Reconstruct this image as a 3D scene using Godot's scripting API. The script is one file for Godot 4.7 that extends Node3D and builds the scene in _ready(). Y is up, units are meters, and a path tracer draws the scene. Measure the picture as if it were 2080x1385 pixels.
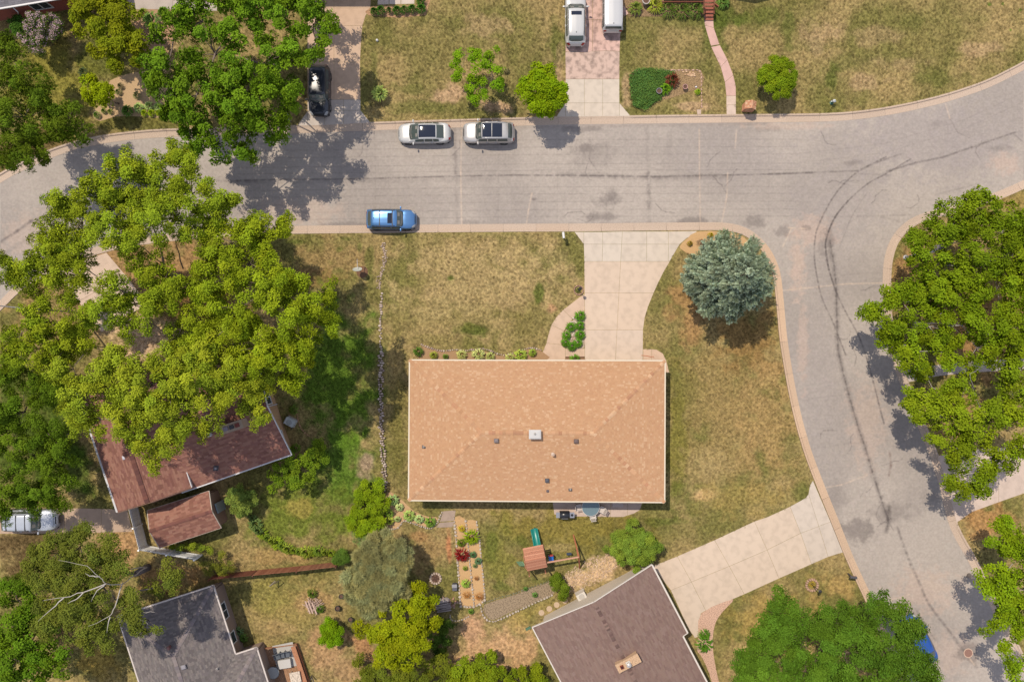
extends Node3D
# A suburban street corner seen from a drone, 71 m up, looking straight down.
# x runs east (right), z runs south (down the picture), y is up; y = 0 is the asphalt.

const H := 71.0            # flying height
const F := 1571.0          # lens in survey units (the survey sheet is 2080 units wide)
const LAWN := 0.11         # the lawns stand a kerb's height above the asphalt
const EXPO := 1.62         # light on a level surface in full sun: sun + sky

var rng := RandomNumberGenerator.new()
var taken := {}
var noise_tex := {}
var mats := {}
var keep_out: Array = []   # plan polygons without turf
var lawn_rgb: Image
var leaf_meshes := {}


func _init() -> void:
	rng.seed = 77123


# A point of the survey sheet as a place in the world, at its height above the asphalt.
func g(x: float, y: float, h := 0.0) -> Vector3:
	var k := (H - h) / F
	return Vector3((x - 1040.0) * k, h, (y - 692.5) * k)


func gp(pts: Array, h := 0.0) -> PackedVector3Array:
	var out := PackedVector3Array()
	for p in pts:
		out.append(g(p[0], p[1], p[2] if p.size() > 2 else h))
	return out


# A base colour from the colour that the thing shows in full sun on the level.
func A(r: float, gg: float, b: float, k := 1.0) -> Color:
	var c := Color(r / 255.0, gg / 255.0, b / 255.0).srgb_to_linear()
	k /= EXPO
	return Color(c.r * k, c.g * k, c.b * k)


func noise2d(key: String, freq: float, lo: float, hi: float, octaves := 4, kind := FastNoiseLite.TYPE_SIMPLEX_SMOOTH) -> Texture2D:
	if noise_tex.has(key):
		return noise_tex[key]
	var n := FastNoiseLite.new()
	n.seed = 11 + noise_tex.size()
	n.noise_type = kind
	n.frequency = freq
	n.fractal_octaves = octaves
	var im := n.get_seamless_image(512, 512)
	im.convert(Image.FORMAT_RGB8)
	var d := im.get_data()
	for i in d.size():
		d[i] = int(clampf(lo + (hi - lo) * (d[i] / 255.0), 0.0, 1.0) * 255.0)
	var t := ImageTexture.create_from_image(Image.create_from_data(512, 512, false, Image.FORMAT_RGB8, d))
	noise_tex[key] = t
	return t


# A plain rough material; grain: "" none, else the key of a noise laid over it in world space.
func mat(c: Color, rough := 0.9, grain := "", scale := 1.0, metal := 0.0) -> StandardMaterial3D:
	var key := "%s %s %s %s %s" % [c, rough, grain, scale, metal]
	if mats.has(key):
		return mats[key]
	var m := StandardMaterial3D.new()
	m.albedo_color = c.linear_to_srgb()
	m.roughness = rough
	m.metallic = metal
	if grain:
		m.albedo_texture = noise_tex[grain]
		m.uv1_triplanar = true
		m.uv1_world_triplanar = true
		m.uv1_scale = Vector3.ONE * scale
	mats[key] = m
	return m


func vmat(rough := 0.9, grain := "", scale := 1.0) -> StandardMaterial3D:
	var key := "v %s %s %s" % [rough, grain, scale]
	if mats.has(key):
		return mats[key]
	var m := StandardMaterial3D.new()
	m.vertex_color_use_as_albedo = true
	m.roughness = rough
	if grain:
		m.albedo_texture = noise_tex[grain]
		m.uv1_triplanar = true
		m.uv1_world_triplanar = true
		m.uv1_scale = Vector3.ONE * scale
	mats[key] = m
	return m


func leafmat(through := 0.45) -> StandardMaterial3D:
	var key := "leaf %s" % through
	if mats.has(key):
		return mats[key]
	var m := StandardMaterial3D.new()
	m.vertex_color_use_as_albedo = true
	m.roughness = 0.55
	m.metallic_specular = 0.12
	m.cull_mode = BaseMaterial3D.CULL_DISABLED
	if through > 0.0:
		m.backlight_enabled = true
		m.backlight = Color(1.0, 1.0, 0.35) * through
	mats[key] = m
	return m


func glass(c := Color(0.02, 0.03, 0.035)) -> StandardMaterial3D:
	return mat(c, 0.06)


# --- naming ---------------------------------------------------------------
func numbered(called: String) -> String:
	if not taken.has(called):
		taken[called] = 0
		return called
	taken[called] += 1
	return "%s_%03d" % [called, taken[called]]


func tag(o: Node, label: String, category := "", group := "") -> Node:
	o.set_meta("label", label)
	if category:
		o.set_meta("category", category)
	if group:
		o.set_meta("group", group)
	return o


func thing(called: String, label: String, category: String, at := Vector3.ZERO, turn := 0.0, group := "") -> Node3D:
	var o := Node3D.new()
	o.name = numbered(called)
	add_child(o)
	o.position = at
	o.rotation.y = turn
	tag(o, label, category, group)
	return o


func part(parent: Node, called: String, mesh: Mesh, m: Material) -> MeshInstance3D:
	var o := MeshInstance3D.new()
	o.name = called
	o.mesh = mesh
	o.material_override = m
	parent.add_child(o, true)
	return o


func struct(called: String, mesh: Mesh, m: Material, label := "") -> MeshInstance3D:
	var o := MeshInstance3D.new()
	o.name = numbered(called)
	o.mesh = mesh
	o.material_override = m
	o.set_meta("kind", "structure")
	if label:
		o.set_meta("label", label)
	add_child(o)
	return o


func struct_root(called: String, label := "") -> Node3D:
	var o := Node3D.new()
	o.name = numbered(called)
	o.set_meta("kind", "structure")
	if label:
		o.set_meta("label", label)
	add_child(o)
	return o


# --- shapes ---------------------------------------------------------------
func begin() -> SurfaceTool:
	var st := SurfaceTool.new()
	st.begin(Mesh.PRIMITIVE_TRIANGLES)
	st.set_smooth_group(-1)
	return st


func done(st: SurfaceTool, smooth := false) -> ArrayMesh:
	if smooth:
		st.index()
	st.generate_normals()
	return st.commit()


func tri(st: SurfaceTool, a: Vector3, b: Vector3, c: Vector3) -> void:
	st.add_vertex(a)
	st.add_vertex(b)
	st.add_vertex(c)


# corners clockwise as seen from the front
func quad(st: SurfaceTool, a: Vector3, b: Vector3, c: Vector3, d: Vector3) -> void:
	tri(st, a, b, c)
	tri(st, a, c, d)


func box_to(st: SurfaceTool, t: Transform3D, size: Vector3) -> void:
	var h := size * 0.5
	var p: Array[Vector3] = []
	for i in 8:
		p.append(t * Vector3(h.x if i & 1 else -h.x, h.y if i & 2 else -h.y, h.z if i & 4 else -h.z))
	quad(st, p[2], p[3], p[7], p[6])
	quad(st, p[0], p[4], p[5], p[1])
	quad(st, p[4], p[6], p[7], p[5])
	quad(st, p[1], p[3], p[2], p[0])
	quad(st, p[5], p[7], p[3], p[1])
	quad(st, p[0], p[2], p[6], p[4])


func box(size: Vector3, t := Transform3D()) -> ArrayMesh:
	var st := begin()
	box_to(st, t, size)
	return done(st)


# a bar of rectangular section from a to b; w across, h high
func bar_to(st: SurfaceTool, a: Vector3, b: Vector3, w: float, h: float, up := Vector3.UP) -> void:
	var z := (b - a).normalized()
	if absf(z.dot(up)) > 0.98:
		up = Vector3.RIGHT
	var x := up.cross(z).normalized()
	var y := z.cross(x)
	box_to(st, Transform3D(Basis(x, y, z), (a + b) * 0.5), Vector3(w, h, a.distance_to(b)))


func bar(a: Vector3, b: Vector3, w: float, h: float, up := Vector3.UP) -> ArrayMesh:
	var st := begin()
	bar_to(st, a, b, w, h, up)
	return done(st)


func tube_to(st: SurfaceTool, pts: PackedVector3Array, radii: PackedFloat32Array, sides := 6) -> void:
	var rings: Array = []
	for i in pts.size():
		var z := (pts[mini(i + 1, pts.size() - 1)] - pts[maxi(i - 1, 0)]).normalized()
		var up := Vector3.RIGHT if absf(z.y) > 0.9 else Vector3.UP
		var x := up.cross(z).normalized()
		var y := z.cross(x)
		var ring := PackedVector3Array()
		for k in sides:
			var a := TAU * k / sides
			ring.append(pts[i] + (x * cos(a) + y * sin(a)) * radii[i])
		rings.append(ring)
	for i in pts.size() - 1:
		for k in sides:
			var n := (k + 1) % sides
			quad(st, rings[i][k], rings[i + 1][k], rings[i + 1][n], rings[i][n])
	for k in range(1, sides - 1):
		tri(st, rings[0][0], rings[0][k], rings[0][k + 1])
		var l: PackedVector3Array = rings[-1]
		tri(st, l[0], l[k + 1], l[k])


func tube(pts: PackedVector3Array, r0: float, r1: float, sides := 8) -> ArrayMesh:
	var st := begin()
	var rr := PackedFloat32Array()
	for i in pts.size():
		rr.append(lerpf(r0, r1, float(i) / maxi(pts.size() - 1, 1)))
	st.set_smooth_group(0)
	tube_to(st, pts, rr, sides)
	return done(st, true)


# a shape turned about the y axis from (radius, height) pairs going up
func lathe(prof: Array, sides := 16, centre := Vector3.ZERO) -> ArrayMesh:
	var st := begin()
	for i in prof.size() - 1:
		for k in sides:
			var a := TAU * k / sides
			var b := TAU * (k + 1) / sides
			var p := [prof[i], prof[i + 1]]
			var q: Array[Vector3] = []
			for w in [[0, a], [1, a], [1, b], [0, b]]:
				q.append(centre + Vector3(cos(w[1]) * p[w[0]][0], p[w[0]][1], sin(w[1]) * p[w[0]][0]))
			quad(st, q[0], q[1], q[2], q[3])
	return done(st)


# a flat-topped slab over a plan polygon; pts: world points of the top, whose heights may differ
func slab_to(st: SurfaceTool, pts: PackedVector3Array, thick: float) -> void:
	var flat := PackedVector2Array()
	for p in pts:
		flat.append(Vector2(p.x, p.z))
	var turn := Geometry2D.is_polygon_clockwise(flat)
	var idx := Geometry2D.triangulate_polygon(flat)
	for i in range(0, idx.size(), 3):
		var a := pts[idx[i]]
		var b := pts[idx[i + 1]]
		var c := pts[idx[i + 2]]
		if (b - a).cross(c - a).y > 0.0:
			tri(st, a, c, b)
		else:
			tri(st, a, b, c)
	if thick <= 0.0:
		return
	var n := pts.size()
	var down := Vector3(0, -thick, 0)
	for i in n:
		var a := pts[i]
		var b := pts[(i + 1) % n]
		if turn:
			quad(st, a, a + down, b + down, b)
		else:
			quad(st, b, b + down, a + down, a)


func slab(pts: PackedVector3Array, thick: float) -> ArrayMesh:
	var st := begin()
	slab_to(st, pts, thick)
	return done(st)


# the same with texture coordinates that run over the survey sheet
func sheet(pts: PackedVector3Array, thick := 0.0) -> ArrayMesh:
	var m := slab(pts, thick)
	var a := m.surface_get_arrays(0)
	var v: PackedVector3Array = a[Mesh.ARRAY_VERTEX]
	var uv := PackedVector2Array()
	for p in v:
		uv.append(Vector2(p.x * F / H / 2080.0 + 0.5, p.z * F / H / 1385.0 + 0.5))
	a[Mesh.ARRAY_TEX_UV] = uv
	var o := ArrayMesh.new()
	o.add_surface_from_arrays(Mesh.PRIMITIVE_TRIANGLES, a)
	return o


# rounds a polyline off
func smooth(pts: Array, steps := 5, closed := false) -> Array:
	var out: Array = []
	var n := pts.size()
	for i in (n if closed else n - 1):
		var p: Array = []
		for k in [i - 1, i, i + 1, i + 2]:
			p.append(pts[posmod(k, n)] if closed else pts[clampi(k, 0, n - 1)])
		for s in steps:
			var t := float(s) / steps
			out.append([cubic_interpolate(p[1][0], p[2][0], p[0][0], p[3][0], t), cubic_interpolate(p[1][1], p[2][1], p[0][1], p[3][1], t)])
	if not closed:
		out.append(pts[-1])
	return out


func poly2(pts: Array) -> PackedVector2Array:
	var out := PackedVector2Array()
	for p in pts:
		out.append(Vector2(p[0], p[1]))
	return out


func no_turf(pts: Array, grow := 0.0) -> void:
	var p := poly2(pts)
	if grow > 0.0:
		var bigger := Geometry2D.offset_polygon(p, grow)
		if bigger.size():
			p = bigger[0]
	var r := Rect2(p[0], Vector2.ZERO)
	for q in p:
		r = r.expand(q)
	keep_out.append([r, p])


func jitter(a: float) -> float:
	return rng.randf_range(-a, a)


func tinted(c: Color, a: float, hue := 0.0) -> Color:
	var k := 1.0 + jitter(a)
	var s := jitter(hue)
	return Color(c.r * k * (1.0 + s), c.g * k, c.b * k * (1.0 - s))


# --- what the ground is made of ---------------------------------------------
const TW := 1536
const TH := 1023
var cr: PackedFloat32Array
var cg: PackedFloat32Array
var cb: PackedFloat32Array


func fill_field(a: Color, b: Color, freq: float, noise_seed: int) -> void:
	var n := FastNoiseLite.new()
	n.seed = noise_seed
	n.frequency = freq
	n.fractal_octaves = 5
	var d := n.get_image(TW, TH, false, false, true).get_data()
	cr.resize(TW * TH)
	cg.resize(TW * TH)
	cb.resize(TW * TH)
	for i in TW * TH:
		var t: float = smoothstep(60.0, 200.0, float(d[i]))
		cr[i] = lerpf(a.r, b.r, t)
		cg[i] = lerpf(a.g, b.g, t)
		cb[i] = lerpf(a.b, b.b, t)


# a soft ragged patch of another colour
func patch(x: float, y: float, rx: float, ry: float, c: Color, strength: float, ragged: FastNoiseLite, turn := 0.0) -> void:
	var k := TW / 2080.0
	var reach := maxf(rx, ry) * 1.5
	var cs := cos(turn)
	var sn := sin(turn)
	for j in range(maxi(0, int((y - reach) * k)), mini(TH, int((y + reach) * k) + 1)):
		for i in range(maxi(0, int((x - reach) * k)), mini(TW, int((x + reach) * k) + 1)):
			var dx := i / k - x
			var dy := j / k - y
			var u := (dx * cs + dy * sn) / rx
			var v := (dy * cs - dx * sn) / ry
			var d := sqrt(u * u + v * v) + ragged.get_noise_2d(i, j) * 0.75
			if d < 1.0:
				var t := smoothstep(1.0, 0.35, d) * strength
				var n := j * TW + i
				cr[n] = lerpf(cr[n], c.r, t)
				cg[n] = lerpf(cg[n], c.g, t)
				cb[n] = lerpf(cb[n], c.b, t)


# multiplies along a polyline: tyre rubber, cracks, sealed seams
func streak(pts: Array, w: float, c: Color, strength: float, ragged: FastNoiseLite) -> void:
	var k := TW / 2080.0
	for s in pts.size() - 1:
		var a := Vector2(pts[s][0], pts[s][1]) * k
		var b := Vector2(pts[s + 1][0], pts[s + 1][1]) * k
		var r := w * k
		var box2 := Rect2(a, Vector2.ZERO).expand(b).grow(r + 1.0)
		for j in range(maxi(0, int(box2.position.y)), mini(TH, int(box2.end.y) + 1)):
			for i in range(maxi(0, int(box2.position.x)), mini(TW, int(box2.end.x) + 1)):
				var p := Vector2(i, j)
				var d := p.distance_to(Geometry2D.get_closest_point_to_segment(p, a, b)) / r
				if d < 1.0:
					var t := (1.0 - d) * strength * clampf(0.75 + ragged.get_noise_2d(i * 1.7, j * 1.7) * 1.2, 0.0, 1.0)
					var n := j * TW + i
					cr[n] = lerpf(cr[n], c.r, t)
					cg[n] = lerpf(cg[n], c.g, t)
					cb[n] = lerpf(cb[n], c.b, t)


# field + grain -> an sRGB texture of twice the size; mid: how much middle-sized mottling, fine: how much grain
func weave(mid: float, fine: float, mid_freq: float, warm: float, noise_seed: int, stretch := 1.0) -> ImageTexture:
	var bytes := PackedByteArray()
	bytes.resize(TW * TH * 3)
	for i in TW * TH:
		bytes[i * 3] = int(clampf(pow(cr[i], 0.4545) * 255.0, 0, 255))
		bytes[i * 3 + 1] = int(clampf(pow(cg[i], 0.4545) * 255.0, 0, 255))
		bytes[i * 3 + 2] = int(clampf(pow(cb[i], 0.4545) * 255.0, 0, 255))
	var im := Image.create_from_data(TW, TH, false, Image.FORMAT_RGB8, bytes)
	var n := FastNoiseLite.new()
	n.seed = noise_seed
	n.noise_type = FastNoiseLite.TYPE_SIMPLEX
	n.frequency = mid_freq
	n.fractal_octaves = 3
	var a := n.get_image(int(TW / stretch), TH, false, false, true)
	if stretch != 1.0:
		a.resize(TW, TH, Image.INTERPOLATE_BILINEAR)
	var m := a.get_data()
	n.noise_type = FastNoiseLite.TYPE_VALUE
	n.frequency = 0.45
	n.fractal_octaves = 2
	var f := n.get_image(TW, TH, false, false, true).get_data()
	var d := im.get_data()
	for i in m.size():
		var x := (m[i] / 255.0 - 0.5) * mid
		var y := (f[i] / 255.0 - 0.5) * fine
		var k := 1.03 + x + y
		var q := i * 3
		d[q] = int(clampf(d[q] * (k + x * warm), 0, 255))
		d[q + 1] = int(clampf(d[q + 1] * k, 0, 255))
		d[q + 2] = int(clampf(d[q + 2] * (k + x * warm * 0.6), 0, 255))
	return ImageTexture.create_from_image(Image.create_from_data(TW, TH, false, Image.FORMAT_RGB8, d))


func lawn_texture() -> ImageTexture:
	var rag := FastNoiseLite.new()
	rag.seed = 5
	rag.frequency = 0.024
	rag.fractal_octaves = 5
	var tan_ := A(168, 147, 98)
	var straw := A(190, 168, 118)
	var olive := A(126, 120, 60)
	var green := A(98, 110, 44)
	var lush := A(98, 124, 40)
	var brown := A(168, 134, 84)
	var pink := A(194, 162, 126)
	var dirt := A(198, 160, 122)
	var bare := A(214, 180, 146)
	fill_field(A(132, 126, 70), tan_, 0.008, 21)
	# north lawns
	for p in [[930, 120, 190, 120, 0.35], [1390, 90, 110, 60, 0.4], [1640, 60, 130, 90, 0.3], [1900, 60, 200, 110, 0.25]]:
		patch(p[0], p[1], p[2], p[3], tan_, p[4], rag)
	for p in [[1130, 90, 22, 70, 0.7], [1450, 60, 30, 70, 0.75], [1480, 30, 50, 25, 0.8], [1540, 35, 60, 30, 0.6], [1660, 95, 50, 20, 0.5], [1690, 155, 16, 42, 0.75], [1720, 125, 60, 28, 0.4],
			[1600, 60, 16, 60, 0.6], [1840, 45, 60, 25, 0.35], [1910, 160, 70, 25, 0.4], [860, 220, 80, 20, 0.5], [1000, 225, 60, 14, 0.5], [1390, 40, 130, 20, 0.4], [760, 150, 14, 80, 0.5], [830, 180, 60, 14, 0.4]]:
		patch(p[0], p[1], p[2], p[3], green, p[4], rag)
	for p in [[905, 190, 45, 22, 0.9], [1000, 215, 45, 22, 0.95], [985, 55, 60, 30, 0.4], [1660, 75, 40, 60, 0.45], [1770, 70, 80, 25, 0.3], [1750, 165, 60, 20, 0.5], [1980, 100, 70, 18, 0.5], [1830, 130, 70, 18, 0.3],
			[1270, 175, 14, 50, 0.7], [1400, 215, 40, 12, 0.7], [1135, 150, 14, 60, 0.4]]:
		patch(p[0], p[1], p[2], p[3], pink, p[4], rag)
	for p in [[1748, 9, 6, 5], [1776, 7, 4, 6], [1812, 20, 5, 5], [1792, 61, 3, 3]]:
		patch(p[0] * 1.0 + 260.0, p[1], p[2], p[3], lush, 0.9, rag)
	# the yard in the north-west corner
	patch(110, 170, 130, 120, A(150, 142, 62), 0.8, rag)
	patch(190, 120, 60, 60, green, 0.5, rag)
	patch(250, 250, 120, 22, olive, 0.9, rag)
	patch(325, 90, 40, 60, pink, 0.8, rag)
	patch(60, 300, 120, 60, A(120, 100, 60), 0.8, rag)
	# front lawn of the main house
	patch(980, 590, 230, 140, A(184, 160, 112), 0.8, rag)
	for p in [[960, 668, 45, 18, 0.9], [925, 640, 120, 40, 0.35], [1070, 650, 60, 50, 0.6], [850, 570, 60, 25, 0.3], [915, 565, 12, 9, 0.9], [1095, 590, 12, 26, 0.85], [1040, 640, 40, 20, 0.4], [870, 690, 70, 16, 0.4], [810, 640, 30, 60, 0.3]]:
		patch(p[0], p[1], p[2], p[3], olive if p[4] < 0.7 else green, p[4], rag)
	for p in [[1120, 520, 50, 40, 0.3], [1000, 520, 80, 30, 0.2], [880, 520, 60, 30, 0.25], [800, 590, 14, 40, 0.5], [1060, 560, 60, 20, 0.25], [900, 630, 90, 25, 0.35]]:
		patch(p[0], p[1], p[2], p[3], straw, p[4], rag)
	patch(1120, 625, 14, 14, A(200, 150, 116), 0.6, rag)
	# strip west of the stone line
	patch(670, 520, 110, 45, A(164, 138, 92), 0.85, rag)
	patch(640, 565, 90, 25, A(158, 122, 78), 0.6, rag)
	for p in [[700, 485, 20, 8], [690, 505, 14, 10], [730, 500, 10, 14], [750, 530, 12, 60], [600, 490, 30, 8]]:
		patch(p[0], p[1], p[2], p[3], green, 0.6, rag)
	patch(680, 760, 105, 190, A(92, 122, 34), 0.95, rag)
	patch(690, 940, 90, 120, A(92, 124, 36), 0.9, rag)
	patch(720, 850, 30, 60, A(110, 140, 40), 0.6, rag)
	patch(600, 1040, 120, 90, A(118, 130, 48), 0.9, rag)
	patch(740, 945, 25, 30, A(176, 152, 124), 0.95, rag)
	patch(610, 1030, 40, 30, A(168, 150, 78), 0.7, rag)
	patch(560, 1130, 120, 20, A(180, 150, 98), 0.7, rag)
	# side and east lawn
	patch(808, 820, 25, 180, olive, 0.7, rag)
	patch(802, 740, 20, 60, A(186, 158, 104), 0.7, rag)
	patch(1490, 820, 170, 230, A(160, 138, 88), 0.85, rag)
	patch(1400, 620, 60, 90, A(176, 138, 92), 0.8, rag)
	patch(1520, 690, 90, 90, A(152, 120, 72), 0.8, rag)
	patch(1560, 850, 80, 160, A(178, 148, 98), 0.6, rag)
	patch(1375, 880, 28, 150, A(132, 128, 54), 0.7, rag)
	patch(1390, 800, 40, 60, olive, 0.5, rag)
	patch(1395, 1010, 50, 50, green, 0.6, rag)
	patch(1440, 940, 60, 40, straw, 0.3, rag)
	patch(1425, 1005, 45, 16, A(214, 178, 128), 0.8, rag)
	patch(1500, 1010, 110, 45, A(166, 146, 84), 0.6, rag)
	patch(1630, 1000, 25, 25, green, 0.5, rag)
	patch(1370, 760, 14, 60, olive, 0.4, rag)
	# back lawn
	patch(1150, 1075, 200, 55, A(146, 132, 64), 0.85, rag)
	patch(1010, 1130, 50, 80, A(138, 134, 64), 0.8, rag)
	for p in [[1000, 1110, 20, 40], [1060, 1100, 25, 18], [1140, 1180, 60, 12], [1350, 1060, 60, 12], [1010, 1190, 30, 14]]:
		patch(p[0], p[1], p[2], p[3], green, 0.6, rag)
	patch(1200, 1165, 75, 30, A(222, 190, 150), 0.95, rag, -0.45)
	patch(1130, 1110, 40, 12, straw, 0.5, rag)
	patch(870, 1120, 60, 60, A(172, 142, 96), 0.8, rag)
	patch(912, 1110, 9, 50, A(196, 132, 92), 0.8, rag)
	patch(900, 1190, 40, 25, olive, 0.4, rag)
	patch(850, 1090, 40, 12, A(176, 136, 90), 0.6, rag)
	# southern yards
	patch(600, 1230, 110, 70, A(168, 148, 88), 0.8, rag)
	patch(540, 1210, 60, 40, A(150, 142, 74), 0.6, rag)
	patch(650, 1310, 60, 50, A(188, 150, 108), 0.8, rag)
	patch(690, 1360, 60, 50, A(178, 144, 104), 0.8, rag)
	patch(740, 1310, 35, 30, A(190, 140, 100), 0.8, rag)
	patch(565, 1275, 40, 20, A(178, 150, 104), 0.6, rag)
	patch(640, 1225, 45, 40, A(196, 156, 112), 0.5, rag)
	patch(1000, 1310, 100, 60, A(206, 168, 126), 0.95, rag)
	patch(960, 1280, 40, 30, A(200, 160, 124), 0.9, rag)
	patch(1060, 1330, 40, 60, A(204, 166, 122), 0.9, rag)
	patch(1080, 1245, 50, 18, A(170, 152, 84), 0.7, rag, -0.4)
	patch(1050, 1270, 30, 30, A(184, 158, 98), 0.6, rag)
	patch(1570, 1260, 130, 70, A(180, 154, 90), 0.8, rag)
	patch(1510, 1330, 45, 45, A(206, 176, 122), 0.7, rag)
	patch(1690, 1190, 60, 40, A(190, 158, 100), 0.7, rag)
	patch(1480, 1250, 20, 40, olive, 0.5, rag)
	# under the western trees
	patch(280, 560, 280, 110, A(176, 140, 96), 0.9, rag)
	patch(290, 690, 90, 60, A(222, 190, 152), 0.95, rag)
	patch(110, 640, 120, 80, A(168, 140, 92), 0.7, rag)
	patch(400, 620, 100, 60, A(150, 110, 60), 0.6, rag)
	patch(80, 880, 140, 150, A(84, 104, 34), 0.95, rag)
	patch(150, 960, 60, 60, A(78, 104, 30), 0.8, rag)
	patch(60, 1120, 90, 70, A(112, 92, 60), 0.9, rag)
	patch(240, 1110, 60, 60, A(190, 150, 106), 0.9, rag)
	patch(340, 1170, 90, 40, A(176, 138, 90), 0.9, rag)
	patch(200, 1340, 60, 60, A(166, 142, 72), 0.9, rag)
	patch(120, 1260, 90, 70, A(120, 100, 60), 0.8, rag)
	# east corner
	patch(1850, 560, 60, 90, A(176, 138, 92), 0.9, rag)
	patch(1990, 640, 110, 160, A(160, 124, 80), 0.9, rag)
	patch(2000, 1060, 80, 50, A(184, 142, 92), 0.9, rag)
	patch(2050, 410, 50, 25, A(176, 150, 88), 0.7, rag)
	patch(1960, 850, 90, 70, A(176, 140, 92), 0.8, rag)
	return weave(0.24, 0.5, 0.4, -0.3, 31)


func road_texture() -> ImageTexture:
	var rag := FastNoiseLite.new()
	rag.seed = 9
	rag.frequency = 0.05
	rag.fractal_octaves = 6
	rag.fractal_gain = 0.65
	fill_field(A(173, 163, 155), A(189, 178, 168), 0.004, 3)
	var dark := A(112, 103, 100)
	var pink := A(206, 182, 166)
	var cool := A(174, 164, 159)
	for p in [[1900, 280, 260, 110, 0.8], [1700, 430, 130, 120, 0.5], [1660, 760, 60, 200, 0.4], [1500, 320, 160, 60, 0.4]]:
		patch(p[0], p[1], p[2], p[3], cool, p[4], rag)
	for p in [[1650, 470, 60, 40, 0.6], [1620, 540, 20, 90, 0.7], [1760, 860, 50, 120, 0.4], [1880, 1200, 90, 60, 0.5], [1600, 255, 120, 10, 0.5], [600, 430, 120, 40, 0.4], [1930, 1330, 60, 60, 0.4], [1630, 700, 16, 120, 0.5], [60, 480, 80, 60, 0.4], [2040, 330, 40, 30, 0.6]]:
		patch(p[0], p[1], p[2], p[3], pink, p[4], rag)
	# blotches
	for p in [[1740, 1075, 46, 36, 0.55], [1190, 300, 26, 16, 0.45], [1200, 310, 60, 34, 0.22], [1235, 405, 36, 16, 0.4], [1220, 440, 50, 12, 0.45], [1180, 262, 60, 8, 0.4], [1410, 448, 40, 10, 0.5], [1535, 450, 26, 16, 0.45], [1240, 400, 12, 30, 0.3],
			[1085, 405, 8, 5, 0.7], [1685, 490, 12, 50, 0.4], [1670, 500, 14, 30, 0.3], [1590, 468, 22, 14, 0.4], [1640, 462, 16, 7, 0.4], [700, 455, 60, 8, 0.4], [960, 450, 30, 6, 0.3], [1360, 300, 8, 60, 0.12], [1810, 1040, 60, 30, 0.3], [1968, 1325, 34, 26, 0.5],
			[1700, 1010, 26, 40, 0.25], [1890, 1010, 30, 20, 0.2], [1560, 262, 40, 8, 0.2], [2030, 300, 30, 8, 0.3], [1905, 250, 26, 10, 0.2], [1730, 330, 26, 8, 0.35]]:
		patch(p[0], p[1], p[2], p[3], dark, p[4], rag)
	# old paving joints and sealed seams
	var seam := [[480, 366], [560, 364], [710, 363], [934, 357], [1040, 355], [1200, 356], [1330, 358], [1560, 353], [1650, 350]]
	streak(seam, 2.8, dark, 0.85, rag)
	streak([[460, 372], [700, 368], [1000, 362]], 7.0, dark, 0.22, rag)
	streak([[1140, 353], [1250, 358], [1340, 361], [1420, 357], [1480, 359]], 8.0, dark, 0.45, rag)
	for y in [282, 297, 312, 331, 344, 378, 392, 408, 424, 438]:
		streak([[480, y + 9], [720, y + 6], [1100, y + 1], [1620, y]], 1.7, dark, 0.3, rag)
	for y in [312, 331]:
		streak([[1620, y], [1800, y - 22], [1960, y - 70], [2090, y - 130]], 2.0, dark, 0.2, rag)
	streak([[1560, 353], [1742, 346], [1790, 326], [1830, 312]], 3.0, dark, 0.6, rag)
	streak([[1802, 347], [1860, 330], [1914, 319], [1975, 298], [2062, 268]], 3.2, dark, 0.8, rag)
	streak([[1930, 240], [1945, 268], [1975, 282]], 2.0, dark, 0.4, rag)
	streak([[2060, 272], [2085, 292]], 2.5, dark, 0.4, rag)
	streak([[0, 490], [34, 468], [60, 449], [110, 432]], 5.0, dark, 0.7, rag)
	streak([[0, 520], [60, 480], [150, 440]], 7.0, dark, 0.2, rag)
	streak([[440, 366], [520, 368]], 4.0, dark, 0.5, rag)
	for x in [760, 1010, 1130, 1230, 1420, 1560]:
		streak([[x, 262], [x + 2, 352], [x + 1, 452]], 2.2, dark, 0.16, rag)
	for y in [560, 640, 720, 800, 900, 1010]:
		var mid: float = 1690 + (y - 560) * 0.12
		streak([[mid - 90, y + 12], [mid, y], [mid + 90, y - 8]], 2.0, dark, 0.14, rag)
	for x in [925, 1315]:
		streak([[x - 2, 262], [x, 352], [x + 3, 455]], 7.0 if x > 1000 else 6.0, dark, 0.28, rag)
	streak([[1317, 350], [1319, 420]], 6.0, dark, 0.4, rag)
	streak([[922, 270], [925, 350]], 6.0, dark, 0.3, rag)
	for j in [[[937, 262], [935, 350], [937, 456]], [[1080, 392], [1073, 425], [1069, 453]], [[1478, 350], [1476, 400], [1466, 452]], [[1420, 262], [1422, 452]], [[1496, 262], [1493, 300]], [[1588, 590], [1660, 582], [1720, 576], [1792, 574]], [[1671, 991], [1710, 984], [1762, 964]], [[1785, 1226], [1848, 1207]],
			[[1921, 210], [1930, 240]], [[1602, 462], [1640, 464]], [[1590, 500], [1600, 480], [1608, 462]]]:
		streak(j, 2.4, A(226, 202, 180), 0.6, rag)
	# rubber where cars turn the corner
	var outer := smooth([[1800, 318], [1768, 334], [1737, 352], [1701, 388], [1674, 433], [1658, 472], [1654, 512], [1658, 552], [1669, 603], [1694, 658], [1706, 690], [1718, 720]])
	var inner := smooth([[1850, 322], [1800, 352], [1762, 373], [1722, 408], [1696, 441], [1681, 476], [1677, 502], [1684, 547], [1701, 598], [1722, 640], [1748, 690], [1770, 760], [1788, 830], [1796, 860]])
	streak(outer, 2.6, dark, 0.75, rag)
	streak(inner, 2.6, dark, 0.8, rag)
	streak(smooth([[1722, 408], [1696, 441], [1681, 476], [1677, 502], [1684, 547], [1701, 598]]), 2.8, A(96, 88, 86), 0.6, rag)
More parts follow.
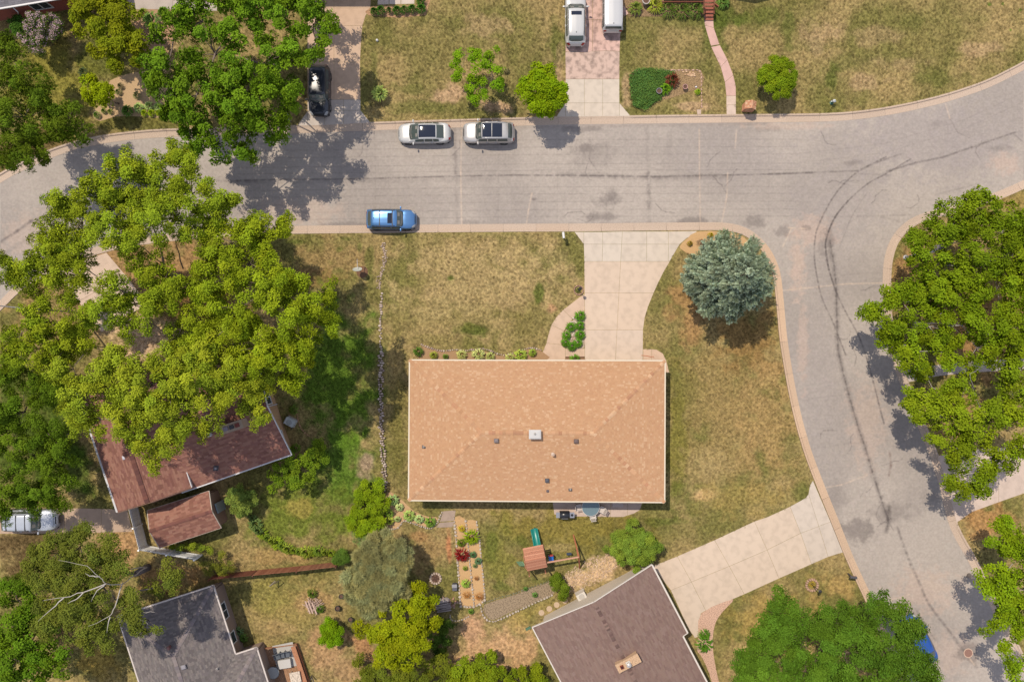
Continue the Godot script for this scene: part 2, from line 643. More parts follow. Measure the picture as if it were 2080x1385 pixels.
	streak(smooth([[1762, 390], [1730, 440], [1706, 500]]), 2.2, dark, 0.3, rag)
	var band := smooth([[1686, 488], [1693, 530], [1698, 577], [1700, 640], [1702, 700], [1709, 740], [1724, 800], [1742, 862], [1758, 910], [1776, 970], [1796, 1030], [1806, 1058]])
	streak(band, 8.0, dark, 0.4, rag)
	streak(band, 2.8, A(98, 90, 88), 0.6, rag)
	streak([[1806, 1030], [1806, 1052], [1800, 1078]], 7.0, A(84, 76, 74), 0.8, rag)
	streak([[1808, 920], [1810, 945], [1806, 965]], 4.0, A(120, 96, 88), 0.6, rag)
	streak(smooth([[1823, 1070], [1846, 1136], [1866, 1180], [1888, 1227], [1926, 1278], [1956, 1318], [1985, 1356]]), 4.5, dark, 0.55, rag)
	streak(smooth([[1860, 1236], [1880, 1270], [1900, 1300]]), 3.0, dark, 0.35, rag)
	streak([[1965, 1330], [1980, 1350]], 3.0, A(224, 200, 178), 0.7, rag)
	for j in [[1744, 352, 1820, 356], [1830, 450, 1790, 440], [1690, 440, 1850, 436], [1900, 395, 1990, 372]]:
		streak([[j[0], j[1]], [j[2], j[3]]], 3.0, dark, 0.3, rag)
	for k in 26:   # hairline cracks
		var x := rng.randf_range(700, 2060)
		var y := rng.randf_range(275, 440)
		if k > 16:
			x = rng.randf_range(1640, 1840)
			y = rng.randf_range(480, 1100)
		var line: Array = [[x, y]]
		var a := rng.randf() * TAU
		for s in 5:
			a += jitter(0.8)
			x += cos(a) * 9.0
			y += sin(a) * 9.0
			line.append([x, y])
		streak(line, 1.7, dark, 0.55, rag)
	# grit along the gutters
	streak([[740, 268], [1040, 258], [1560, 251]], 5.0, A(150, 134, 124), 0.35, rag)
	streak([[560, 462], [1040, 456], [1460, 450]], 5.0, A(150, 134, 124), 0.4, rag)
	return weave(0.05, 0.13, 0.5, 0.0, 77, 8.0)


# --- the setting ---------------------------------------------------------------
func north_edge() -> Array:
	return smooth([[-420, 640], [-220, 500], [-100, 416], [0, 352], [40, 331], [101, 304], [150, 288], [207, 275], [280, 266], [354, 261.5], [520, 257.5], [640, 253], [755, 248.5], [900, 243.5], [1040, 239.5], [1150, 236.5],
		[1280, 235], [1400, 233.5], [1500, 232.5], [1560, 232], [1650, 231], [1720, 228], [1790, 219.5], [1860, 206], [1930, 188], [2000, 164], [2050, 140], [2090, 118], [2200, 52], [2330, -40], [2480, -160]], 4)


func south_edge() -> Array:
	return smooth([[-420, 960], [-200, 790], [-80, 705], [0, 632], [42, 592], [100, 556], [160, 529], [250, 504], [350, 490], [450, 481], [565, 476], [700, 474], [1040, 471], [1166, 470.5], [1300, 469], [1416, 468], [1469, 468.5],
		[1500, 474], [1525, 487], [1547, 509], [1562, 535], [1571, 565], [1577, 620], [1585, 700], [1605, 814], [1627, 900], [1651, 968], [1690, 1065], [1722, 1144], [1762, 1230], [1800, 1320], [1840, 1410], [1900, 1540], [1990, 1740]], 4)


func east_edge() -> Array:
	return smooth([[2480, 160], [2250, 293], [2150, 347], [2080, 384], [2015, 411], [1950, 431], [1900, 443], [1858, 459], [1828, 488], [1813, 530], [1810, 590], [1813, 650], [1824, 710], [1841, 765], [1862, 815], [1880, 860],
		[1903, 915], [1924, 980], [1946, 1065], [1987, 1141], [2030, 1230], [2075, 1320], [2130, 1430], [2200, 1570], [2290, 1740]], 4)


# kerb and gutter along the edge of a lawn, cast in lengths of about three metres with open joints
func kerb(edge: Array, road_side: float, drops: Array) -> void:
	var root := struct_root("kerb")
	var pts := PackedVector3Array()
	var left := 0.0
	var w := gp(edge)
	for i in w.size() - 1:
		var l := w[i].distance_to(w[i + 1])
		while left < l:
			pts.append(w[i].lerp(w[i + 1], left / l))
			left += 0.5
		left -= l
	var i := 0
	while i < pts.size() - 1:
		var last := mini(i + 6, pts.size() - 1)
		var mid := pts[(i + last) / 2]
		if absf(mid.x) < 58.0 and absf(mid.z) < 42.0:
			var st := begin()
			st.set_smooth_group(-1)
			var rows: Array = []
			for k in range(i, last + 1):
				var d := (pts[mini(k + 1, pts.size() - 1)] - pts[maxi(k - 1, 0)]).normalized()
				var n := Vector3(-d.z, 0, d.x) * road_side
				var p := pts[k]
				if k == i:
					p += d * 0.012
				if k == last:
					p -= d * 0.012
				var drop := 0.0
				for q in drops:
					drop = maxf(drop, smoothstep(q[2] + 16.0, q[2] - 6.0, Vector2(p.x * F / H + 1040.0, p.z * F / H + 692.5).distance_to(Vector2(q[0], q[1]))))
				var row := PackedVector3Array()
				for o in [[0.0, -0.2, -0.2], [0.0, 0.135, 0.122], [0.15, 0.13, 0.1], [0.215, 0.035, 0.078], [0.26, 0.022, 0.064], [0.74, 0.012, 0.012], [0.74, -0.2, -0.2]]:
					row.append(p + n * o[0] + Vector3.UP * lerpf(o[1], o[2], drop))
				rows.append(row)
			for k in rows.size() - 1:
				for c in 6:
					quad(st, rows[k][c], rows[k + 1][c], rows[k + 1][c + 1], rows[k][c + 1])
			for e in [rows[0], rows[-1]]:
				for c in range(1, 6):
					tri(st, e[0], e[c], e[c + 1])
			var kc := A(218, 194, 173)
			if road_side < 0.0 and mid.x > 23.0:
				kc = A(226, 194, 164)   # rusty leaf litter has stained this gutter
			part(root, "kerb_section", done(st), mat(tinted(kc, 0.05, 0.012), 0.92, "grit", 0.22))
		i = last


# concrete cast in slabs: every slab a piece of its own, with a joint round it
func slabs(root: Node3D, called: String, polys: Array, c: Color, vary := 0.02, gap := 0.24, top := 0.124, grain := "slab", turf := true) -> void:
	for p in polys:
		var flat := poly2(p)
		if turf:
			no_turf(p, 1.0)
		var shrunk := Geometry2D.offset_polygon(flat, -gap)
		if shrunk.size():
			flat = shrunk[0]
		var pts := PackedVector3Array()
		for q in flat:
			pts.append(g(q.x, q.y, top))
		part(root, called, slab(pts, 0.1), mat(tinted(c, vary, 0.01), 0.9, grain, 0.18))


func make_setting() -> void:
	var turf := StandardMaterial3D.new()
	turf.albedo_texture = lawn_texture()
	lawn_rgb = turf.albedo_texture.get_image()
	turf.roughness = 1.0
	turf.metallic_specular = 0.1
	var tar := StandardMaterial3D.new()
	tar.albedo_texture = road_texture()
	tar.roughness = 0.93
	tar.metallic_specular = 0.3

	var far := PackedVector3Array([Vector3(-900, -0.3, -900), Vector3(900, -0.3, -900), Vector3(900, -0.3, 900), Vector3(-900, -0.3, 900)])
	struct("ground", slab(far, 0.5), mat(A(150, 138, 82), 1.0, "blotch", 0.02))
	var n := north_edge()
	var s := south_edge()
	var e := east_edge()
	var road: Array = n.duplicate()
	road.append_array(e)
	var back := s.duplicate()
	back.reverse()
	road.append_array(back)
	struct("road", sheet(gp(road), 0.2), tar)
	var block := n.duplicate()
	block.append_array([[2480, -420], [-420, -420]])
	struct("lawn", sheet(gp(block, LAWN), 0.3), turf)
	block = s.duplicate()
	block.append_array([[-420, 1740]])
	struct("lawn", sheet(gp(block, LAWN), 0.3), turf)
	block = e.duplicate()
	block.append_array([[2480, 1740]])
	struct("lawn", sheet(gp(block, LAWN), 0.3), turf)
	kerb(n, 1.0, [[678, 252, 70], [1205, 236, 72]])
	kerb(s, -1.0, [[1290, 469, 124], [1684, 1050, 84], [120, 540, 60]])
	kerb(e, 1.0, [[1928, 1000, 66], [1842, 762, 12]])
	keep_out.append([Rect2(-999, -999, 1, 1), PackedVector2Array()])

	var pale := A(224, 209, 192)
	var warm := A(229, 205, 182)
	# the drive of the main house
	var d := struct_root("driveway", "wide pale concrete driveway flaring towards the street in front of the tan-roofed house")
	slabs(d, "slab", [[[1167, 471], [1186, 471], [1186, 496]], [[1186, 471], [1224.5, 471], [1224.5, 496], [1186, 496]], [[1224.5, 471], [1264.5, 470], [1263, 496], [1224.5, 496]], [[1264.5, 470], [1314, 470], [1314, 496], [1263, 496]],
		[[1314, 470], [1358, 470], [1358, 496], [1314, 496]], [[1358, 470], [1416, 469], [1414, 474], [1395, 484], [1381, 496], [1358, 496]], [[1186, 496], [1224.5, 496], [1223.5, 531], [1187, 531]], [[1224.5, 496], [1263, 496], [1261, 531], [1223.5, 531]],
		[[1263, 496], [1314, 496], [1314, 531], [1261, 531]], [[1314, 496], [1358, 496], [1358, 531], [1314, 531]], [[1358, 496], [1381, 496], [1375, 506], [1361, 530], [1358, 531]]], pale)
	slabs(d, "slab", [[[1187, 531], [1261, 531], [1257.5, 595], [1187.5, 595]], [[1261, 531], [1361, 531], [1349, 551], [1337, 575], [1328, 595], [1257.5, 595]],
		[[1187.5, 595], [1257.5, 595], [1253.5, 670], [1188, 670]], [[1257.5, 595], [1328, 595], [1317, 622], [1310, 645], [1306.5, 670], [1253.5, 670]]], warm, 0.02)
	slabs(d, "slab", [[[1188, 670], [1253.5, 670], [1250, 740], [1188, 740]], [[1253.5, 670], [1306.5, 670], [1306, 740], [1250, 740]]], A(228, 206, 186), 0.015)
	# the drive in the north-west, under the maple
	d = struct_root("driveway", "concrete driveway half in the shade of the maple, with a black suv on it")
	slabs(d, "slab", [[[603, 255], [624, 226], [624, 255]], [[624, 224], [658.5, 224], [658.5, 254], [624, 255]], [[658.5, 224], [697.5, 224], [697.5, 252], [658.5, 254]], [[697.5, 224], [732, 224], [732, 250], [697.5, 252]], [[732, 224], [752, 249], [732, 250]],
		[[624, 202], [658.5, 202], [658.5, 224], [624, 224]], [[658.5, 202], [697.5, 202], [697.5, 224], [658.5, 224]], [[697.5, 202], [732, 202], [732, 224], [697.5, 224]]], A(214, 200, 188))
	slabs(d, "slab", [[[624, 126], [678, 126], [678, 202], [624, 202]], [[678, 126], [731, 126], [732, 202], [678, 202]], [[624, 52], [678, 52], [678, 126], [624, 126]], [[678, 52], [736, 52], [734, 70], [731, 126], [678, 126]],
		[[624, 16], [678, 16], [678, 52], [624, 52]], [[678, 16], [751, 16], [742, 32], [736, 52], [678, 52]], [[624, -40], [678, -40], [678, 16], [624, 16]], [[678, -40], [755, -40], [752, 16], [678, 16]]], A(222, 190, 162), 0.04)
	# the stained drive with two white cars
	d = struct_root("driveway", "worn pink-stained concrete driveway with two white cars parked on it")
	slabs(d, "slab", [[[1130, 237], [1149, 209], [1149, 237]], [[1149, 209], [1187, 209], [1187, 237], [1149, 237]], [[1187, 209], [1224.5, 209], [1224.5, 236], [1187, 237]], [[1224.5, 209], [1258.5, 209], [1258.5, 236], [1224.5, 236]], [[1258.5, 209], [1281, 235.5], [1258.5, 236]],
		[[1149, 160.5], [1187, 160.5], [1187, 209], [1149, 209]], [[1187, 160.5], [1224.5, 160.5], [1224.5, 209], [1187, 209]], [[1224.5, 160.5], [1258.5, 160.5], [1258.5, 209], [1224.5, 209]]], pale)
	slabs(d, "slab", [[[1148.5, 105], [1165, 103], [1182, 107], [1200, 104], [1230, 103], [1259, 104], [1258.5, 160.5], [1149, 160.5]]], A(222, 192, 176), 0.02, 0.3, 0.124, "stain")
	slabs(d, "slab", [[[1148, 40], [1204, 40], [1204, 104], [1182, 107], [1165, 103], [1148.5, 105]], [[1204, 40], [1262, 40], [1259, 104], [1230, 103], [1204, 104]], [[1146, -60], [1204, -60], [1204, 40], [1148, 40]], [[1204, -60], [1286, -60], [1284, 24], [1268, 33], [1262, 40], [1204, 40]]], A(228, 190, 176), 0.03, 0.3, 0.124, "stain")
	# the drive of the brown-roofed house in the south-east
	d = struct_root("driveway", "slanting beige concrete driveway of the brown-roofed house by the bend")
	slabs(d, "slab", [[[1326, 1150], [1376, 1130], [1405, 1182], [1363, 1199]], [[1363, 1199], [1405, 1182], [1434, 1240], [1424, 1246], [1420, 1292], [1412, 1296], [1398, 1275]],
		[[1376, 1130], [1452, 1097], [1482, 1150], [1405, 1182]], [[1405, 1182], [1482, 1150], [1512.5, 1207], [1434, 1240]], [[1452, 1097], [1533, 1059], [1559, 1117], [1482, 1150]], [[1482, 1150], [1559, 1117], [1583, 1175], [1512.5, 1207]],
		[[1533, 1059], [1560, 1050], [1605.5, 1029], [1627, 1083], [1559, 1117]], [[1559, 1117], [1627, 1083], [1649, 1146], [1583, 1175]]], A(229, 208, 187), 0.02)
	slabs(d, "slab", [[[1605.5, 1029], [1638, 1011], [1643, 1003], [1664, 1069], [1627, 1083]], [[1627, 1083], [1664, 1069], [1683, 1131], [1649, 1146]], [[1643, 1003], [1646, 986], [1652, 976], [1688, 1060], [1664, 1069]], [[1664, 1069], [1688, 1060], [1713, 1122], [1683, 1131]]], A(222, 207, 192), 0.02)
	# drives half hidden by trees
	d = struct_root("driveway", "sunlit concrete driveway between the eastern trees")
	slabs(d, "slab", [[[1905, 926], [1960, 918], [1975, 1040], [1944, 1062], [1926, 985]], [[1960, 918], [2030, 910], [2030, 1020], [1975, 1040]], [[2030, 910], [2110, 900], [2110, 992], [2030, 1020]], [[2110, 900], [2200, 892], [2200, 960], [2110, 992]]], A(222, 200, 184))
	d = struct_root("footpath", "narrow concrete path glimpsed under the eastern trees")
	slabs(d, "slab", [[[1838, 752], [1900, 742], [1905, 764], [1847, 776]], [[1900, 742], [1965, 733], [1965, 757], [1905, 764]], [[1965, 733], [2030, 730], [2030, 754], [1965, 757]], [[2030, 730], [2110, 727], [2110, 751], [2030, 754]]], A(206, 192, 182))
	d = struct_root("driveway", "brownish concrete driveway with a white van beside the dark western trees")
	slabs(d, "slab", [[[-80, 1032], [-10, 1032], [-10, 1084], [-80, 1084]], [[-10, 1032], [60, 1032], [60, 1084], [-10, 1084]], [[60, 1032], [130, 1032], [130, 1083], [60, 1084]], [[130, 1032], [205, 1033], [205, 1082], [130, 1083]], [[205, 1033], [258, 1036], [268, 1080], [205, 1082]]], A(198, 170, 146), 0.05)
	d = struct_root("driveway", "pale concrete driveway glimpsed through the big western trees")
	slabs(d, "slab", [[[112, 552], [160, 531], [205, 586], [158, 612]], [[160, 531], [215, 513], [255, 560], [205, 586]], [[158, 612], [205, 586], [250, 645], [205, 675]], [[205, 586], [255, 560], [300, 618], [250, 645]]], A(226, 200, 178))
	d = struct_root("patio", "shaded concrete slab at the foot of the north-western house")
	slabs(d, "slab", [[[252, -30], [350, -30], [350, 19], [262, 19]], [[350, -30], [440, -30], [440, 22], [350, 19]]], A(206, 192, 180))
	d = struct_root("steps", "row of pale concrete pads beside the top of the shaded driveway")
	slabs(d, "slab", [[[768, -20], [790, -20], [790, 9], [766, 10]], [[790, -20], [814, -20], [814, 8.5], [790, 9]], [[814, -20], [842, -20], [842, 8], [814, 8.5]]], A(228, 212, 198), 0.05, 0.6)
	# paths
	d = struct_root("footpath", "curving beige concrete path from the driveway to the front door")
	slabs(d, "slab", [[[1178, 603], [1187.5, 597], [1187.5, 631], [1171, 641], [1163, 648], [1144, 629], [1151, 624]], [[1144, 629], [1163, 648], [1152, 661], [1146, 672], [1120, 660], [1131, 643]], [[1120, 660], [1146, 672], [1142, 689], [1140, 700], [1110, 697], [1113, 683]],
		[[1110, 697], [1140, 700], [1148.5, 708], [1148.5, 738], [1102, 738], [1102, 716]], [[1148.5, 708], [1188, 708], [1188, 724.5], [1148.5, 724.5]]], A(226, 196, 170), 0.02)
	d = struct_root("footpath", "pink stepped path winding down the lawn from the wooden stairs")
	slabs(d, "slab", [[[1430, 26], [1448.5, 26], [1450.5, 56], [1432, 51]], [[1432, 51], [1450.5, 56], [1462, 90], [1444.5, 93]]], A(225, 184, 172), 0.03, 0.25)
	slabs(d, "slab", [[[1445, 95], [1463, 91.5], [1478, 121], [1464.5, 136]], [[1464.5, 136], [1478, 121], [1490, 152], [1473, 167]], [[1473, 167], [1490, 152], [1495, 174], [1495.5, 194.5], [1476, 194.5]]], A(226, 187, 175), 0.02, 0.25)
	slabs(d, "slab", [[[1476, 194.5], [1495.5, 194.5], [1495.5, 213], [1476, 213]], [[1476, 213], [1495.5, 213], [1495.5, 232], [1476.5, 232]]], A(228, 204, 186), 0.02)
	d = struct_root("footpath", "rounded concrete pad at the corner of the tan-roofed house")
	slabs(d, "slab", [[[1306.5, 709], [1324, 709], [1324, 745], [1306.5, 745]], [[1324, 709], [1334, 710], [1347, 718], [1354, 733], [1360, 757], [1324, 757]]], A(226, 194, 168), 0.02)
	d = struct_root("patio", "concrete patio along the rear wall of the tan-roofed house")
	slabs(d, "slab", [[[1120, 1000], [1170, 1000], [1170, 1049], [1126, 1045]], [[1170, 1000], [1208, 1000], [1208, 1049.5], [1170, 1049]], [[1208, 1000], [1240, 1000], [1240, 1050], [1208, 1049.5]], [[1240, 1000], [1275, 1000], [1275, 1047], [1266, 1050], [1240, 1050]], [[1275, 1000], [1312, 1000], [1300, 1036], [1288, 1043], [1275, 1047]]], A(216, 192, 176), 0.03)
	d = struct_root("footpath", "red gravel path along the brown-roofed house by the bend")
	slabs(d, "gravel", [smooth([[1425, 1246], [1490, 1217], [1469, 1242], [1455, 1263], [1449, 1290], [1449, 1320], [1453, 1348], [1461, 1385], [1480, 1450], [1452, 1450], [1446, 1385], [1428, 1338], [1416, 1320], [1419, 1295]], 3, true)], A(236, 194, 168), 0.0, 0.1, 0.128, "gravel")

	# beds
	var mulch := A(243, 198, 142)
	for b in [
			["mulch_bed", "bright orange mulch round the foot of the blue spruce", mulch, [[1416, 470.5], [1470, 470.5], [1500, 477], [1520, 490], [1512, 512], [1450, 516], [1408, 518], [1388, 509], [1381, 500], [1396, 485]]],
			["rock_bed", "bed of pale rocks between path and driveway", A(214, 190, 168), [[1187, 633], [1172, 643], [1158, 658], [1147.5, 674], [1143.5, 690], [1143, 699], [1150, 706.5], [1187, 706.5]]],
			["mulch_bed", "narrow strip of mulch under the eave by the front path", A(190, 150, 118), [[1150, 727], [1187, 727], [1187, 738], [1150, 738]]],
			["mulch_bed", "brown mulch bed between stone edging and the front eave", A(206, 166, 124), [[858, 702], [875, 708], [900, 714], [920, 712], [950, 716], [975, 711], [1000, 718], [1025, 724], [1050, 716], [1075, 709], [1100, 713], [1101, 738], [858, 738]]],
			["mulch_bed", "curved orange mulch bed of hostas at the house corner", A(240, 198, 148), [[786, 1000], [803, 1006], [821, 1020], [841, 1038], [868, 1049], [886, 1050], [889, 1060], [874, 1072], [858, 1068], [831, 1059], [820, 1057], [808, 1072], [783, 1074], [782, 1050]]],
			["mulch_bed", "long double bed of orange mulch running down the back lawn", mulch, [[922, 1052], [944, 1054], [946, 1060], [952, 1056], [966, 1057], [969, 1063], [975, 1100], [981, 1160], [985, 1217], [966, 1232], [936, 1230], [930, 1150]]],
			["soil_bed", "square plot of weeds and pots on the northern lawn", A(176, 146, 106), [[1284, 144], [1340, 143], [1424, 142], [1426, 176], [1400, 186], [1360, 200], [1330, 204], [1286, 200]]],
			["mulch_bed", "tan mulch bed beside the street under the north-western trees", A(234, 198, 152), [[222, 164], [263, 149], [320, 146], [360, 190], [352, 236], [278, 236], [235, 236], [202, 246], [188, 236], [192, 222], [215, 202], [220, 182]]],
			["mulch_bed", "reddish mulch bed below the north-western patio", A(216, 172, 134), [[276, 26], [340, 22], [352, 60], [345, 90], [303, 108], [276, 80]]],
			["soil_bed", "narrow soil strip with a row of round bushes", A(206, 162, 124), [[751, 16], [770, 11], [848, 9], [850, -30], [866, -30], [865, 31], [748, 31]]],
			["soil_bed", "bare grey soil bed inside the curved garden wall", A(176, 154, 126), [[984, 1228], [1040, 1210], [1124, 1180], [1125, 1206], [1040, 1242], [1014, 1255], [998, 1259], [986, 1248]]],
			["soil_bed", "planted strip in front of the wooden deck", A(170, 140, 104), [[1268, -30], [1440, -30], [1440, 30], [1346, 33], [1283, 33], [1276, 26]]]]:
		no_turf(b[3], 1.0)
		var grain := "soil" if b[0] == "soil_bed" else "gravel" if b[0] == "rock_bed" else "chips"
		struct(b[0], slab(gp(smooth(b[3], 2, true), LAWN + 0.018), 0.1), mat(b[2], 1.0, grain, 0.35 if grain == "chips" else 0.25), b[1])
	d = struct_root("footpath", "two worn flagstone steps between the back lawn and the beds")
	slabs(d, "slab", [[[899, 1038], [926, 1036], [923, 1058], [893, 1060]], [[893, 1061], [923, 1059], [919, 1071], [884, 1072]]], A(182, 160, 144), 0.06, 0.5, 0.13)


# --- houses ----------------------------------------------------------------------
# asphalt shingles laid course by course over a roof face; a-b is the eave, ra-rb the top edge
func shingle_face(st: SurfaceTool, a: Vector3, b: Vector3, rb: Vector3, ra: Vector3, course: float, tab: float, tones: Array, lip := 0.014, marks := []) -> void:
	var u := (b - a).normalized()
	var rise := (ra + rb) * 0.5 - (a + b) * 0.5
	rise -= u * rise.dot(u)
	var n := u.cross(rise.normalized())
	if n.y < 0.0:
		n = -n
	var rows := maxi(1, int(rise.length() / course))
	for i in rows:
		var t0 := float(i) / rows
		var t1 := minf(1.0, (i + 1.2) / rows)
		var l := a.lerp(ra, t0)
		var r := b.lerp(rb, t0)
		var l1 := a.lerp(ra, t1)
		var r1 := b.lerp(rb, t1)
		var len := l.distance_to(r)
		var x := -fposmod(i * 0.37 + rng.randf() * 0.2, 1.0) * tab
		while x < len:
			var w := tab * rng.randf_range(0.72, 1.28)
			var s0 := clampf(x, 0.0, len)
			var s1 := clampf(x + w - 0.006, 0.0, len)
			x += w
			if s1 - s0 < 0.03:
				continue
			var p := l + u * s0 + n * lip
			var q := l + u * s1 + n * lip
			var top := (l1 - l).dot(rise.normalized())
			var lim0 := maxf(s0, (l1 - l).dot(u))
			var lim1 := minf(s1, len + (r1 - r).dot(u))
			if lim1 <= lim0:
				lim1 = lim0 + 0.01
			var up := rise.normalized() * top + n * 0.002
			var p1 := l + u * lim0 + up
			var q1 := l + u * lim1 + up
			var c: Color = tones[rng.randi() % tones.size()]
			# the paler raised teeth of the laminate
			if marks and fposmod(sin(floorf((s0 + i * 0.07) / tab) * 12.9898 + i * 78.233) * 43758.5453, 1.0) < 0.15:
				c = marks[rng.randi() % marks.size()]
			st.set_color(tinted(c, 0.03, 0.008))
			quad(st, p, p1, q1, q)
			quad(st, p - n * (lip + 0.01), p, q, q - n * (lip + 0.01))


# folded cap pieces over a hip or a ridge
func caps(st: SurfaceTool, a: Vector3, b: Vector3, side: Vector3, tones: Array, w := 0.17, l := 0.3, drop := 0.2) -> void:
	var n := maxi(1, int(a.distance_to(b) / l))
	var z := (b - a).normalized()
	for i in n:
		var p := a.lerp(b, float(i) / n) + Vector3.UP * 0.045
		var q := a.lerp(b, (i + 1.25) / n) + Vector3.UP * 0.02
		if i == n - 1:
			q = b + Vector3.UP * 0.03
		var d := side * w - Vector3.UP * w * drop
		var e := -side * w - Vector3.UP * w * drop
		st.set_color(tinted(tones[rng.randi() % tones.size()], 0.09, 0.02))
		quad(st, p + e, q + e, q, p)
		quad(st, p, q, q + d, p + d)
		quad(st, p - z * 0.001 - Vector3.UP * 0.03, p + e - Vector3.UP * 0.03, p + e, p)
		quad(st, p + d, p + d - Vector3.UP * 0.03, p - Vector3.UP * 0.03, p)


func deck_face(st: SurfaceTool, pts: Array) -> void:
	for i in range(1, pts.size() - 1):
		tri(st, pts[0], pts[i], pts[i + 1])


func wall(root: Node3D, p: Vector3, q: Vector3, h: float, m: Material, thick := 0.16) -> Node3D:
	return part(root, "wall", bar(Vector3(p.x, h * 0.5, p.z), Vector3(q.x, h * 0.5, q.z), thick, h), m)


func gutter(root: Node3D, a: Vector3, b: Vector3, c: Color, w := 0.11, h := 0.13, called := "gutter") -> void:
	part(root, called, bar(a, b, w, h), mat(c, 0.5))


# a window set on a wall that runs from p to q, facing along out
func window(root: Node3D, p: Vector3, q: Vector3, s: float, y: float, w: float, h: float, out: Vector3, panes := 1) -> void:
	var u := (q - p).normalized()
	var c := p.lerp(q, s)
	c.y = y
	c += out * 0.1
	var st := begin()
	var t := Transform3D(Basis(u, Vector3.UP, u.cross(Vector3.UP)), c)
	for e in [[0.0, h / 2, w + 0.12, 0.09], [0.0, -h / 2, w + 0.12, 0.09]]:
		box_to(st, t * Transform3D(Basis(), Vector3(e[0], e[1], 0)), Vector3(e[2], e[3], 0.1))
	for k in panes + 1:
		box_to(st, t * Transform3D(Basis(), Vector3(-w / 2 + w * k / panes, 0, 0)), Vector3(0.08, h - 0.09, 0.098))
	var f := part(root, "window", done(st), mat(A(236, 236, 236), 0.5))
	for k in panes:
		part(f, "pane", box(Vector3(w / panes - 0.09, h - 0.1, 0.03), t * Transform3D(Basis(), Vector3(-w / 2 + w * (k + 0.5) / panes, 0, 0))), glass(Color(0.03, 0.04, 0.05)))


func door(root: Node3D, p: Vector3, q: Vector3, s: float, w: float, h: float, out: Vector3, c: Color, called := "door") -> void:
	var u := (q - p).normalized()
	var at := p.lerp(q, s)
	at.y = LAWN + h / 2
	at += out * 0.1
	var t := Transform3D(Basis(u, Vector3.UP, u.cross(Vector3.UP)), at)
	var d := part(root, called, box(Vector3(w, h, 0.07), t), mat(c, 0.5))
	part(d, "handle", box(Vector3(0.05, 0.12, 0.05), t * Transform3D(Basis(), Vector3(w * 0.4, 0, 0.055 if (u.cross(Vector3.UP)).dot(out) > 0 else -0.055))), mat(A(120, 110, 90), 0.3, "", 1.0, 0.8))


func vent_box(root: Node3D, at: Vector3, size: Vector3, c: Color, turn := 0.0, called := "roof_vent") -> Node3D:
	var b := Basis(Vector3.UP, turn)
	var st := begin()
	box_to(st, Transform3D(b, at + Vector3.UP * (size.y * 0.5 - 0.1)), Vector3(size.x * 0.72, size.y + 0.2, size.z * 0.72))
	var s := size * 0.5
	var top := at + Vector3.UP * size.y
	for k in 4:
		var x0 := [-1, 1, 1, -1][k] as float
		var z0 := [-1, -1, 1, 1][k] as float
		var x1 := [1, 1, -1, -1][k] as float
		var z1 := [-1, 1, 1, -1][k] as float
		var p := top + b * Vector3(x0 * s.x, 0, z0 * s.z)
		var q := top + b * Vector3(x1 * s.x, 0, z1 * s.z)
		var r := top + b * Vector3(x1 * s.x * 0.78, 0.05, z1 * s.z * 0.78)
		var o := top + b * Vector3(x0 * s.x * 0.78, 0.05, z0 * s.z * 0.78)
		quad(st, o, r, q, p)
		quad(st, p, q, q - Vector3.UP * 0.05, p - Vector3.UP * 0.05)
		tri(st, top + Vector3.UP * 0.07, r, o)
	return part(root, called, done(st), mat(c, 0.45))


func pipe_vent(root: Node3D, at: Vector3, r: float, h: float, c: Color, flash := true) -> void:
	var v := part(root, "vent_pipe", lathe([[r, -0.15], [r, h], [r * 0.7, h + 0.005], [r * 0.7, h - 0.1], [0.0, h - 0.1]], 12, at), mat(c, 0.5))
	if flash:
		part(v, "flashing", box(Vector3(r * 4.5, 0.03, r * 4.5), Transform3D(Basis(Vector3.RIGHT, -0.3), at + Vector3.UP * 0.05)), mat(A(74, 70, 76), 0.6))


func stuff_part(root: Node3D, called: String, mesh: Mesh, m: Material) -> MeshInstance3D:
	var o := part(root, called, mesh, m)
	o.set_meta("kind", "stuff")
	return o


func hip_roof(root: Node3D, c: Array, r: Array, tones: Array, cap_tones: Array, course: float, tab: float, edge: Color, marks := []) -> Node3D:
	# c: four eave corners going round from the north-west; r: two ridge ends, west and east
	var st := begin()
	var low := Vector3(0, -0.03, 0)
	deck_face(st, [c[0] + low, r[0] + low, r[1] + low, c[1] + low])
	deck_face(st, [c[1] + low, r[1] + low, c[2] + low])
	deck_face(st, [c[2] + low, r[1] + low, r[0] + low, c[3] + low])
	deck_face(st, [c[3] + low, r[0] + low, c[0] + low])
	deck_face(st, [c[0] + low * 4, c[1] + low * 4, c[2] + low * 4, c[3] + low * 4])
	var roof := part(root, "roof", done(st), mat(tones[0], 0.95))
	st = begin()
	shingle_face(st, c[1], c[0], r[0], r[1], course, tab, tones, 0.014, marks)
	shingle_face(st, c[2], c[1], r[1], r[1], course, tab, tones, 0.014, marks)
	shingle_face(st, c[3], c[2], r[1], r[0], course, tab, tones, 0.014, marks)
	shingle_face(st, c[0], c[3], r[0], r[0], course, tab, tones, 0.014, marks)
	stuff_part(roof, "shingles", done(st), vmat(0.95, "grit", 0.5))
	st = begin()
	for k in 4:
		var top: Vector3 = r[1] if k == 1 or k == 2 else r[0]
		var d: Vector3 = (top - c[k])
		caps(st, c[k], top, Vector3(-d.z, 0, d.x).normalized(), cap_tones)
	var dd: Vector3 = r[1] - r[0]
	caps(st, r[0], r[1], Vector3(-dd.z, 0, dd.x).normalized(), cap_tones)
	stuff_part(roof, "ridge_caps", done(st), vmat(0.95, "grit", 0.5))
	for k in 4:
		gutter(root, c[k] + Vector3(0, -0.04, 0), c[(k + 1) % 4] + Vector3(0, -0.04, 0), edge)
	return roof


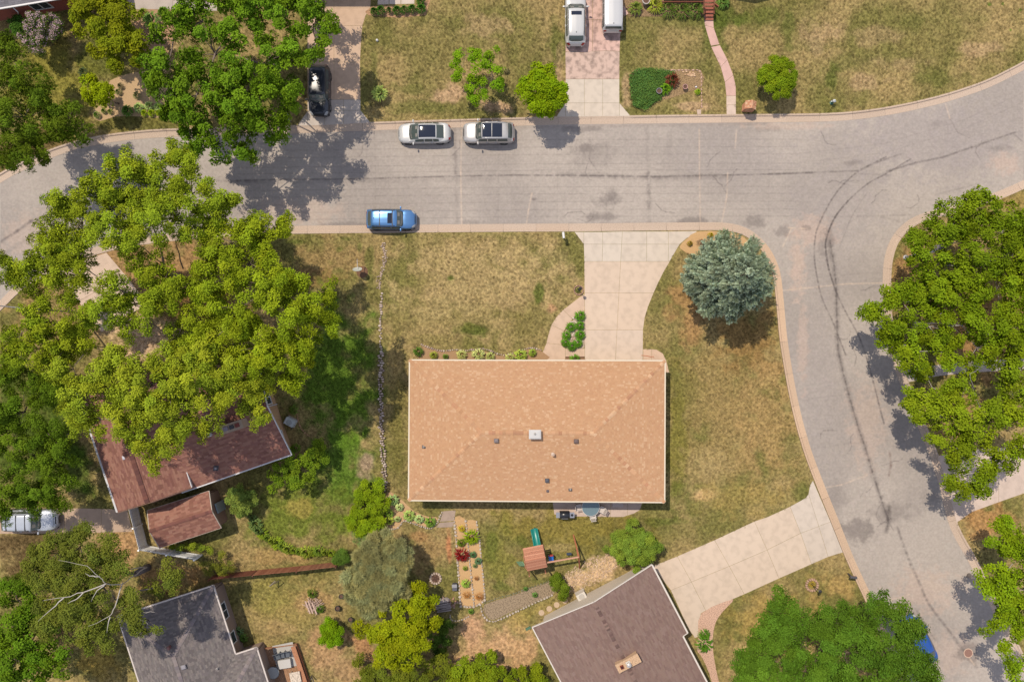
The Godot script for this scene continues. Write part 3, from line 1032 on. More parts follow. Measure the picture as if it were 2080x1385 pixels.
# walls a little inside the eaves; h up to the soffit
func walls_under(root: Node3D, c: Array, inset: float, h: float, m: Material) -> Array:
	var mid := Vector3.ZERO
	for p in c:
		mid += p / c.size()
	var flat := PackedVector2Array()
	for p in c:
		flat.append(Vector2(p.x, p.z))
	var inner: PackedVector2Array = Geometry2D.offset_polygon(flat, -inset, Geometry2D.JOIN_MITER)[0]
	var out: Array = []
	for p in inner:
		out.append(Vector3(p.x, 0, p.y))
	for i in out.size():
		var p: Vector3 = out[i]
		var q: Vector3 = out[(i + 1) % out.size()]
		var u := (q - p).normalized()
		wall(root, p + u * 0.08, q - u * 0.083, h, m)
	var keep: Array = []
	for p in c:
		keep.append([p.x * F / H + 1040.0, p.z * F / H + 692.5])
	no_turf(keep, -inset * 18.0)
	return out


func main_house() -> void:
	var root := thing("house", "single-storey house with a large tan hip roof at the centre of the corner lot", "house")
	var tones := [A(217, 169, 128), A(214, 166, 125), A(219, 172, 131), A(212, 163, 123), A(217, 170, 129), A(215, 167, 127), A(218, 171, 130)]
	var cap_tones := [A(218, 170, 129), A(212, 162, 122), A(231, 189, 150), A(217, 168, 128), A(206, 154, 118), A(222, 174, 134), A(218, 169, 128)]
	var e := 2.95
	var c := [g(831.5, 731, e), g(1351.5, 732.5, e), g(1350.5, 1020.5, e), g(829.5, 1016.5, e)]
	var r := [g(978, 879, 4.05), g(1206, 880, 4.05)]
	var roof := hip_roof(root, c, r, tones, cap_tones, 0.15, 0.2, A(238, 224, 200), [A(229, 187, 148), A(225, 181, 141)])
	var w := walls_under(root, c, 0.55, 2.84, mat(A(206, 188, 164), 0.85, "grit", 0.4))
	var inner: Array = []
	for k in w.size():
		inner.append(w[k])
	inner.sort_custom(func(a, b): return a.z + a.x * 0.001 < b.z + b.x * 0.001)
	var nw: Vector3 = inner[0]
	var ne: Vector3 = inner[1]
	var sw: Vector3 = inner[2]
	var se: Vector3 = inner[3]
	var north := Vector3(0, 0, -1)
	var south := Vector3(0, 0, 1)
	window(root, nw, ne, 0.1, 1.6, 1.6, 1.2, north, 2)
	window(root, nw, ne, 0.27, 1.6, 1.6, 1.2, north, 2)
	window(root, nw, ne, 0.43, 1.55, 2.4, 1.5, north, 3)
	door(root, nw, ne, 0.565, 0.95, 2.05, north, A(150, 60, 50))
	door(root, nw, ne, 0.79, 4.9, 2.15, north, A(236, 226, 210), "garage_door")
	window(root, sw, se, 0.12, 1.6, 1.4, 1.1, south, 2)
	window(root, sw, se, 0.3, 1.6, 1.4, 1.1, south, 2)
	door(root, sw, se, 0.68, 1.8, 2.05, south, A(220, 216, 210), "patio_door")
	window(root, sw, se, 0.88, 1.6, 1.2, 1.0, south)
	window(root, nw, sw, 0.5, 1.6, 1.4, 1.1, Vector3(-1, 0, 0), 2)
	window(root, ne, se, 0.3, 1.6, 1.0, 1.0, Vector3(1, 0, 0))
	# what stands on the roof
	var cap := vent_box(roof, g(1086.5, 881, 4.05) + Vector3(0, -0.05, 0), Vector3(1.05, 0.55, 0.8), A(216, 214, 212), 0.0, "chimney")
	part(cap, "flue", lathe([[0.09, 0.0], [0.09, 0.12], [0.05, 0.2], [0.0, 0.2]], 12, g(1086.5, 881, 4.57)), mat(A(190, 186, 180), 0.5))
	vent_box(roof, g(1008, 894.5, 3.93), Vector3(0.4, 0.22, 0.36), A(132, 120, 120))
	vent_box(roof, g(1170, 895.5, 3.93), Vector3(0.4, 0.22, 0.36), A(112, 92, 88))
	vent_box(roof, g(1111, 975, 3.3), Vector3(0.34, 0.24, 0.36), A(84, 86, 96))
	pipe_vent(roof, g(861, 907, 3.15), 0.07, 0.3, A(206, 198, 190))
	pipe_vent(roof, g(1158.5, 993.5, 3.14), 0.07, 0.3, A(206, 198, 190))
	pipe_vent(roof, g(1112.5, 997, 3.12), 0.05, 0.22, A(150, 130, 150))
	pipe_vent(roof, g(1124, 923, 3.72), 0.09, 0.5, A(226, 186, 160), false)
	part(roof, "vent_cap", lathe([[0.16, 0.0], [0.16, 0.05], [0.0, 0.14]], 12, g(1123, 922.5, 4.15)), mat(A(220, 196, 176), 0.4))


func brown_house() -> void:
	var root := thing("house", "house with weathered red-brown shingle roof half buried under the big western trees", "house")
	var tones := [A(162, 114, 98), A(152, 104, 90), A(170, 122, 106), A(142, 96, 84), A(172, 126, 108), A(156, 108, 96)]
	var dark := [A(112, 72, 64), A(124, 80, 70), A(104, 68, 62)]
	var white := A(226, 224, 226)
	var e := 3.0
	var se := g(591, 924, e)
	var sw := g(368, 1001, e)
	var w := (sw - se).normalized()
	var n := Vector3(-w.z, 0, w.x)
	if n.z > 0.0:
		n = -n
	var deep := 4.8
	var up := Vector3.UP * deep * 0.4
	sw = se + w * 13.0
	var rid_e := se + n * deep + up
	var rid_w := sw + n * deep + up
	var ne := se + n * deep * 2.0
	var nw := sw + n * deep * 2.0
	var st := begin()
	var low := Vector3(0, -0.03, 0)
	deck_face(st, [se + low, rid_e + low, rid_w + low, sw + low])
	deck_face(st, [ne + low, nw + low, rid_w + low, rid_e + low])
	var roof := part(root, "roof", done(st), mat(tones[0], 0.95))
	st = begin()
	shingle_face(st, sw, se, rid_e, rid_w, 0.17, 0.36, tones, 0.02)
	shingle_face(st, ne, nw, rid_w, rid_e, 0.17, 0.36, tones, 0.02)
	stuff_part(roof, "shingles", done(st), vmat(0.95, "grit", 0.5))
	st = begin()
	caps(st, rid_w, rid_e, n, dark)
	stuff_part(roof, "ridge_caps", done(st), vmat(0.95))
	gutter(root, se + low, se + w * 10.2 + low, white, 0.12)
	gutter(root, se + low - w * 0.05, rid_e + low - w * 0.05, white, 0.07, 0.18, "fascia")
	gutter(root, rid_e + low - w * 0.05, ne + low - w * 0.05, white, 0.07, 0.18, "fascia")
	# the cross wing with its gable to the south
	var a := g(238.5, 1040, 3.55)
	var b := g(388, 990, 3.6)
	var across := (b - a)
	across.y = 0.0
	var half := across.length() * 0.5
	across = across.normalized()
	var nn := Vector3(across.z, 0, -across.x)
	if nn.z > 0.0:
		nn = -nn
	var long := 11.0
	b = a + across * half * 2.0
	var ra := a + across * half + Vector3.UP * half * 0.42
	var st2 := begin()
	deck_face(st2, [a + low, a + nn * long + low, ra + nn * long + low, ra + low])
	deck_face(st2, [b + low, ra + low, ra + nn * long + low, b + nn * long + low])
	var wing := part(root, "wing_roof", done(st2), mat(tones[0], 0.95))
	st2 = begin()
	shingle_face(st2, a + nn * long, a, ra, ra + nn * long, 0.17, 0.36, tones, 0.02)
	shingle_face(st2, b, b + nn * long, ra + nn * long, ra, 0.17, 0.36, tones, 0.02)
	stuff_part(wing, "shingles", done(st2), vmat(0.95, "grit", 0.5))
	st2 = begin()
	caps(st2, ra, ra + nn * long, across, dark, 0.2, 0.32)
	stuff_part(wing, "ridge_caps", done(st2), vmat(0.95))
	gutter(root, a + low - across * 0.07, a + nn * long + low - across * 0.07, white, 0.16)
	gutter(root, a + low - nn * 0.05, ra + low - nn * 0.05, mat_brown(), 0.05, 0.16, "fascia")
	gutter(root, ra + low - nn * 0.05, b + low - nn * 0.05, mat_brown(), 0.05, 0.16, "fascia")
	gutter(root, b + low + across * 0.04, b + nn * 2.6 + low + across * 0.04, white, 0.07, 0.24, "fascia")
	# walls
	var siding := mat(A(214, 172, 128), 0.85, "grit", 0.4)
	var i1 := se + w * 0.75 + n * 0.5
	var i2 := ne + w * 0.75 - n * 0.5
	wall(root, i1, i2, e + 0.1, siding)
	var gable := begin()
	var g0 := Vector3(i1.x, e + 0.05, i1.z)
	var g1 := Vector3(i2.x, e + 0.05, i2.z)
	var gm := rid_e + w * 0.75 - Vector3.UP * 0.08
	for s in [0.08, -0.08]:
		tri(gable, g0 - w * s, gm - w * s, g1 - w * s)
	part(root, "gable_wall", done(gable), siding)
	for k in 7:
		var p := i1.lerp(i2, 0.06 + k * 0.13)
		part(root, "batten", bar(Vector3(p.x, 0.12, p.z) - w * 0.09, Vector3(p.x, e, p.z) - w * 0.09, 0.04, 0.03), mat(A(196, 156, 116), 0.85))
	wall(root, i1 + w * 0.1, i1 + w * 12.0, e - 0.15, siding)
	wall(root, i2 + w * 0.1, i2 + w * 12.0, e - 0.15, siding)
	window(root, i1, i2, 0.1, 2.05, 1.9, 1.35, -w, 3)
	window(root, i1, i2, 0.62, 2.05, 1.9, 1.35, -w, 3)
	part(root, "downpipe", bar(Vector3(i1.x, 0.2, i1.z) + n * 4.2 - w * 0.13, Vector3(i1.x, 2.9, i1.z) + n * 4.2 - w * 0.13, 0.08, 0.08), mat(white, 0.5))
	var v1 := a + across * 0.6 + nn * 0.5
	var v2 := b - across * 0.6 + nn * 0.5
	wall(root, v1, v2, 3.4, siding)
	wall(root, v1 + nn * 0.1, v1 + nn * 10.0, 3.4, siding)
	wall(root, v1 + nn * 10.1 + across * 0.1, v2 + nn * 10.1, 3.4, siding)
	gable = begin()
	tri(gable, Vector3(v1.x, 3.4, v1.z), ra + nn * 0.5 - Vector3.UP * 0.06, Vector3(v2.x, 3.4, v2.z))
	part(root, "gable_wall", done(gable), siding)
	window(root, v1, v2, 0.3, 1.7, 1.2, 1.1, -nn, 2)
	# chimney and vents
	var ch := g(471, 867, 5.9)
	ch.y = 0.0
	var tb := Basis(across, Vector3.UP, -nn)
	var cm := part(root, "chimney", box(Vector3(1.9, 2.6, 0.75), Transform3D(tb, ch + Vector3.UP * 4.75)), mat(A(190, 168, 146), 0.9, "grit", 0.8))
	for k in 3:
		part(cm, "flue", box(Vector3(0.36, 0.12, 0.34), Transform3D(tb, ch + Vector3.UP * 6.08 + tb * Vector3(-0.5 + k * 0.5, 0, 0))), mat([A(150, 140, 150), A(70, 70, 76), A(130, 60, 50)][k], 0.7))
	var vp := g(424, 883, 5.0)
	vent_box(wing, Vector3(vp.x, 4.75, vp.z), Vector3(0.34, 0.22, 0.34), A(216, 214, 220), 0.3)
	vp = g(253, 929, 4.5)
	vent_box(wing, Vector3(vp.x, 4.35, vp.z), Vector3(0.34, 0.3, 0.34), A(214, 214, 226), 0.3)
	vp = g(438, 951, 4.0)
	pipe_vent(roof, Vector3(vp.x, 3.95, vp.z), 0.1, 0.3, A(170, 166, 176))
	part(roof, "branch", bar(g(340, 926, 4.75), g(359, 933, 4.6), 0.06, 0.05), mat(A(206, 140, 90), 0.9))
	no_turf([[200, 830], [500, 740], [600, 900], [380, 990], [260, 1020]])


func mat_brown() -> Color:
	return A(150, 112, 92)


# --- the shed, grey house and the house by the bend ---------------------------------
func shed() -> void:
	var root := thing("shed", "small shed with red-brown gable roof behind the white picket fence", "shed")
	var tones := [A(166, 116, 100), A(156, 108, 92), A(176, 126, 108), A(148, 100, 86), A(176, 130, 112)]
	var e := 2.3
	var nw := g(298, 1037, e)
	var ne := g(424, 997, e)
	var se := g(449, 1072, e)
	var sw := g(323, 1113, e)
	var up := Vector3.UP * 0.75
	var rw := (nw + sw) * 0.5 + up
	var re := (ne + se) * 0.5 + up
	var low := Vector3(0, -0.03, 0)
	var st := begin()
	deck_face(st, [nw + low, rw + low, re + low, ne + low])
	deck_face(st, [se + low, re + low, rw + low, sw + low])
	var roof := part(root, "roof", done(st), mat(tones[0], 0.95))
	st = begin()
	shingle_face(st, ne, nw, rw, re, 0.17, 0.34, tones, 0.02)
	shingle_face(st, sw, se, re, rw, 0.17, 0.34, tones, 0.02)
	stuff_part(roof, "shingles", done(st), vmat(0.95, "grit", 0.5))
	st = begin()
	caps(st, rw, re, (se - ne).normalized(), [A(120, 78, 70), A(134, 88, 78)], 0.15)
	stuff_part(roof, "ridge_caps", done(st), vmat(0.95))
	for k in [[se, sw], [ne, re], [re, se], [nw, rw], [rw, sw], [nw, ne]]:
		gutter(root, k[0] + low, k[1] + low, A(196, 184, 170), 0.06, 0.1, "fascia")
	var m := mat(A(166, 134, 112), 0.9, "grit", 0.4)
	var i := walls_under(root, [nw, ne, se, sw], 0.22, e - 0.05, m)
	st = begin()
	tri(st, ne * Vector3(1, 0, 1) + Vector3(-0.2, e - 0.1, 0.2), re - up * 0.15 - Vector3(0.2, 0, 0), se * Vector3(1, 0, 1) + Vector3(-0.2, e - 0.1, -0.2))
	part(root, "gable_wall", done(st), m)
	door(root, ne, se, 0.5, 0.9, 1.9, (se - sw).normalized() * -0.15 * Vector3(1, 0, 1), A(150, 170, 180))


func grey_house() -> void:
	var root := thing("house", "house with plain grey hip roof in the south-west, branches lying over its corner", "house")
	var tones := [A(129, 121, 119), A(121, 113, 112), A(137, 128, 125), A(115, 107, 106), A(143, 134, 130), A(127, 119, 118)]
	var cap_tones := [A(138, 128, 128), A(146, 134, 132), A(128, 118, 120)]
	var white := A(226, 214, 206)
	var e := 3.0
	var nw := g(238, 1252, e)
	var ne := g(433, 1189, e)
	var x := (ne - nw).normalized()
	var s := Vector3(-x.z, 0, x.x)
	var wide := nw.distance_to(ne)
	var long := 15.0
	var se := ne + s * long
	var sw := nw + s * long
	var rise := Vector3.UP * wide * 0.5 * 0.36
	var rn := nw + x * wide * 0.5 + s * wide * 0.5 + rise
	var rs := sw + x * wide * 0.5 + rise
	var low := Vector3(0, -0.03, 0)
	var st := begin()
	deck_face(st, [nw + low, rn + low, ne + low])
	deck_face(st, [ne + low, rn + low, rs + low, se + low])
	deck_face(st, [sw + low, rs + low, rn + low, nw + low])
	var roof := part(root, "roof", done(st), mat(tones[0], 0.95))
	st = begin()
	shingle_face(st, ne, nw, rn, rn, 0.15, 0.3, tones)
	shingle_face(st, se, ne, rn, rs, 0.15, 0.3, tones)
	shingle_face(st, nw, sw, rs, rn, 0.15, 0.3, tones)
	# the east wing
	var q := ne + s * 6.35 - x * 3.6
	var wn := 5.55
	var qe := q + x * wn
	var qrise := Vector3.UP * wn * 0.5 * 0.36
	var qr := q + x * wn * 0.5 + s * wn * 0.5 + qrise
	var qs := qr + s * 9.0
	shingle_face(st, qe, q, qr, qr, 0.15, 0.3, tones)
	shingle_face(st, qe + s * 11.8, qe, qr, qs, 0.15, 0.3, tones)
	shingle_face(st, q, q + s * 11.8, qs, qr, 0.15, 0.3, tones)
	stuff_part(roof, "shingles", done(st), vmat(0.95, "grit", 0.5))
	st = begin()
	for k in [[nw, rn], [ne, rn], [rn, rs], [q + x * 0.0, qr], [qe, qr], [qr, qs]]:
		var d: Vector3 = k[1] - k[0]
		caps(st, k[0], k[1], Vector3(-d.z, 0, d.x).normalized(), cap_tones)
	stuff_part(roof, "ridge_caps", done(st), vmat(0.95))
	gutter(root, nw + low, ne + low, white)
	gutter(root, nw + low, sw + low, white)
	gutter(root, ne + low, ne + s * 6.35 + low, white)
	gutter(root, ne + s * 6.35 + low, qe + low, white)
	gutter(root, qe + low, qe + s * 11.8 + low, white)
	var m := mat(A(176, 152, 136), 0.9, "grit", 0.4)
	var a := nw + (x + s) * 0.5
	var b := ne + (s - x) * 0.5
	wall(root, a, b, 2.9, m)
	wall(root, a + s * 0.1, a + s * 14.0, 2.9, m)
	wall(root, b + s * 0.1, b + s * 6.3, 2.9, m)
	wall(root, b + s * 6.4 - x * 0.1, b + s * 6.4 + x * 1.9, 2.9, m)
	wall(root, b + s * 6.5 + x * 1.9, b + s * 16.0 + x * 1.9, 2.9, m)
	window(root, b, b + s * 6.3, 0.35, 1.7, 1.4, 1.1, x, 2)
	window(root, b, b + s * 6.3, 0.75, 1.7, 1.0, 1.1, x)
	window(root, a, b, 0.5, 1.7, 1.4, 1.1, -s, 2)
	var vp := g(344, 1314, 4.4)
	vent_box(roof, Vector3(vp.x, 4.3, vp.z), Vector3(0.22, 0.4, 0.3), A(140, 90, 84), 0.3)
	vp = g(373, 1354, 4.4)
	vent_box(roof, Vector3(vp.x, 4.32, vp.z), Vector3(0.42, 0.22, 0.38), A(158, 154, 160), 0.3)
	vp = g(441, 1357, 3.6)
	pipe_vent(roof, Vector3(vp.x, 3.5, vp.z), 0.08, 0.3, A(206, 200, 196))
	no_turf([[250, 1262], [425, 1205], [480, 1330], [515, 1330], [540, 1400], [270, 1400]])


func bend_house() -> void:
	var root := thing("house", "long house with dark purplish-brown gable roof and tan chimney by the bend", "house")
	var tones := [A(148, 121, 111), A(140, 113, 104), A(154, 128, 118), A(144, 118, 109), A(150, 124, 113)]
	var dark := [A(124, 100, 92), A(148, 122, 112), A(116, 92, 86), A(144, 118, 108)]
	var white := A(232, 222, 210)
	var e := 3.0
	var w := g(1081.5, 1275, e)
	var n := g(1325, 1147.5, e)
	var x := (n - w).normalized()
	var s := Vector3(-x.z, 0, x.x)
	var half := w.distance_to(n) * 0.5
	var long := 17.0
	var rise := Vector3.UP * half * 0.26
	var r0 := w + x * half + rise
	var low := Vector3(0, -0.03, 0)
	var step := 6.75
	var cut := 0.5
	var dip := Vector3.UP * cut * 0.26
	var st := begin()
	deck_face(st, [w + low, w + s * long + low, r0 + s * long + low, r0 + low])
	deck_face(st, [n + low, r0 + low, r0 + s * step + low, n + s * step + low])
	deck_face(st, [n - x * cut + dip + s * step + low, r0 + s * step + low, r0 + s * long + low, n - x * cut + dip + s * long + low])
	var roof := part(root, "roof", done(st), mat(tones[0], 0.95))
	st = begin()
	shingle_face(st, w, w + s * long, r0 + s * long, r0, 0.14, 0.4, tones, 0.01)
	shingle_face(st, n + s * step, n, r0, r0 + s * step, 0.14, 0.4, tones, 0.01)
	shingle_face(st, n - x * cut + dip + s * long, n - x * cut + dip + s * step, r0 + s * step, r0 + s * long, 0.14, 0.4, tones, 0.01)
	stuff_part(roof, "shingles", done(st), vmat(0.95, "grit", 0.5))
	st = begin()
	caps(st, r0, r0 + s * long, x, dark, 0.16, 0.17, 0.26)
	stuff_part(roof, "ridge_caps", done(st), vmat(0.95))
	gutter(root, w + low, w + s * long + low, white, 0.1)
	gutter(root, n + low, n + s * step + low, white, 0.14)
	gutter(root, n + s * step + low, n - x * cut + dip + s * step + low, white, 0.07)
	gutter(root, n - x * cut + dip + s * step + low, n - x * cut + dip + s * long + low, white, 0.14)
	gutter(root, w + low - s * 0.05, r0 + low - s * 0.05, white, 0.08, 0.2, "fascia")
	gutter(root, r0 + low - s * 0.05, n + low - s * 0.05, white, 0.08, 0.2, "fascia")
	var m := mat(A(236, 222, 204), 0.85, "grit", 0.4)
	var a := w + x * 0.9 + s * 0.62
	var b := n - x * 0.6 + s * 0.62
	wall(root, a + x * 0.1, b - x * 0.1, 2.92, m)
	st = begin()
	tri(st, Vector3(a.x, 2.9, a.z), r0 + s * 0.6 - Vector3.UP * 0.08, Vector3(b.x, 2.9, b.z))
	part(root, "gable_wall", done(st), m)
	wall(root, a + s * 0.1, a + s * 16.0, 2.9, m)
	wall(root, b + s * 0.1, b + s * 6.4, 2.9, mat(A(200, 176, 156), 0.85))
	wall(root, b - x * 0.5 + s * 6.5, b - x * 0.5 + s * 16.0, 2.9, mat(A(200, 176, 156), 0.85))
	door(root, b, b + s * 6.4, 0.5, 4.6, 2.1, x, A(226, 214, 200), "garage_door")
	# chimney with a clay flue and a metal cowl
	var at := g(1276, 1346, 4.8)
	at.y = 0.0
	var tb := Basis(x, Vector3.UP, s)
	var st3 := begin()
	box_to(st3, Transform3D(tb, at + Vector3.UP * 4.25), Vector3(2.05, 1.3, 0.72))
	box_to(st3, Transform3D(tb, at + Vector3.UP * 4.93), Vector3(2.15, 0.1, 0.8))
	var ch := part(root, "chimney", done(st3), mat(A(228, 190, 152), 0.9, "stain", 1.2))
	part(ch, "clay_flue", box(Vector3(0.3, 0.22, 0.3), Transform3D(tb, at + Vector3.UP * 5.0 - x * 0.62)), mat(A(150, 66, 40), 0.9))
	part(ch, "flue_mouth", box(Vector3(0.2, 0.02, 0.2), Transform3D(tb, at + Vector3.UP * 5.115 - x * 0.62)), mat(A(60, 28, 22), 0.9))
	part(ch, "cowl", lathe([[0.13, 0.0], [0.13, 0.35], [0.21, 0.37], [0.2, 0.43], [0.0, 0.5]], 14, at + Vector3.UP * 4.97), mat(A(214, 210, 206), 0.35, "", 1.0, 0.4))
	part(ch, "cowl_base", box(Vector3(0.4, 0.05, 0.4), Transform3D(tb, at + Vector3.UP * 5.0)), mat(A(226, 220, 210), 0.5))
	no_turf([[1085, 1274], [1322, 1150], [1400, 1280], [1450, 1400], [1140, 1400]])


# only their near edges, steps and shadows reach the survey
func northern_houses() -> void:
	var grey := [A(136, 132, 138), A(128, 124, 130), A(144, 140, 146)]
	var root := thing("house", "grey-roofed red-brick house cut off at the north-west corner", "house")
	var a := g(-140, 40, 3.0)
	var b := g(176, -12, 3.0)
	var x := (b - a).normalized()
	var n := Vector3(x.z, 0, -x.x)
	var low := Vector3(0, -0.03, 0)
	var up := n * 6.0 + Vector3.UP * 2.0
	var st := begin()
	deck_face(st, [a + low, a + up + low, b + up + low, b + low])
	deck_face(st, [a + up + low, a + n * 12.0 + low, b + n * 12.0 + low, b + up + low])
	var roof := part(root, "roof", done(st), mat(grey[0], 0.95))
	st = begin()
	shingle_face(st, b, a, a + up, b + up, 0.15, 0.3, grey)
	stuff_part(roof, "shingles", done(st), vmat(0.95, "grit", 0.5))
	gutter(root, a + low, b + low, A(228, 226, 226), 0.13)
	var m := mat(A(168, 92, 74), 0.95, "grit", 0.8)
	var p := a + n * 0.5 + x * 0.4
	var q := b + n * 0.5 + x * 2.0
	wall(root, p, q, 2.9, m)
	wall(root, q + n * 0.1, q + n * 11.0, 2.9, m)
	window(root, p, q, 0.55, 1.6, 1.6, 1.2, -n, 2)
	part(root, "downpipe", tube(PackedVector3Array([g(24, 14, 2.9), g(35, 24, 2.5), g(37, 36, 0.2)]), 0.05, 0.05, 6), mat(A(214, 212, 214), 0.5))
	no_turf([[-140, 60], [176, 10], [176, -40], [-140, -40]])

	root = thing("house", "house just north of the scene, its garage opening on the shaded driveway", "house")
	var c := [g(440, -420, 3.0), g(768, -420, 3.0), g(768, -46, 3.0), g(440, -46, 3.0)]
	hip_roof(root, c, [g(600, -270, 4.6), g(610, -200, 4.6)], grey, grey, 0.3, 0.6, A(228, 226, 226))
	var w := walls_under(root, c, 0.5, 2.85, m)
	door(root, g(640, -22), g(752, -22), 0.5, 4.6, 2.1, Vector3(0, 0, 1), A(226, 220, 214), "garage_door")

	root = thing("house", "house with a brown wooden deck and stairs at the northern edge", "house")
	var wood := mat(A(150, 84, 62), 0.85, "wood", 0.6)
	c = [g(1150, -430, 3.4), g(1640, -430, 3.4), g(1640, -118, 3.4), g(1150, -118, 3.4)]
	hip_roof(root, c, [g(1300, -275, 5.4), g(1490, -275, 5.4)], grey, grey, 0.3, 0.6, A(228, 226, 226))
	walls_under(root, c, 0.5, 3.2, mat(A(186, 160, 136), 0.9))
	st = begin()
	var k := H / F
	var gx := (1492.0 - 1040.0) * k
	var gz := (-44.0 - 692.5) * k
	var gb := Vector3(gx, 0, gz)
	for side in [-1.0, 1.0]:
		quad(st, gb + Vector3(0, 5.5, 0), gb + Vector3(side * 2.6, 4.3, 0), gb + Vector3(side * 2.6, 4.3, -4.0), gb + Vector3(0, 5.5, -4.0))
	part(root, "porch_roof", done(st), mat(grey[1], 0.95))
	part(root, "porch_gable", bar(gb + Vector3(-2.4, 3.9, 0), gb + Vector3(2.4, 3.9, 0), 0.1, 0.8), mat(A(214, 206, 196), 0.8))
	for side in [-2.2, 2.2]:
		part(root, "post", bar(gb + Vector3(side, 0.1, -0.1), gb + Vector3(side, 3.6, -0.1), 0.14, 0.14), wood)
	# deck boards, rim and stairs
	for i in 14:
		var z := g(0, 1.5 - i * 3.4, 0).z
		part(root, "deck_board", bar(Vector3(g(1346, 0, 1.0).x, 1.0, z), Vector3(g(1431, 0, 1.0).x, 1.0, z), 0.135, 0.035), mat(tinted(A(140, 78, 58), 0.08), 0.85, "wood", 0.6))
	part(root, "deck_rim", bar(Vector3(g(1346, 0, 1.0).x, 0.9, g(0, 4, 0.9).z), Vector3(g(1431, 0, 1.0).x, 0.9, g(0, 4, 0.9).z), 0.05, 0.24), wood)
	for i in 6:
		var h := 1.0 - i * 0.16
		var z := g(0, 1.0, 1.0).z + i * 0.265
		part(root, "stair_tread", bar(Vector3(g(1432, 0, h).x, h, z), Vector3(g(1449.5, 0, h).x, h, z), 0.25, 0.05), mat(tinted(A(176, 104, 82), 0.06), 0.85, "wood", 0.6))
	for xx in [1430.5, 1451.0]:
		part(root, "stair_rail", bar(g(xx, -6, 1.9), g(xx, 27, 0.95), 0.07, 0.09), mat(A(170, 108, 80), 0.85))
		part(root, "post", bar(g(xx, 27, 0.1), g(xx, 27, 1.0), 0.09, 0.09), wood)
		part(root, "post", bar(g(xx, 14, 0.1), g(xx, 14, 1.5), 0.09, 0.09), wood)
	part(root, "stair_rail", bar(g(1452, 8, 1.0), g(1460, 14, 1.0), 0.09, 0.3), mat(A(160, 92, 66), 0.85))


# --- plants ------------------------------------------------------------------------
func leaf_to(st: SurfaceTool, at: Vector3, dir: Vector3, side: Vector3, l: float, w: float, fold := 0.18) -> void:
	var up := side.cross(dir).normalized()
	var m := at + dir * l * 0.45
	var a := m - side * w * 0.5 + up * w * fold
	var b := m + side * w * 0.5 + up * w * fold
	var tip := at + dir * l - up * l * 0.12
	tri(st, at, a, tip)
	tri(st, at, tip, b)


# a spray of leaves about the size of a hand-basket, copied all through a crown
func sprig(kind: String, variant: int) -> ArrayMesh:
	var key := kind + str(variant)
	if leaf_meshes.has(key):
		return leaf_meshes[key]
	var r := RandomNumberGenerator.new()
	r.seed = 400 + variant * 17 + kind.length()
	var st := begin()
	var spec: Array = {"broad": [12, 0.19, 0.16, 0.27], "ash": [14, 0.18, 0.09, 0.28], "fine": [15, 0.12, 0.09, 0.22], "tiny": [14, 0.09, 0.055, 0.15], "juniper": [16, 0.2, 0.035, 0.12], "flower": [12, 0.09, 0.09, 0.16]}[kind]
	for i in spec[0]:
		var a := r.randf() * TAU
		var rr: float = spec[3] * sqrt(r.randf())
		var at := Vector3(cos(a) * rr, r.randf_range(-0.1, 0.1) * spec[3] * 4.0, sin(a) * rr)
		var b := a + r.randf_range(-0.9, 0.9)
		var dir := Vector3(cos(b), r.randf_range(-0.35, 0.3) if kind != "juniper" else r.randf_range(0.1, 1.2), sin(b)).normalized()
		var side := dir.cross(Vector3.UP).normalized()
		side = side.rotated(dir, r.randf_range(-0.7, 0.7))
		leaf_to(st, at, dir, side, spec[1] * r.randf_range(0.75, 1.25), spec[2] * r.randf_range(0.8, 1.2))
	leaf_meshes[key] = done(st)
	return leaf_meshes[key]


func crown_part(root: Node3D, called: String, kind: String, where: Array, tints: PackedColorArray, through := 0.45) -> MultiMeshInstance3D:
	var mm := MultiMesh.new()
	mm.transform_format = MultiMesh.TRANSFORM_3D
	mm.use_colors = true
	mm.mesh = sprig(kind, taken.size() % 4)
	mm.instance_count = where.size()
	for i in where.size():
		mm.set_instance_transform(i, where[i])
		mm.set_instance_color(i, tints[i])
	var o := MultiMeshInstance3D.new()
	o.name = called
	o.multimesh = mm
	o.material_override = leafmat(through)
	o.set_meta("kind", "stuff")
	root.add_child(o, true)
	return o


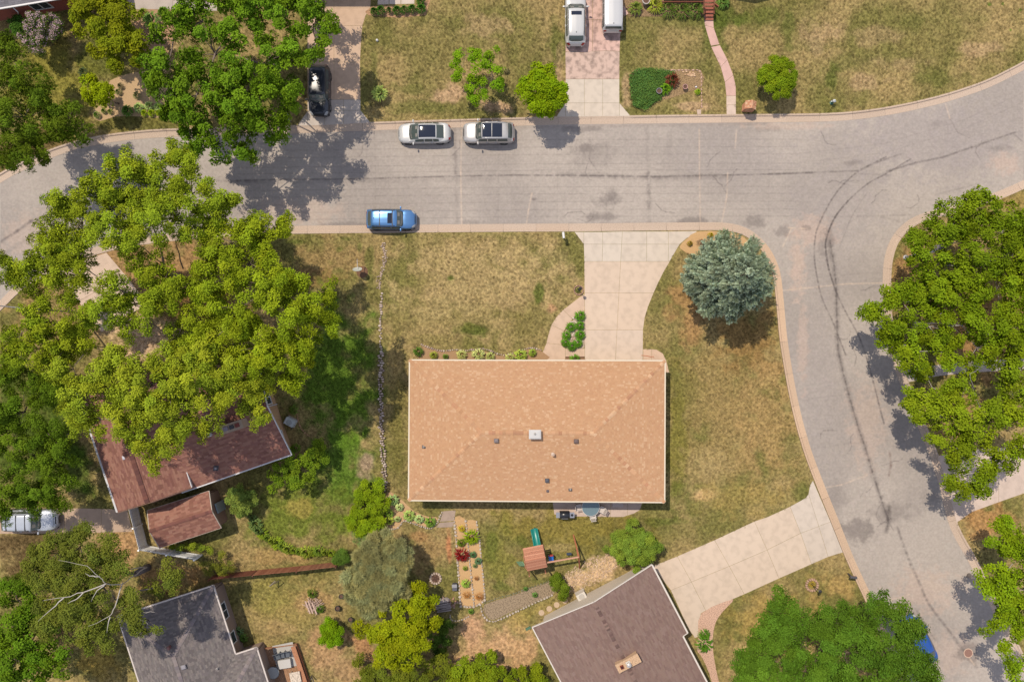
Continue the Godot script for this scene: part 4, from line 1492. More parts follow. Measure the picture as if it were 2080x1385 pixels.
# A tree or a bush. lobes: [x, y, radius] on the survey sheet, where the photograph shows the rounded masses of the crown.
func tree(called: String, label: String, category: String, lobes: Array, top: float, low: float, c: Color, opt := {}) -> Node3D:
	var kind: String = opt.get("leaf", "broad")
	var dens: float = opt.get("density", 1.0)
	var size: float = opt.get("size", 1.0)
	var puff: float = opt.get("puff", 0.5)
	var flat: float = opt.get("flat", 0.75)
	var mid := Vector2.ZERO
	var wsum := 0.0
	for l in lobes:
		mid += Vector2(l[0], l[1]) * l[2]
		wsum += l[2]
	mid /= wsum
	var far := 1.0
	for l in lobes:
		far = maxf(far, mid.distance_to(Vector2(l[0], l[1])) + l[2])
	var base := g(mid.x, mid.y, lerpf(low, top, 0.6))
	if opt.has("base"):
		base = g(opt.base[0], opt.base[1], LAWN)
	base.y = LAWN
	var root := thing(called, label, category, base, 0.0, opt.get("group", ""))
	var where: Array = []
	var tints := PackedColorArray()
	var bark: StandardMaterial3D = mat(opt.get("bark", A(120, 104, 92)), 0.95)
	var twigs := begin()
	twigs.set_smooth_group(0)
	var trunk_r: float = opt.get("trunk", clampf((top - low) * 0.028, 0.03, 0.34))
	var fork := Vector3(jitter(0.2), maxf(low * 0.55, 0.3), jitter(0.2))
	if trunk_r > 0.06:
		part(root, "trunk", tube(PackedVector3Array([Vector3(0, -0.1, 0), Vector3(fork.x * 0.4, fork.y * 0.5, fork.z * 0.4), fork]), trunk_r * 1.35, trunk_r, 9), bark)
	var order := lobes.duplicate()
	order.sort_custom(func(p, q): return mid.distance_squared_to(Vector2(p[0], p[1])) < mid.distance_squared_to(Vector2(q[0], q[1])))
	var heads: Array = []
	c = Color(c.r * 1.36, c.g * 1.34, c.b * 1.05)
	for l in order:
		var d := mid.distance_to(Vector2(l[0], l[1])) / far
		var r: float = l[2] * (H - top * 0.7) / F * (0.94 if opt.get("feather", false) else 1.0)
		var h: float = lerpf(low, top, sqrt(maxf(0.0, 1.0 - d * d * 0.85))) - r * flat
		if l.size() > 3:
			h = l[3]
		h = maxf(h + jitter(0.09) * (top - low), low * 0.6 + r * flat * 0.35)
		var c3 := g(l[0], l[1], h) - base
		if trunk_r > 0.06:
			var from := fork
			var cost := fork.distance_to(c3) * 0.8
			for q in heads:
				if q.distance_to(c3) < cost:
					cost = q.distance_to(c3)
					from = q
			var thick := trunk_r * (0.55 if from == fork else 0.26)
			var knee := from.lerp(c3, 0.55) + Vector3(jitter(0.3), -0.12 * from.distance_to(c3), jitter(0.3))
			part(root, "limb", tube(PackedVector3Array([from - Vector3(0, 0.05, 0), from.lerp(knee, 0.5) + Vector3(jitter(0.15), 0, jitter(0.15)), knee, c3 - Vector3(0, r * 0.15, 0)]), thick, trunk_r * 0.12, 6), bark)
			heads.append(c3 - Vector3(0, r * 0.15, 0))
		else:
			tube_to(twigs, PackedVector3Array([Vector3(c3.x * 0.2, 0, c3.z * 0.2), c3]), PackedFloat32Array([0.025, 0.012]), 4)
		var hue := jitter(0.1)
		var feather: bool = opt.get("feather", false)
		var m := maxi(3, int(r * r * (1.15 if feather else 1.8) * dens / (puff * puff)))
		var away := Vector3(c3.x - fork.x, 0, c3.z - fork.z).normalized() * clampf(d, 0.2, 0.8)
		for k in m:
			# a puff of leaves somewhere on the lobe, mostly on its upper side
			var z := rng.randf_range(-0.5, 1.0)
			var a := rng.randf() * TAU
			var s := sqrt(maxf(0.0, 1.0 - z * z))
			var q := Vector3(cos(a) * s, z * flat, sin(a) * s) * r * (rng.randf_range(0.55, 1.05) + pow(rng.randf(), 4.0) * 0.3)
			var pc := c3 + q
			if feather:   # a branchlet that grows outwards, thinning towards its tip
				q = (q.normalized() + away).normalized() * q.length()
				pc = c3 + q
			var pr := puff * rng.randf_range(0.55, 1.2)
			if k % 3 == 0:
				tube_to(twigs, PackedVector3Array([c3 + Vector3(0, -r * 0.3, 0), c3 + q * 0.5 - Vector3(0, r * 0.06, 0), pc]), PackedFloat32Array([0.035, 0.02, 0.008]) if trunk_r > 0.06 else PackedFloat32Array([0.012, 0.009, 0.005]), 4)
			var kk := 1.0 + hue + jitter(0.16)
			var warm := jitter(0.08)
			var n := maxi(4, int((24.0 if feather else 15.0) * (pr / puff) * dens * opt.get("leafy", 1.0)))
			for i in n:
				var sa := rng.randf() * TAU
				var sz := rng.randf_range(-0.1, 1.0)
				var sr := sqrt(1.0 - sz * sz) * rng.randf_range(0.35, 1.05)
				var v := Vector3(cos(sa) * sr, sz * 0.75, sin(sa) * sr) * pr
				if feather:
					var along := rng.randf_range(-0.85, 1.15)
					v = Vector3(jitter(1.0), jitter(0.6), jitter(1.0)) * pr * 0.62 * (0.95 - along * 0.5) + q.normalized() * along * pr * 1.5 - Vector3(0, along * along * pr * 0.22, 0)
				# leaves face outwards from their puff, as they do towards the light
				var face := (v / pr * 0.9 + q / r * 0.45 + Vector3(jitter(0.35), 0.55, jitter(0.35))).normalized()
				var bx := face.cross(Vector3(cos(sa + 1.3), 0.1, sin(sa + 1.3))).normalized()
				var b := Basis(bx, face, bx.cross(face)) * Basis(Vector3.UP, rng.randf() * TAU)
				where.append(Transform3D(b.scaled(Vector3.ONE * size * rng.randf_range(0.75, 1.2)), pc + v))
				var t := kk * rng.randf_range(0.8, 1.2)
				tints.append(Color(c.r * t * (1.0 + warm), c.g * t, c.b * t * (1.0 - warm)))
	crown_part(root, "crown" if trunk_r > 0.06 else "foliage", kind, where, tints, opt.get("through", 0.22))
	var tw := part(root, "branches", done(twigs, true), mat(opt.get("twig", opt.get("bark", A(120, 104, 92))), 0.95))
	tw.set_meta("kind", "stuff")
	if opt.has("flowers"):
		var fw: Array = []
		var ft := PackedColorArray()
		for i in range(0, where.size(), 2):
			var t: Transform3D = where[i]
			t.origin.y += 0.12
			fw.append(t)
			var f: Color = opt.flowers
			ft.append(tinted(f, 0.2, 0.05))
		crown_part(root, "blossom", "flower", fw, ft, 0.2)
	return root


# bare twisting boughs over or through a crown; each: list of [x, y, height]
func boughs(root: Node3D, lines: Array, r: float, c: Color) -> void:
	for l in lines:
		var pts := PackedVector3Array()
		for p in l:
			pts.append(g(p[0], p[1], p[2]) - root.position)
		var fine := PackedVector3Array()
		for i in pts.size() - 1:
			for s in 3:
				fine.append(pts[i].lerp(pts[i + 1], s / 3.0) + Vector3(jitter(0.06), jitter(0.06), jitter(0.06)))
		fine.append(pts[-1])
		part(root, "bough", tube(fine, r * 0.5, r * 0.08, 6), mat(c, 0.9))


# a small clump: leaves arching out from one root
func plant(called: String, label: String, category: String, group: String, x: float, y: float, r: float, h: float, c: Color, n := 34, broad := 0.4, ground := LAWN) -> Node3D:
	var at := g(x, y, ground + h * 0.5)
	at.y = ground
	var root := thing(called, label, category, at, 0.0, group)
	var rr := r * H / F * 1.22
	var st := begin()
	c = Color(c.r * 1.5, c.g * 1.5, c.b * 1.4)
	for i in n:
		var a := TAU * i / n * 2.618 + jitter(0.3)
		var reach := rr * sqrt((i + 0.6) / n)
		var lean := (i + 0.5) / n
		var dir := Vector3(cos(a) * lean, 1.15 - lean, sin(a) * lean).normalized()
		var side := Vector3(-sin(a), 0, cos(a))
		var root_at := Vector3(cos(a), 0, sin(a)) * reach * 0.3 + Vector3(0, h * 0.25 * (1.0 - lean), 0)
		var mid := root_at + Vector3(cos(a) * reach * 0.5, h * (0.95 - lean * 0.35) + jitter(0.03), sin(a) * reach * 0.5)
		var tip := root_at + Vector3(cos(a) * reach * 0.95, h * (0.9 - lean * 0.75), sin(a) * reach * 0.95)
		var w := rr * broad * rng.randf_range(0.8, 1.2)
		st.set_color(tinted(c, 0.22, 0.08))
		var l := mid - side * w * 0.5
		var q := mid + side * w * 0.5
		tri(st, root_at, l, q)
		tri(st, l, tip, q)
	part(root, "leaves", done(st), leafmat(0.3)).set_meta("kind", "stuff")
	return root


func spruce() -> void:
	var base := g(1451, 573, LAWN)
	base.y = LAWN
	var root := thing("spruce_tree", "broad blue-grey spruce on the street corner, mulch at its foot", "tree", base)
	var high := 10.6
	part(root, "trunk", tube(PackedVector3Array([Vector3(0, -0.1, 0), Vector3(0, high * 0.5, 0), Vector3(0.05, high, 0)]), 0.2, 0.03, 8), mat(A(110, 92, 80), 0.95))
	var st := begin()   # a shoot set all round with needles
	var r := RandomNumberGenerator.new()
	r.seed = 9
	for i in 46:
		var z := i / 46.0 * 0.3
		var a := i * 2.4
		var out := Vector3(cos(a), sin(a), 0.5).normalized()
		var at := Vector3(0, 0, z)
		var side := out.cross(Vector3.BACK).normalized()
		leaf_to(st, at, out, side, 0.125 * (1.15 - z), 0.04, 0.0)
	var shoot := done(st)
	var where: Array = []
	var tints := PackedColorArray()
	var c := A(196, 214, 182)
	var wood := begin()
	var y := 0.9
	var tier := 0
	while y < high - 0.15:
		var t := (y - 0.7) / (high - 0.7)
		var reach := 3.25 * (lerpf(0.74, 1.0, t / 0.5) if t < 0.5 else pow(maxf(0.0, 1.0 - (t - 0.5) / 0.52), 0.72)) + 0.15
		var n := int(lerpf(15, 6, t))
		for k in n:
			var a := TAU * (k + rng.randf() * 0.55) / n + tier * 0.7
			var l := reach * rng.randf_range(0.72, 1.16)
			var dir := Vector3(cos(a), 0, sin(a))
			var side := Vector3(-sin(a), 0, cos(a))
			tube_to(wood, PackedVector3Array([Vector3(0, y, 0), Vector3(0, y, 0) + dir * l * 0.55 - Vector3(0, l * 0.1, 0), Vector3(0, y, 0) + dir * l - Vector3(0, l * 0.06, 0)]), PackedFloat32Array([0.05, 0.03, 0.01]), 4)
			var steps := maxi(3, int(l / 0.17))
			var light := rng.randf_range(0.82, 1.18)
			for s in range(1, steps + 1):
				var u := float(s) / steps
				if u < 0.12:
					continue
				var sag := -l * (0.24 * u - 0.16 * u * u)
				var p := Vector3(0, y + sag, 0) + dir * l * u
				var fan := (1.0 - u * 0.8) * 0.16 * l + 0.1
				var twigs := 1 + int(fan / 0.12)
				for w in range(-twigs, twigs + 1):
					var q := p + side * fan * w / twigs + Vector3(0, jitter(0.07) - absf(w) * 0.02, 0) + dir * (absf(float(w) / twigs) * 0.1 + jitter(0.06))
					var turn := atan2(dir.x, dir.z) + clampf(float(w) / twigs, -1, 1) * -0.7 + jitter(0.3)
					if w < 0:
						turn = atan2(dir.x, dir.z) + 0.7 + jitter(0.3)
					elif w > 0:
						turn = atan2(dir.x, dir.z) - 0.7 + jitter(0.3)
					var b := Basis(Vector3.UP, turn) * Basis(Vector3.RIGHT, -0.25 + jitter(0.3)) * Basis(Vector3.BACK, rng.randf() * TAU)
					where.append(Transform3D(b.scaled(Vector3.ONE * rng.randf_range(0.8, 1.15)), q))
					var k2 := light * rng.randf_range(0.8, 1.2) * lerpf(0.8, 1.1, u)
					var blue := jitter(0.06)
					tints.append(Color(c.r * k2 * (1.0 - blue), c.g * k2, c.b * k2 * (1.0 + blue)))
		y += lerpf(0.45, 0.36, t)
		tier += 1
	for i in 60:
		var a := i * 2.4
		var d := Vector3(cos(a), rng.randf_range(0.4, 1.6), sin(a)).normalized()
		where.append(Transform3D(Basis.looking_at(-d, Vector3.RIGHT), Vector3(0.05, high - 0.75 + rng.randf() * 0.6, 0) + d * 0.1))
		tints.append(tinted(c, 0.2, 0.05))
	var mm := MultiMesh.new()
	mm.transform_format = MultiMesh.TRANSFORM_3D
	mm.use_colors = true
	mm.mesh = shoot
	mm.instance_count = where.size()
	for i in where.size():
		mm.set_instance_transform(i, where[i])
		mm.set_instance_color(i, tints[i])
	var o := MultiMeshInstance3D.new()
	o.name = "needles"
	o.multimesh = mm
	o.material_override = leafmat(0.2)
	o.set_meta("kind", "stuff")
	root.add_child(o, true)
	part(root, "branches", done(wood), mat(A(110, 92, 80), 0.95)).set_meta("kind", "stuff")


func turf() -> void:
	var gw := 1040
	var gh := 692
	var ok := PackedByteArray()
	ok.resize(gw * gh)
	var lawns: Array = []
	var edges := [north_edge(), south_edge(), east_edge()]
	edges[0].append_array([[2480, -420], [-420, -420]])
	edges[1].append_array([[-420, 1740]])
	edges[2].append_array([[2480, 1740]])
	for e in edges:
		lawns.append(Geometry2D.offset_polygon(poly2(e), -1.5)[0])
	for j in gh:
		for l in lawns:
			# spans of this row that lie inside the lawn
			var xs: Array = []
			var y := j * 2.0 + 0.5
			for i in l.size():
				var a: Vector2 = l[i]
				var b: Vector2 = l[(i + 1) % l.size()]
				if (a.y <= y) != (b.y <= y):
					xs.append(a.x + (b.x - a.x) * (y - a.y) / (b.y - a.y))
			xs.sort()
			for i in range(0, xs.size() - 1, 2):
				for x in range(maxi(0, int(xs[i] / 2.0)), mini(gw, int(xs[i + 1] / 2.0))):
					ok[j * gw + x] = 1
	for k in keep_out:
		var r: Rect2 = k[0]
		for j in range(maxi(0, int(r.position.y / 2)), mini(gh, int(r.end.y / 2) + 1)):
			for i in range(maxi(0, int(r.position.x / 2)), mini(gw, int(r.end.x / 2) + 1)):
				if ok[j * gw + i] and Geometry2D.is_point_in_polygon(Vector2(i * 2 + 1, j * 2 + 1), k[1]):
					ok[j * gw + i] = 0
	var st := begin()
	for i in 6:
		var a := i * 1.05
		var d := Vector3(cos(a), 0, sin(a))
		var s := Vector3(-sin(a), 0, cos(a))
		var at := d * 0.03
		tri(st, at - s * 0.016, at + d * 0.05 + Vector3(0, 0.05 + 0.012 * (i % 3), 0), at + s * 0.016)
	var tuft := done(st)
	var where: Array = []
	var tints := PackedColorArray()
	for n in 330000:
		var x := rng.randf() * 2080.0
		var y := rng.randf() * 1384.0
		if ok[clampi(int((y + jitter(3.0)) / 2), 0, gh - 1) * gw + clampi(int((x + jitter(3.0)) / 2), 0, gw - 1)] == 0:
			continue
		var c := lawn_rgb.get_pixel(clampi(int(x / 2080.0 * TW), 0, TW - 1), clampi(int(y / 1385.0 * TH), 0, TH - 1)).srgb_to_linear()
		var k := rng.randf_range(0.86, 1.2)
		var green := clampf((c.g - c.r) * 6.0 + 0.6, 0.0, 1.0)
		if rng.randf() > 0.35 + green * 0.65:
			continue
		where.append(Transform3D(Basis(Vector3.UP, rng.randf() * TAU).scaled(Vector3(1, rng.randf_range(0.5, 1.3), 1) * rng.randf_range(0.8, 1.5)), g(x, y, LAWN)))
		tints.append(Color(c.r * k, c.g * k * 1.02, c.b * k))
	var mm := MultiMesh.new()
	mm.transform_format = MultiMesh.TRANSFORM_3D
	mm.use_colors = true
	mm.mesh = tuft
	mm.instance_count = where.size()
	for i in where.size():
		mm.set_instance_transform(i, where[i])
		mm.set_instance_color(i, tints[i])
	var o := MultiMeshInstance3D.new()
	o.name = "grass"
	o.multimesh = mm
	o.material_override = leafmat(0.3)
	o.set_meta("kind", "stuff")
	tag(o, "short dry grass growing on all the lawns", "grass")
	add_child(o)


# --- vehicles --------------------------------------------------------------------
var lower: Array = []   # stations of the lower body: [place along the length, half width, shoulder height, rise to the middle]
var upper: Array = []   # stations of the cabin: [place, half width at the belt, half width of the roof, height]
var car_l := 4.8
var car_w := 1.0
var belt := 0.95


func station(list: Array, f: float) -> Array:
	for i in list.size() - 1:
		if f <= list[i + 1][0] or i == list.size() - 2:
			var a: Array = list[i]
			var b: Array = list[i + 1]
			var t := clampf((f - a[0]) / (b[0] - a[0]), 0.0, 1.0)
			var p: Array = list[maxi(i - 1, 0)]
			var n: Array = list[mini(i + 2, list.size() - 1)]
			var out: Array = []
			for k in range(1, 4):
				var m0: float = (b[k] - p[k]) / maxf(b[0] - p[0], 0.001) * (b[0] - a[0])
				var m1: float = (n[k] - a[k]) / maxf(n[0] - a[0], 0.001) * (b[0] - a[0])
				if (b[k] - a[k]) * (a[k] - p[k]) <= 0.0:
					m0 = 0.0
				if (n[k] - b[k]) * (b[k] - a[k]) <= 0.0:
					m1 = 0.0
				var t2 := t * t
				var t3 := t2 * t
				out.append((2 * t3 - 3 * t2 + 1) * a[k] + (t3 - 2 * t2 + t) * m0 + (-2 * t3 + 3 * t2) * b[k] + (t3 - t2) * m1)
			return out
	return [list[-1][1], list[-1][2], list[-1][3]]


func along(list: Array, v: float) -> Vector2:
	for i in list.size() - 1:
		if v <= list[i + 1][0]:
			var t: float = (v - list[i][0]) / (list[i + 1][0] - list[i][0])
			return Vector2(lerpf(list[i][1], list[i + 1][1], t), lerpf(list[i][2], list[i + 1][2], t))
	return Vector2(list[-1][1], list[-1][2])


# a point of the shell: f along the length (0 front, 1 rear), v across (-1 sill, 0 middle, 1 other sill)
func shell(cabin: bool, f: float, v: float) -> Vector3:
	var a := absf(v)
	var p: Vector2
	if cabin:
		var s := station(upper, f)
		var h: float = s[2]
		var drop := minf(0.09, maxf(h - belt, 0.0) * 0.25)
		p = along([[0.0, 0.0, h], [0.3, s[1] * 0.62, h - drop * 0.22], [0.5, s[1] * 0.93, h - drop * 0.7], [0.58, s[1], h - drop * 1.3], [0.8, lerpf(s[1], s[0], 0.55), lerpf(h - drop * 1.3, belt, 0.55)], [1.0, s[0], belt - 0.03]], a)
	else:
		var s := station(lower, f)
		var w: float = s[0] * car_w
		var h: float = s[1]
		p = along([[0.0, 0.0, h + s[2]], [0.3, w * 0.62, h + s[2] * 0.85], [0.46, w * 0.86, h + s[2] * 0.25], [0.55, w * 0.945, h - 0.03], [0.68, w * 0.99, h * 0.76], [0.84, w, 0.44], [1.0, w * 0.94, 0.2]], a)
	return Vector3(car_l * (0.5 - f), p.y, p.x * signf(v))


func skin(cabin: bool, f0: float, f1: float, v0: float, v1: float, nf: int, nv: int, out := 0.0, bow0 := 0.0, bow1 := 0.0) -> ArrayMesh:
	var st := begin()
	st.set_smooth_group(0)
	var grid: Array = []
	for i in nf + 1:
		var row := PackedVector3Array()
		for j in nv + 1:
			var f := lerpf(f0, f1, float(i) / nf)
			var v := lerpf(v0, v1, float(j) / nv)
			f += lerpf(bow0, bow1, float(i) / nf) * v * v * 4.0
			var p := shell(cabin, f, v)
			if out != 0.0:
				var du := shell(cabin, f + 0.01, v) - shell(cabin, f - 0.01, v)
				var dv := shell(cabin, f, v + 0.02) - shell(cabin, f, v - 0.02)
				var n := dv.cross(du).normalized()
				if n.y < -0.2 or n.dot(p - Vector3(p.x * 0.8, 0.55, 0)) < 0.0:
					n = -n
				p += n * out
			row.append(p)
		grid.append(row)
	for i in nf:
		for j in nv:
			quad(st, grid[i][j], grid[i][j + 1], grid[i + 1][j + 1], grid[i + 1][j])
	return done(st, true)


func car(called: String, label: String, category: String, x: float, y: float, turn: float, o := {}) -> Node3D:
	var ground: float = o.get("ground", 0.0)
	var at := g(x, y, ground + 0.8)
	at.y = ground
	var root := thing(called, label, category, at, turn, o.get("group", ""))
	var body: String = o.get("body", "sedan")
	car_l = o.get("l", 4.85)
	car_w = o.get("w", 1.86) * 0.5
	var hh: float = o.get("h", 1.46)
	if body == "sedan":
		belt = 0.96
		lower = [[0.0, 0.34, 0.5, 0.02], [0.012, 0.55, 0.6, 0.04], [0.04, 0.76, 0.68, 0.07], [0.09, 0.91, 0.76, 0.09], [0.15, 0.98, 0.8, 0.1], [0.2, 1.0, 0.84, 0.1], [0.3, 1.0, 0.92, 0.07], [0.5, 1.0, 0.95, 0.02], [0.7, 1.0, 0.97, 0.02], [0.85, 0.985, 1.0, 0.05], [0.92, 0.9, 0.99, 0.06], [0.97, 0.74, 0.9, 0.04], [0.99, 0.58, 0.74, 0.03], [1.0, 0.42, 0.56, 0.02]]
		upper = [[0.215, 0.8, 0.74, 0.95], [0.29, 0.86, 0.7, 1.13], [0.385, 0.9, 0.69, 1.36], [0.46, 0.9, 0.68, hh - 0.02], [0.58, 0.9, 0.68, hh], [0.7, 0.9, 0.67, hh - 0.05], [0.78, 0.87, 0.66, 1.26], [0.86, 0.8, 0.64, 1.07], [0.9, 0.74, 0.66, 0.96]]
	elif body == "van":
		belt = 1.1
		lower = [[0.0, 0.62, 0.56, 0.02], [0.012, 0.8, 0.7, 0.04], [0.05, 0.93, 0.9, 0.08], [0.14, 1.0, 1.02, 0.1], [0.24, 1.0, 1.08, 0.06], [0.5, 1.0, 1.1, 0.02], [0.96, 0.98, 1.1, 0.02], [0.985, 0.92, 0.95, 0.02], [1.0, 0.84, 0.6, 0.0]]
		upper = [[0.17, 0.84, 0.76, 1.1], [0.24, 0.9, 0.76, hh * 0.82], [0.31, 0.93, 0.82, hh - 0.03], [0.5, 0.94, 0.84, hh], [0.85, 0.94, 0.83, hh - 0.02], [0.95, 0.93, 0.8, hh - 0.1], [0.985, 0.9, 0.8, 1.1]]
	else:
		belt = 1.06
		lower = [[0.0, 0.4, 0.55, 0.02], [0.012, 0.6, 0.68, 0.04], [0.04, 0.79, 0.82, 0.07], [0.09, 0.92, 0.91, 0.1], [0.14, 0.98, 0.96, 0.1], [0.2, 1.0, 1.0, 0.1], [0.3, 1.0, 1.04, 0.06], [0.5, 1.0, 1.06, 0.02], [0.8, 1.0, 1.08, 0.02], [0.9, 0.975, 1.08, 0.03], [0.95, 0.91, 1.06, 0.03], [0.98, 0.78, 0.92, 0.02], [1.0, 0.55, 0.62, 0.0]]
		upper = [[0.235, 0.82, 0.76, 1.06], [0.3, 0.88, 0.72, 1.3], [0.37, 0.91, 0.75, hh - 0.07], [0.44, 0.92, 0.76, hh], [0.6, 0.92, 0.76, hh + 0.01], [0.8, 0.91, 0.74, hh - 0.04], [0.87, 0.9, 0.72, hh - 0.12], [0.92, 0.87, 0.72, hh - 0.32], [0.965, 0.83, 0.7, 1.08]]
	var paint := StandardMaterial3D.new()
	var pc: Color = o.get("paint", Color(0.8, 0.8, 0.8))
	paint.albedo_color = pc.linear_to_srgb()
	paint.roughness = 0.32
	paint.metallic = o.get("metallic", 0.1)
	paint.clearcoat_enabled = true
	paint.clearcoat = 0.7
	paint.clearcoat_roughness = 0.06
	var black := mat(Color(0.012, 0.012, 0.013), 0.5)
	var sky_toned_glass := glass(Color(0.055, 0.07, 0.066))  # base colour lifted to stand in for sky reflected in the panes
	var chrome := mat(Color(0.55, 0.56, 0.58), 0.18, "", 1.0, 0.9)
	var f0: float = upper[0][0]
	var f1: float = upper[-1][0]
	# the shell
	var bm := part(root, "body", skin(false, 0.0, 1.0, -1.0, 1.0, 40, 28), paint)
	part(bm, "underside", box(Vector3(car_l * 0.92, 0.08, car_w * 1.75), Transform3D(Basis(), Vector3(0, 0.23, 0))), black)
	part(root, "cabin", skin(true, f0, f1, -1.0, 1.0, 30, 26), paint)
	var ws: float = upper[2][0] if body != "sedan" else 0.4
	part(root, "windscreen", skin(true, f0 + 0.012, ws - 0.008, -0.54, 0.54, 8, 14, 0.012, 0.035, 0.012), sky_toned_glass)
	part(root, "wiper_well", skin(true, f0 + 0.002, f0 + 0.016, -0.5, 0.5, 2, 14, 0.014, 0.035, 0.035), black)
	part(root, "dashboard", skin(true, f0 + 0.03, f0 + 0.05, -0.42, 0.42, 2, 10, 0.0125, 0.03, 0.03), mat(Color(0.13, 0.12, 0.11), 0.5))
	for seat_v in [-0.24, 0.24]:
		part(root, "front_seat", skin(true, ws - 0.055, ws - 0.018, seat_v - 0.11, seat_v + 0.11, 3, 5, 0.0125), mat(Color(0.17, 0.16, 0.145), 0.4))
	var rw: Array = o.get("rear_glass", [0.735, 0.885] if body == "sedan" else [0.875, 0.952] if body == "suv" else [0.945, 0.98])
	part(root, "rear_window", skin(true, rw[0], rw[1], -0.48, 0.48, 6, 12, 0.012, -0.006, -0.02), sky_toned_glass)
	for side in [-1.0, 1.0]:
		var cuts := [0.335, 0.5, 0.515, 0.66, 0.672, 0.775] if body == "sedan" else [0.31, 0.475, 0.49, 0.655, 0.67, 0.86] if body == "suv" else [0.24, 0.42, 0.44, 0.66, 0.68, 0.93]
		for k in 3:
			part(root, "side_window", skin(true, cuts[k * 2], cuts[k * 2 + 1], side * 0.62, side * 0.93, 5, 4, 0.01), sky_toned_glass)
		part(root, "headlight", skin(false, 0.022, 0.085, side * 0.36, side * 0.62, 5, 5, 0.012), mat(Color(0.3, 0.31, 0.32), 0.12))
		part(root, "taillight", skin(false, 0.955, 0.99, side * 0.36, side * 0.64, 4, 5, 0.012), mat(Color(0.25, 0.01, 0.012), 0.15))
		var mp := shell(true, 0.3, side * 0.98)
		part(root, "mirror", lathe([[0.0, -0.09], [0.1, -0.07], [0.13, 0.0], [0.1, 0.07], [0.0, 0.09]], 10, Vector3.ZERO), paint).transform = Transform3D(Basis.from_scale(Vector3(0.6, 1.0, 1.2)), Vector3(mp.x, belt + 0.06, side * (car_w + 0.1)))
		for fh in [0.47, 0.64]:
			var hp := shell(false, fh, side * 0.6)
			part(root, "door_handle", box(Vector3(0.2, 0.03, 0.05), Transform3D(Basis(), hp + Vector3(0, -0.02, side * 0.02))), chrome if o.get("bright", false) else paint)
		part(root, "sill", box(Vector3(car_l * 0.5, 0.1, 0.05), Transform3D(Basis(), Vector3(0, 0.26, side * car_w * 0.955))), black)
		# door shut lines
		for fs in [0.335, 0.49, 0.665]:
			part(bm, "door_gap", skin(false, fs, fs + 0.003, side * 0.52, side * 0.92, 1, 6, 0.004), black)
		if o.get("rails", false):
			var st := begin()
			var pts := PackedVector3Array()
			for k in 9:
				pts.append(shell(true, lerpf(ws + 0.03, rw[0] - 0.02, k / 8.0), side * 0.5) + Vector3(0, 0.06 if k > 0 and k < 8 else -0.01, 0))
			part(root, "roof_rail", tube(pts, 0.02, 0.02, 6), o.get("rail_mat", black))
		for fw in [0.185, 0.79]:
			var wr: float = o.get("wheel", 0.34)
			var tyre := part(root, "wheel", lathe([[wr * 0.6, -0.11], [wr * 0.94, -0.11], [wr, -0.07], [wr, 0.07], [wr * 0.94, 0.11], [wr * 0.6, 0.11]], 22), mat(Color(0.02, 0.02, 0.021), 0.9))
			tyre.transform = Transform3D(Basis(Vector3.RIGHT, PI / 2), Vector3(car_l * (0.5 - fw), wr, side * (car_w - 0.1)))
			var rim := begin()
			for k in 10:
				var a := TAU * k / 10
				box_to(rim, Transform3D(Basis(Vector3.UP, a), Basis(Vector3.UP, a) * Vector3(wr * 0.32, 0.075 * side, 0)), Vector3(wr * 0.62, 0.05, 0.05))
			part(tyre, "rim", done(rim), chrome)
			part(bm, "wheel_arch", skin(false, fw - wr / car_l * 1.12, fw + wr / car_l * 1.12, side * 0.74, side * 0.99, 8, 3, 0.006), black)
	# hood seam, grille, plate
	part(bm, "bonnet", skin(false, 0.05, f0 + 0.005, -0.42, 0.42, 10, 12, 0.014, 0.02, 0.035), paint)
	part(root, "grille", skin(false, 0.004, 0.03, -0.24, 0.24, 4, 8, 0.015), black)
	part(root, "bumper", skin(false, 0.002, 0.02, -0.7, 0.7, 2, 14, 0.02), paint)
	if o.has("sunroof"):
		var s: Array = o.sunroof
		for k in range(0, s.size(), 2):
			part(root, "sunroof", skin(true, s[k], s[k + 1], -0.43 if o.get("panorama", false) else -0.3, 0.43 if o.get("panorama", false) else 0.3, 8, 10, 0.012), mat(o.get("sun_glass", Color(0.012, 0.016, 0.03)), 0.08))
	if o.has("bars"):
		for fb in o.bars:
			part(root, "roof_bar", bar(shell(true, fb, -0.52) + Vector3(0, 0.07, 0), shell(true, fb, 0.52) + Vector3(0, 0.07, 0), 0.07, 0.035), o.get("rail_mat", black))
	if o.get("fin", false):
		part(root, "antenna", lathe([[0.045, 0.0], [0.03, 0.06], [0.0, 0.09]], 8, shell(true, rw[0] - 0.06, 0.0)), black)
	return root


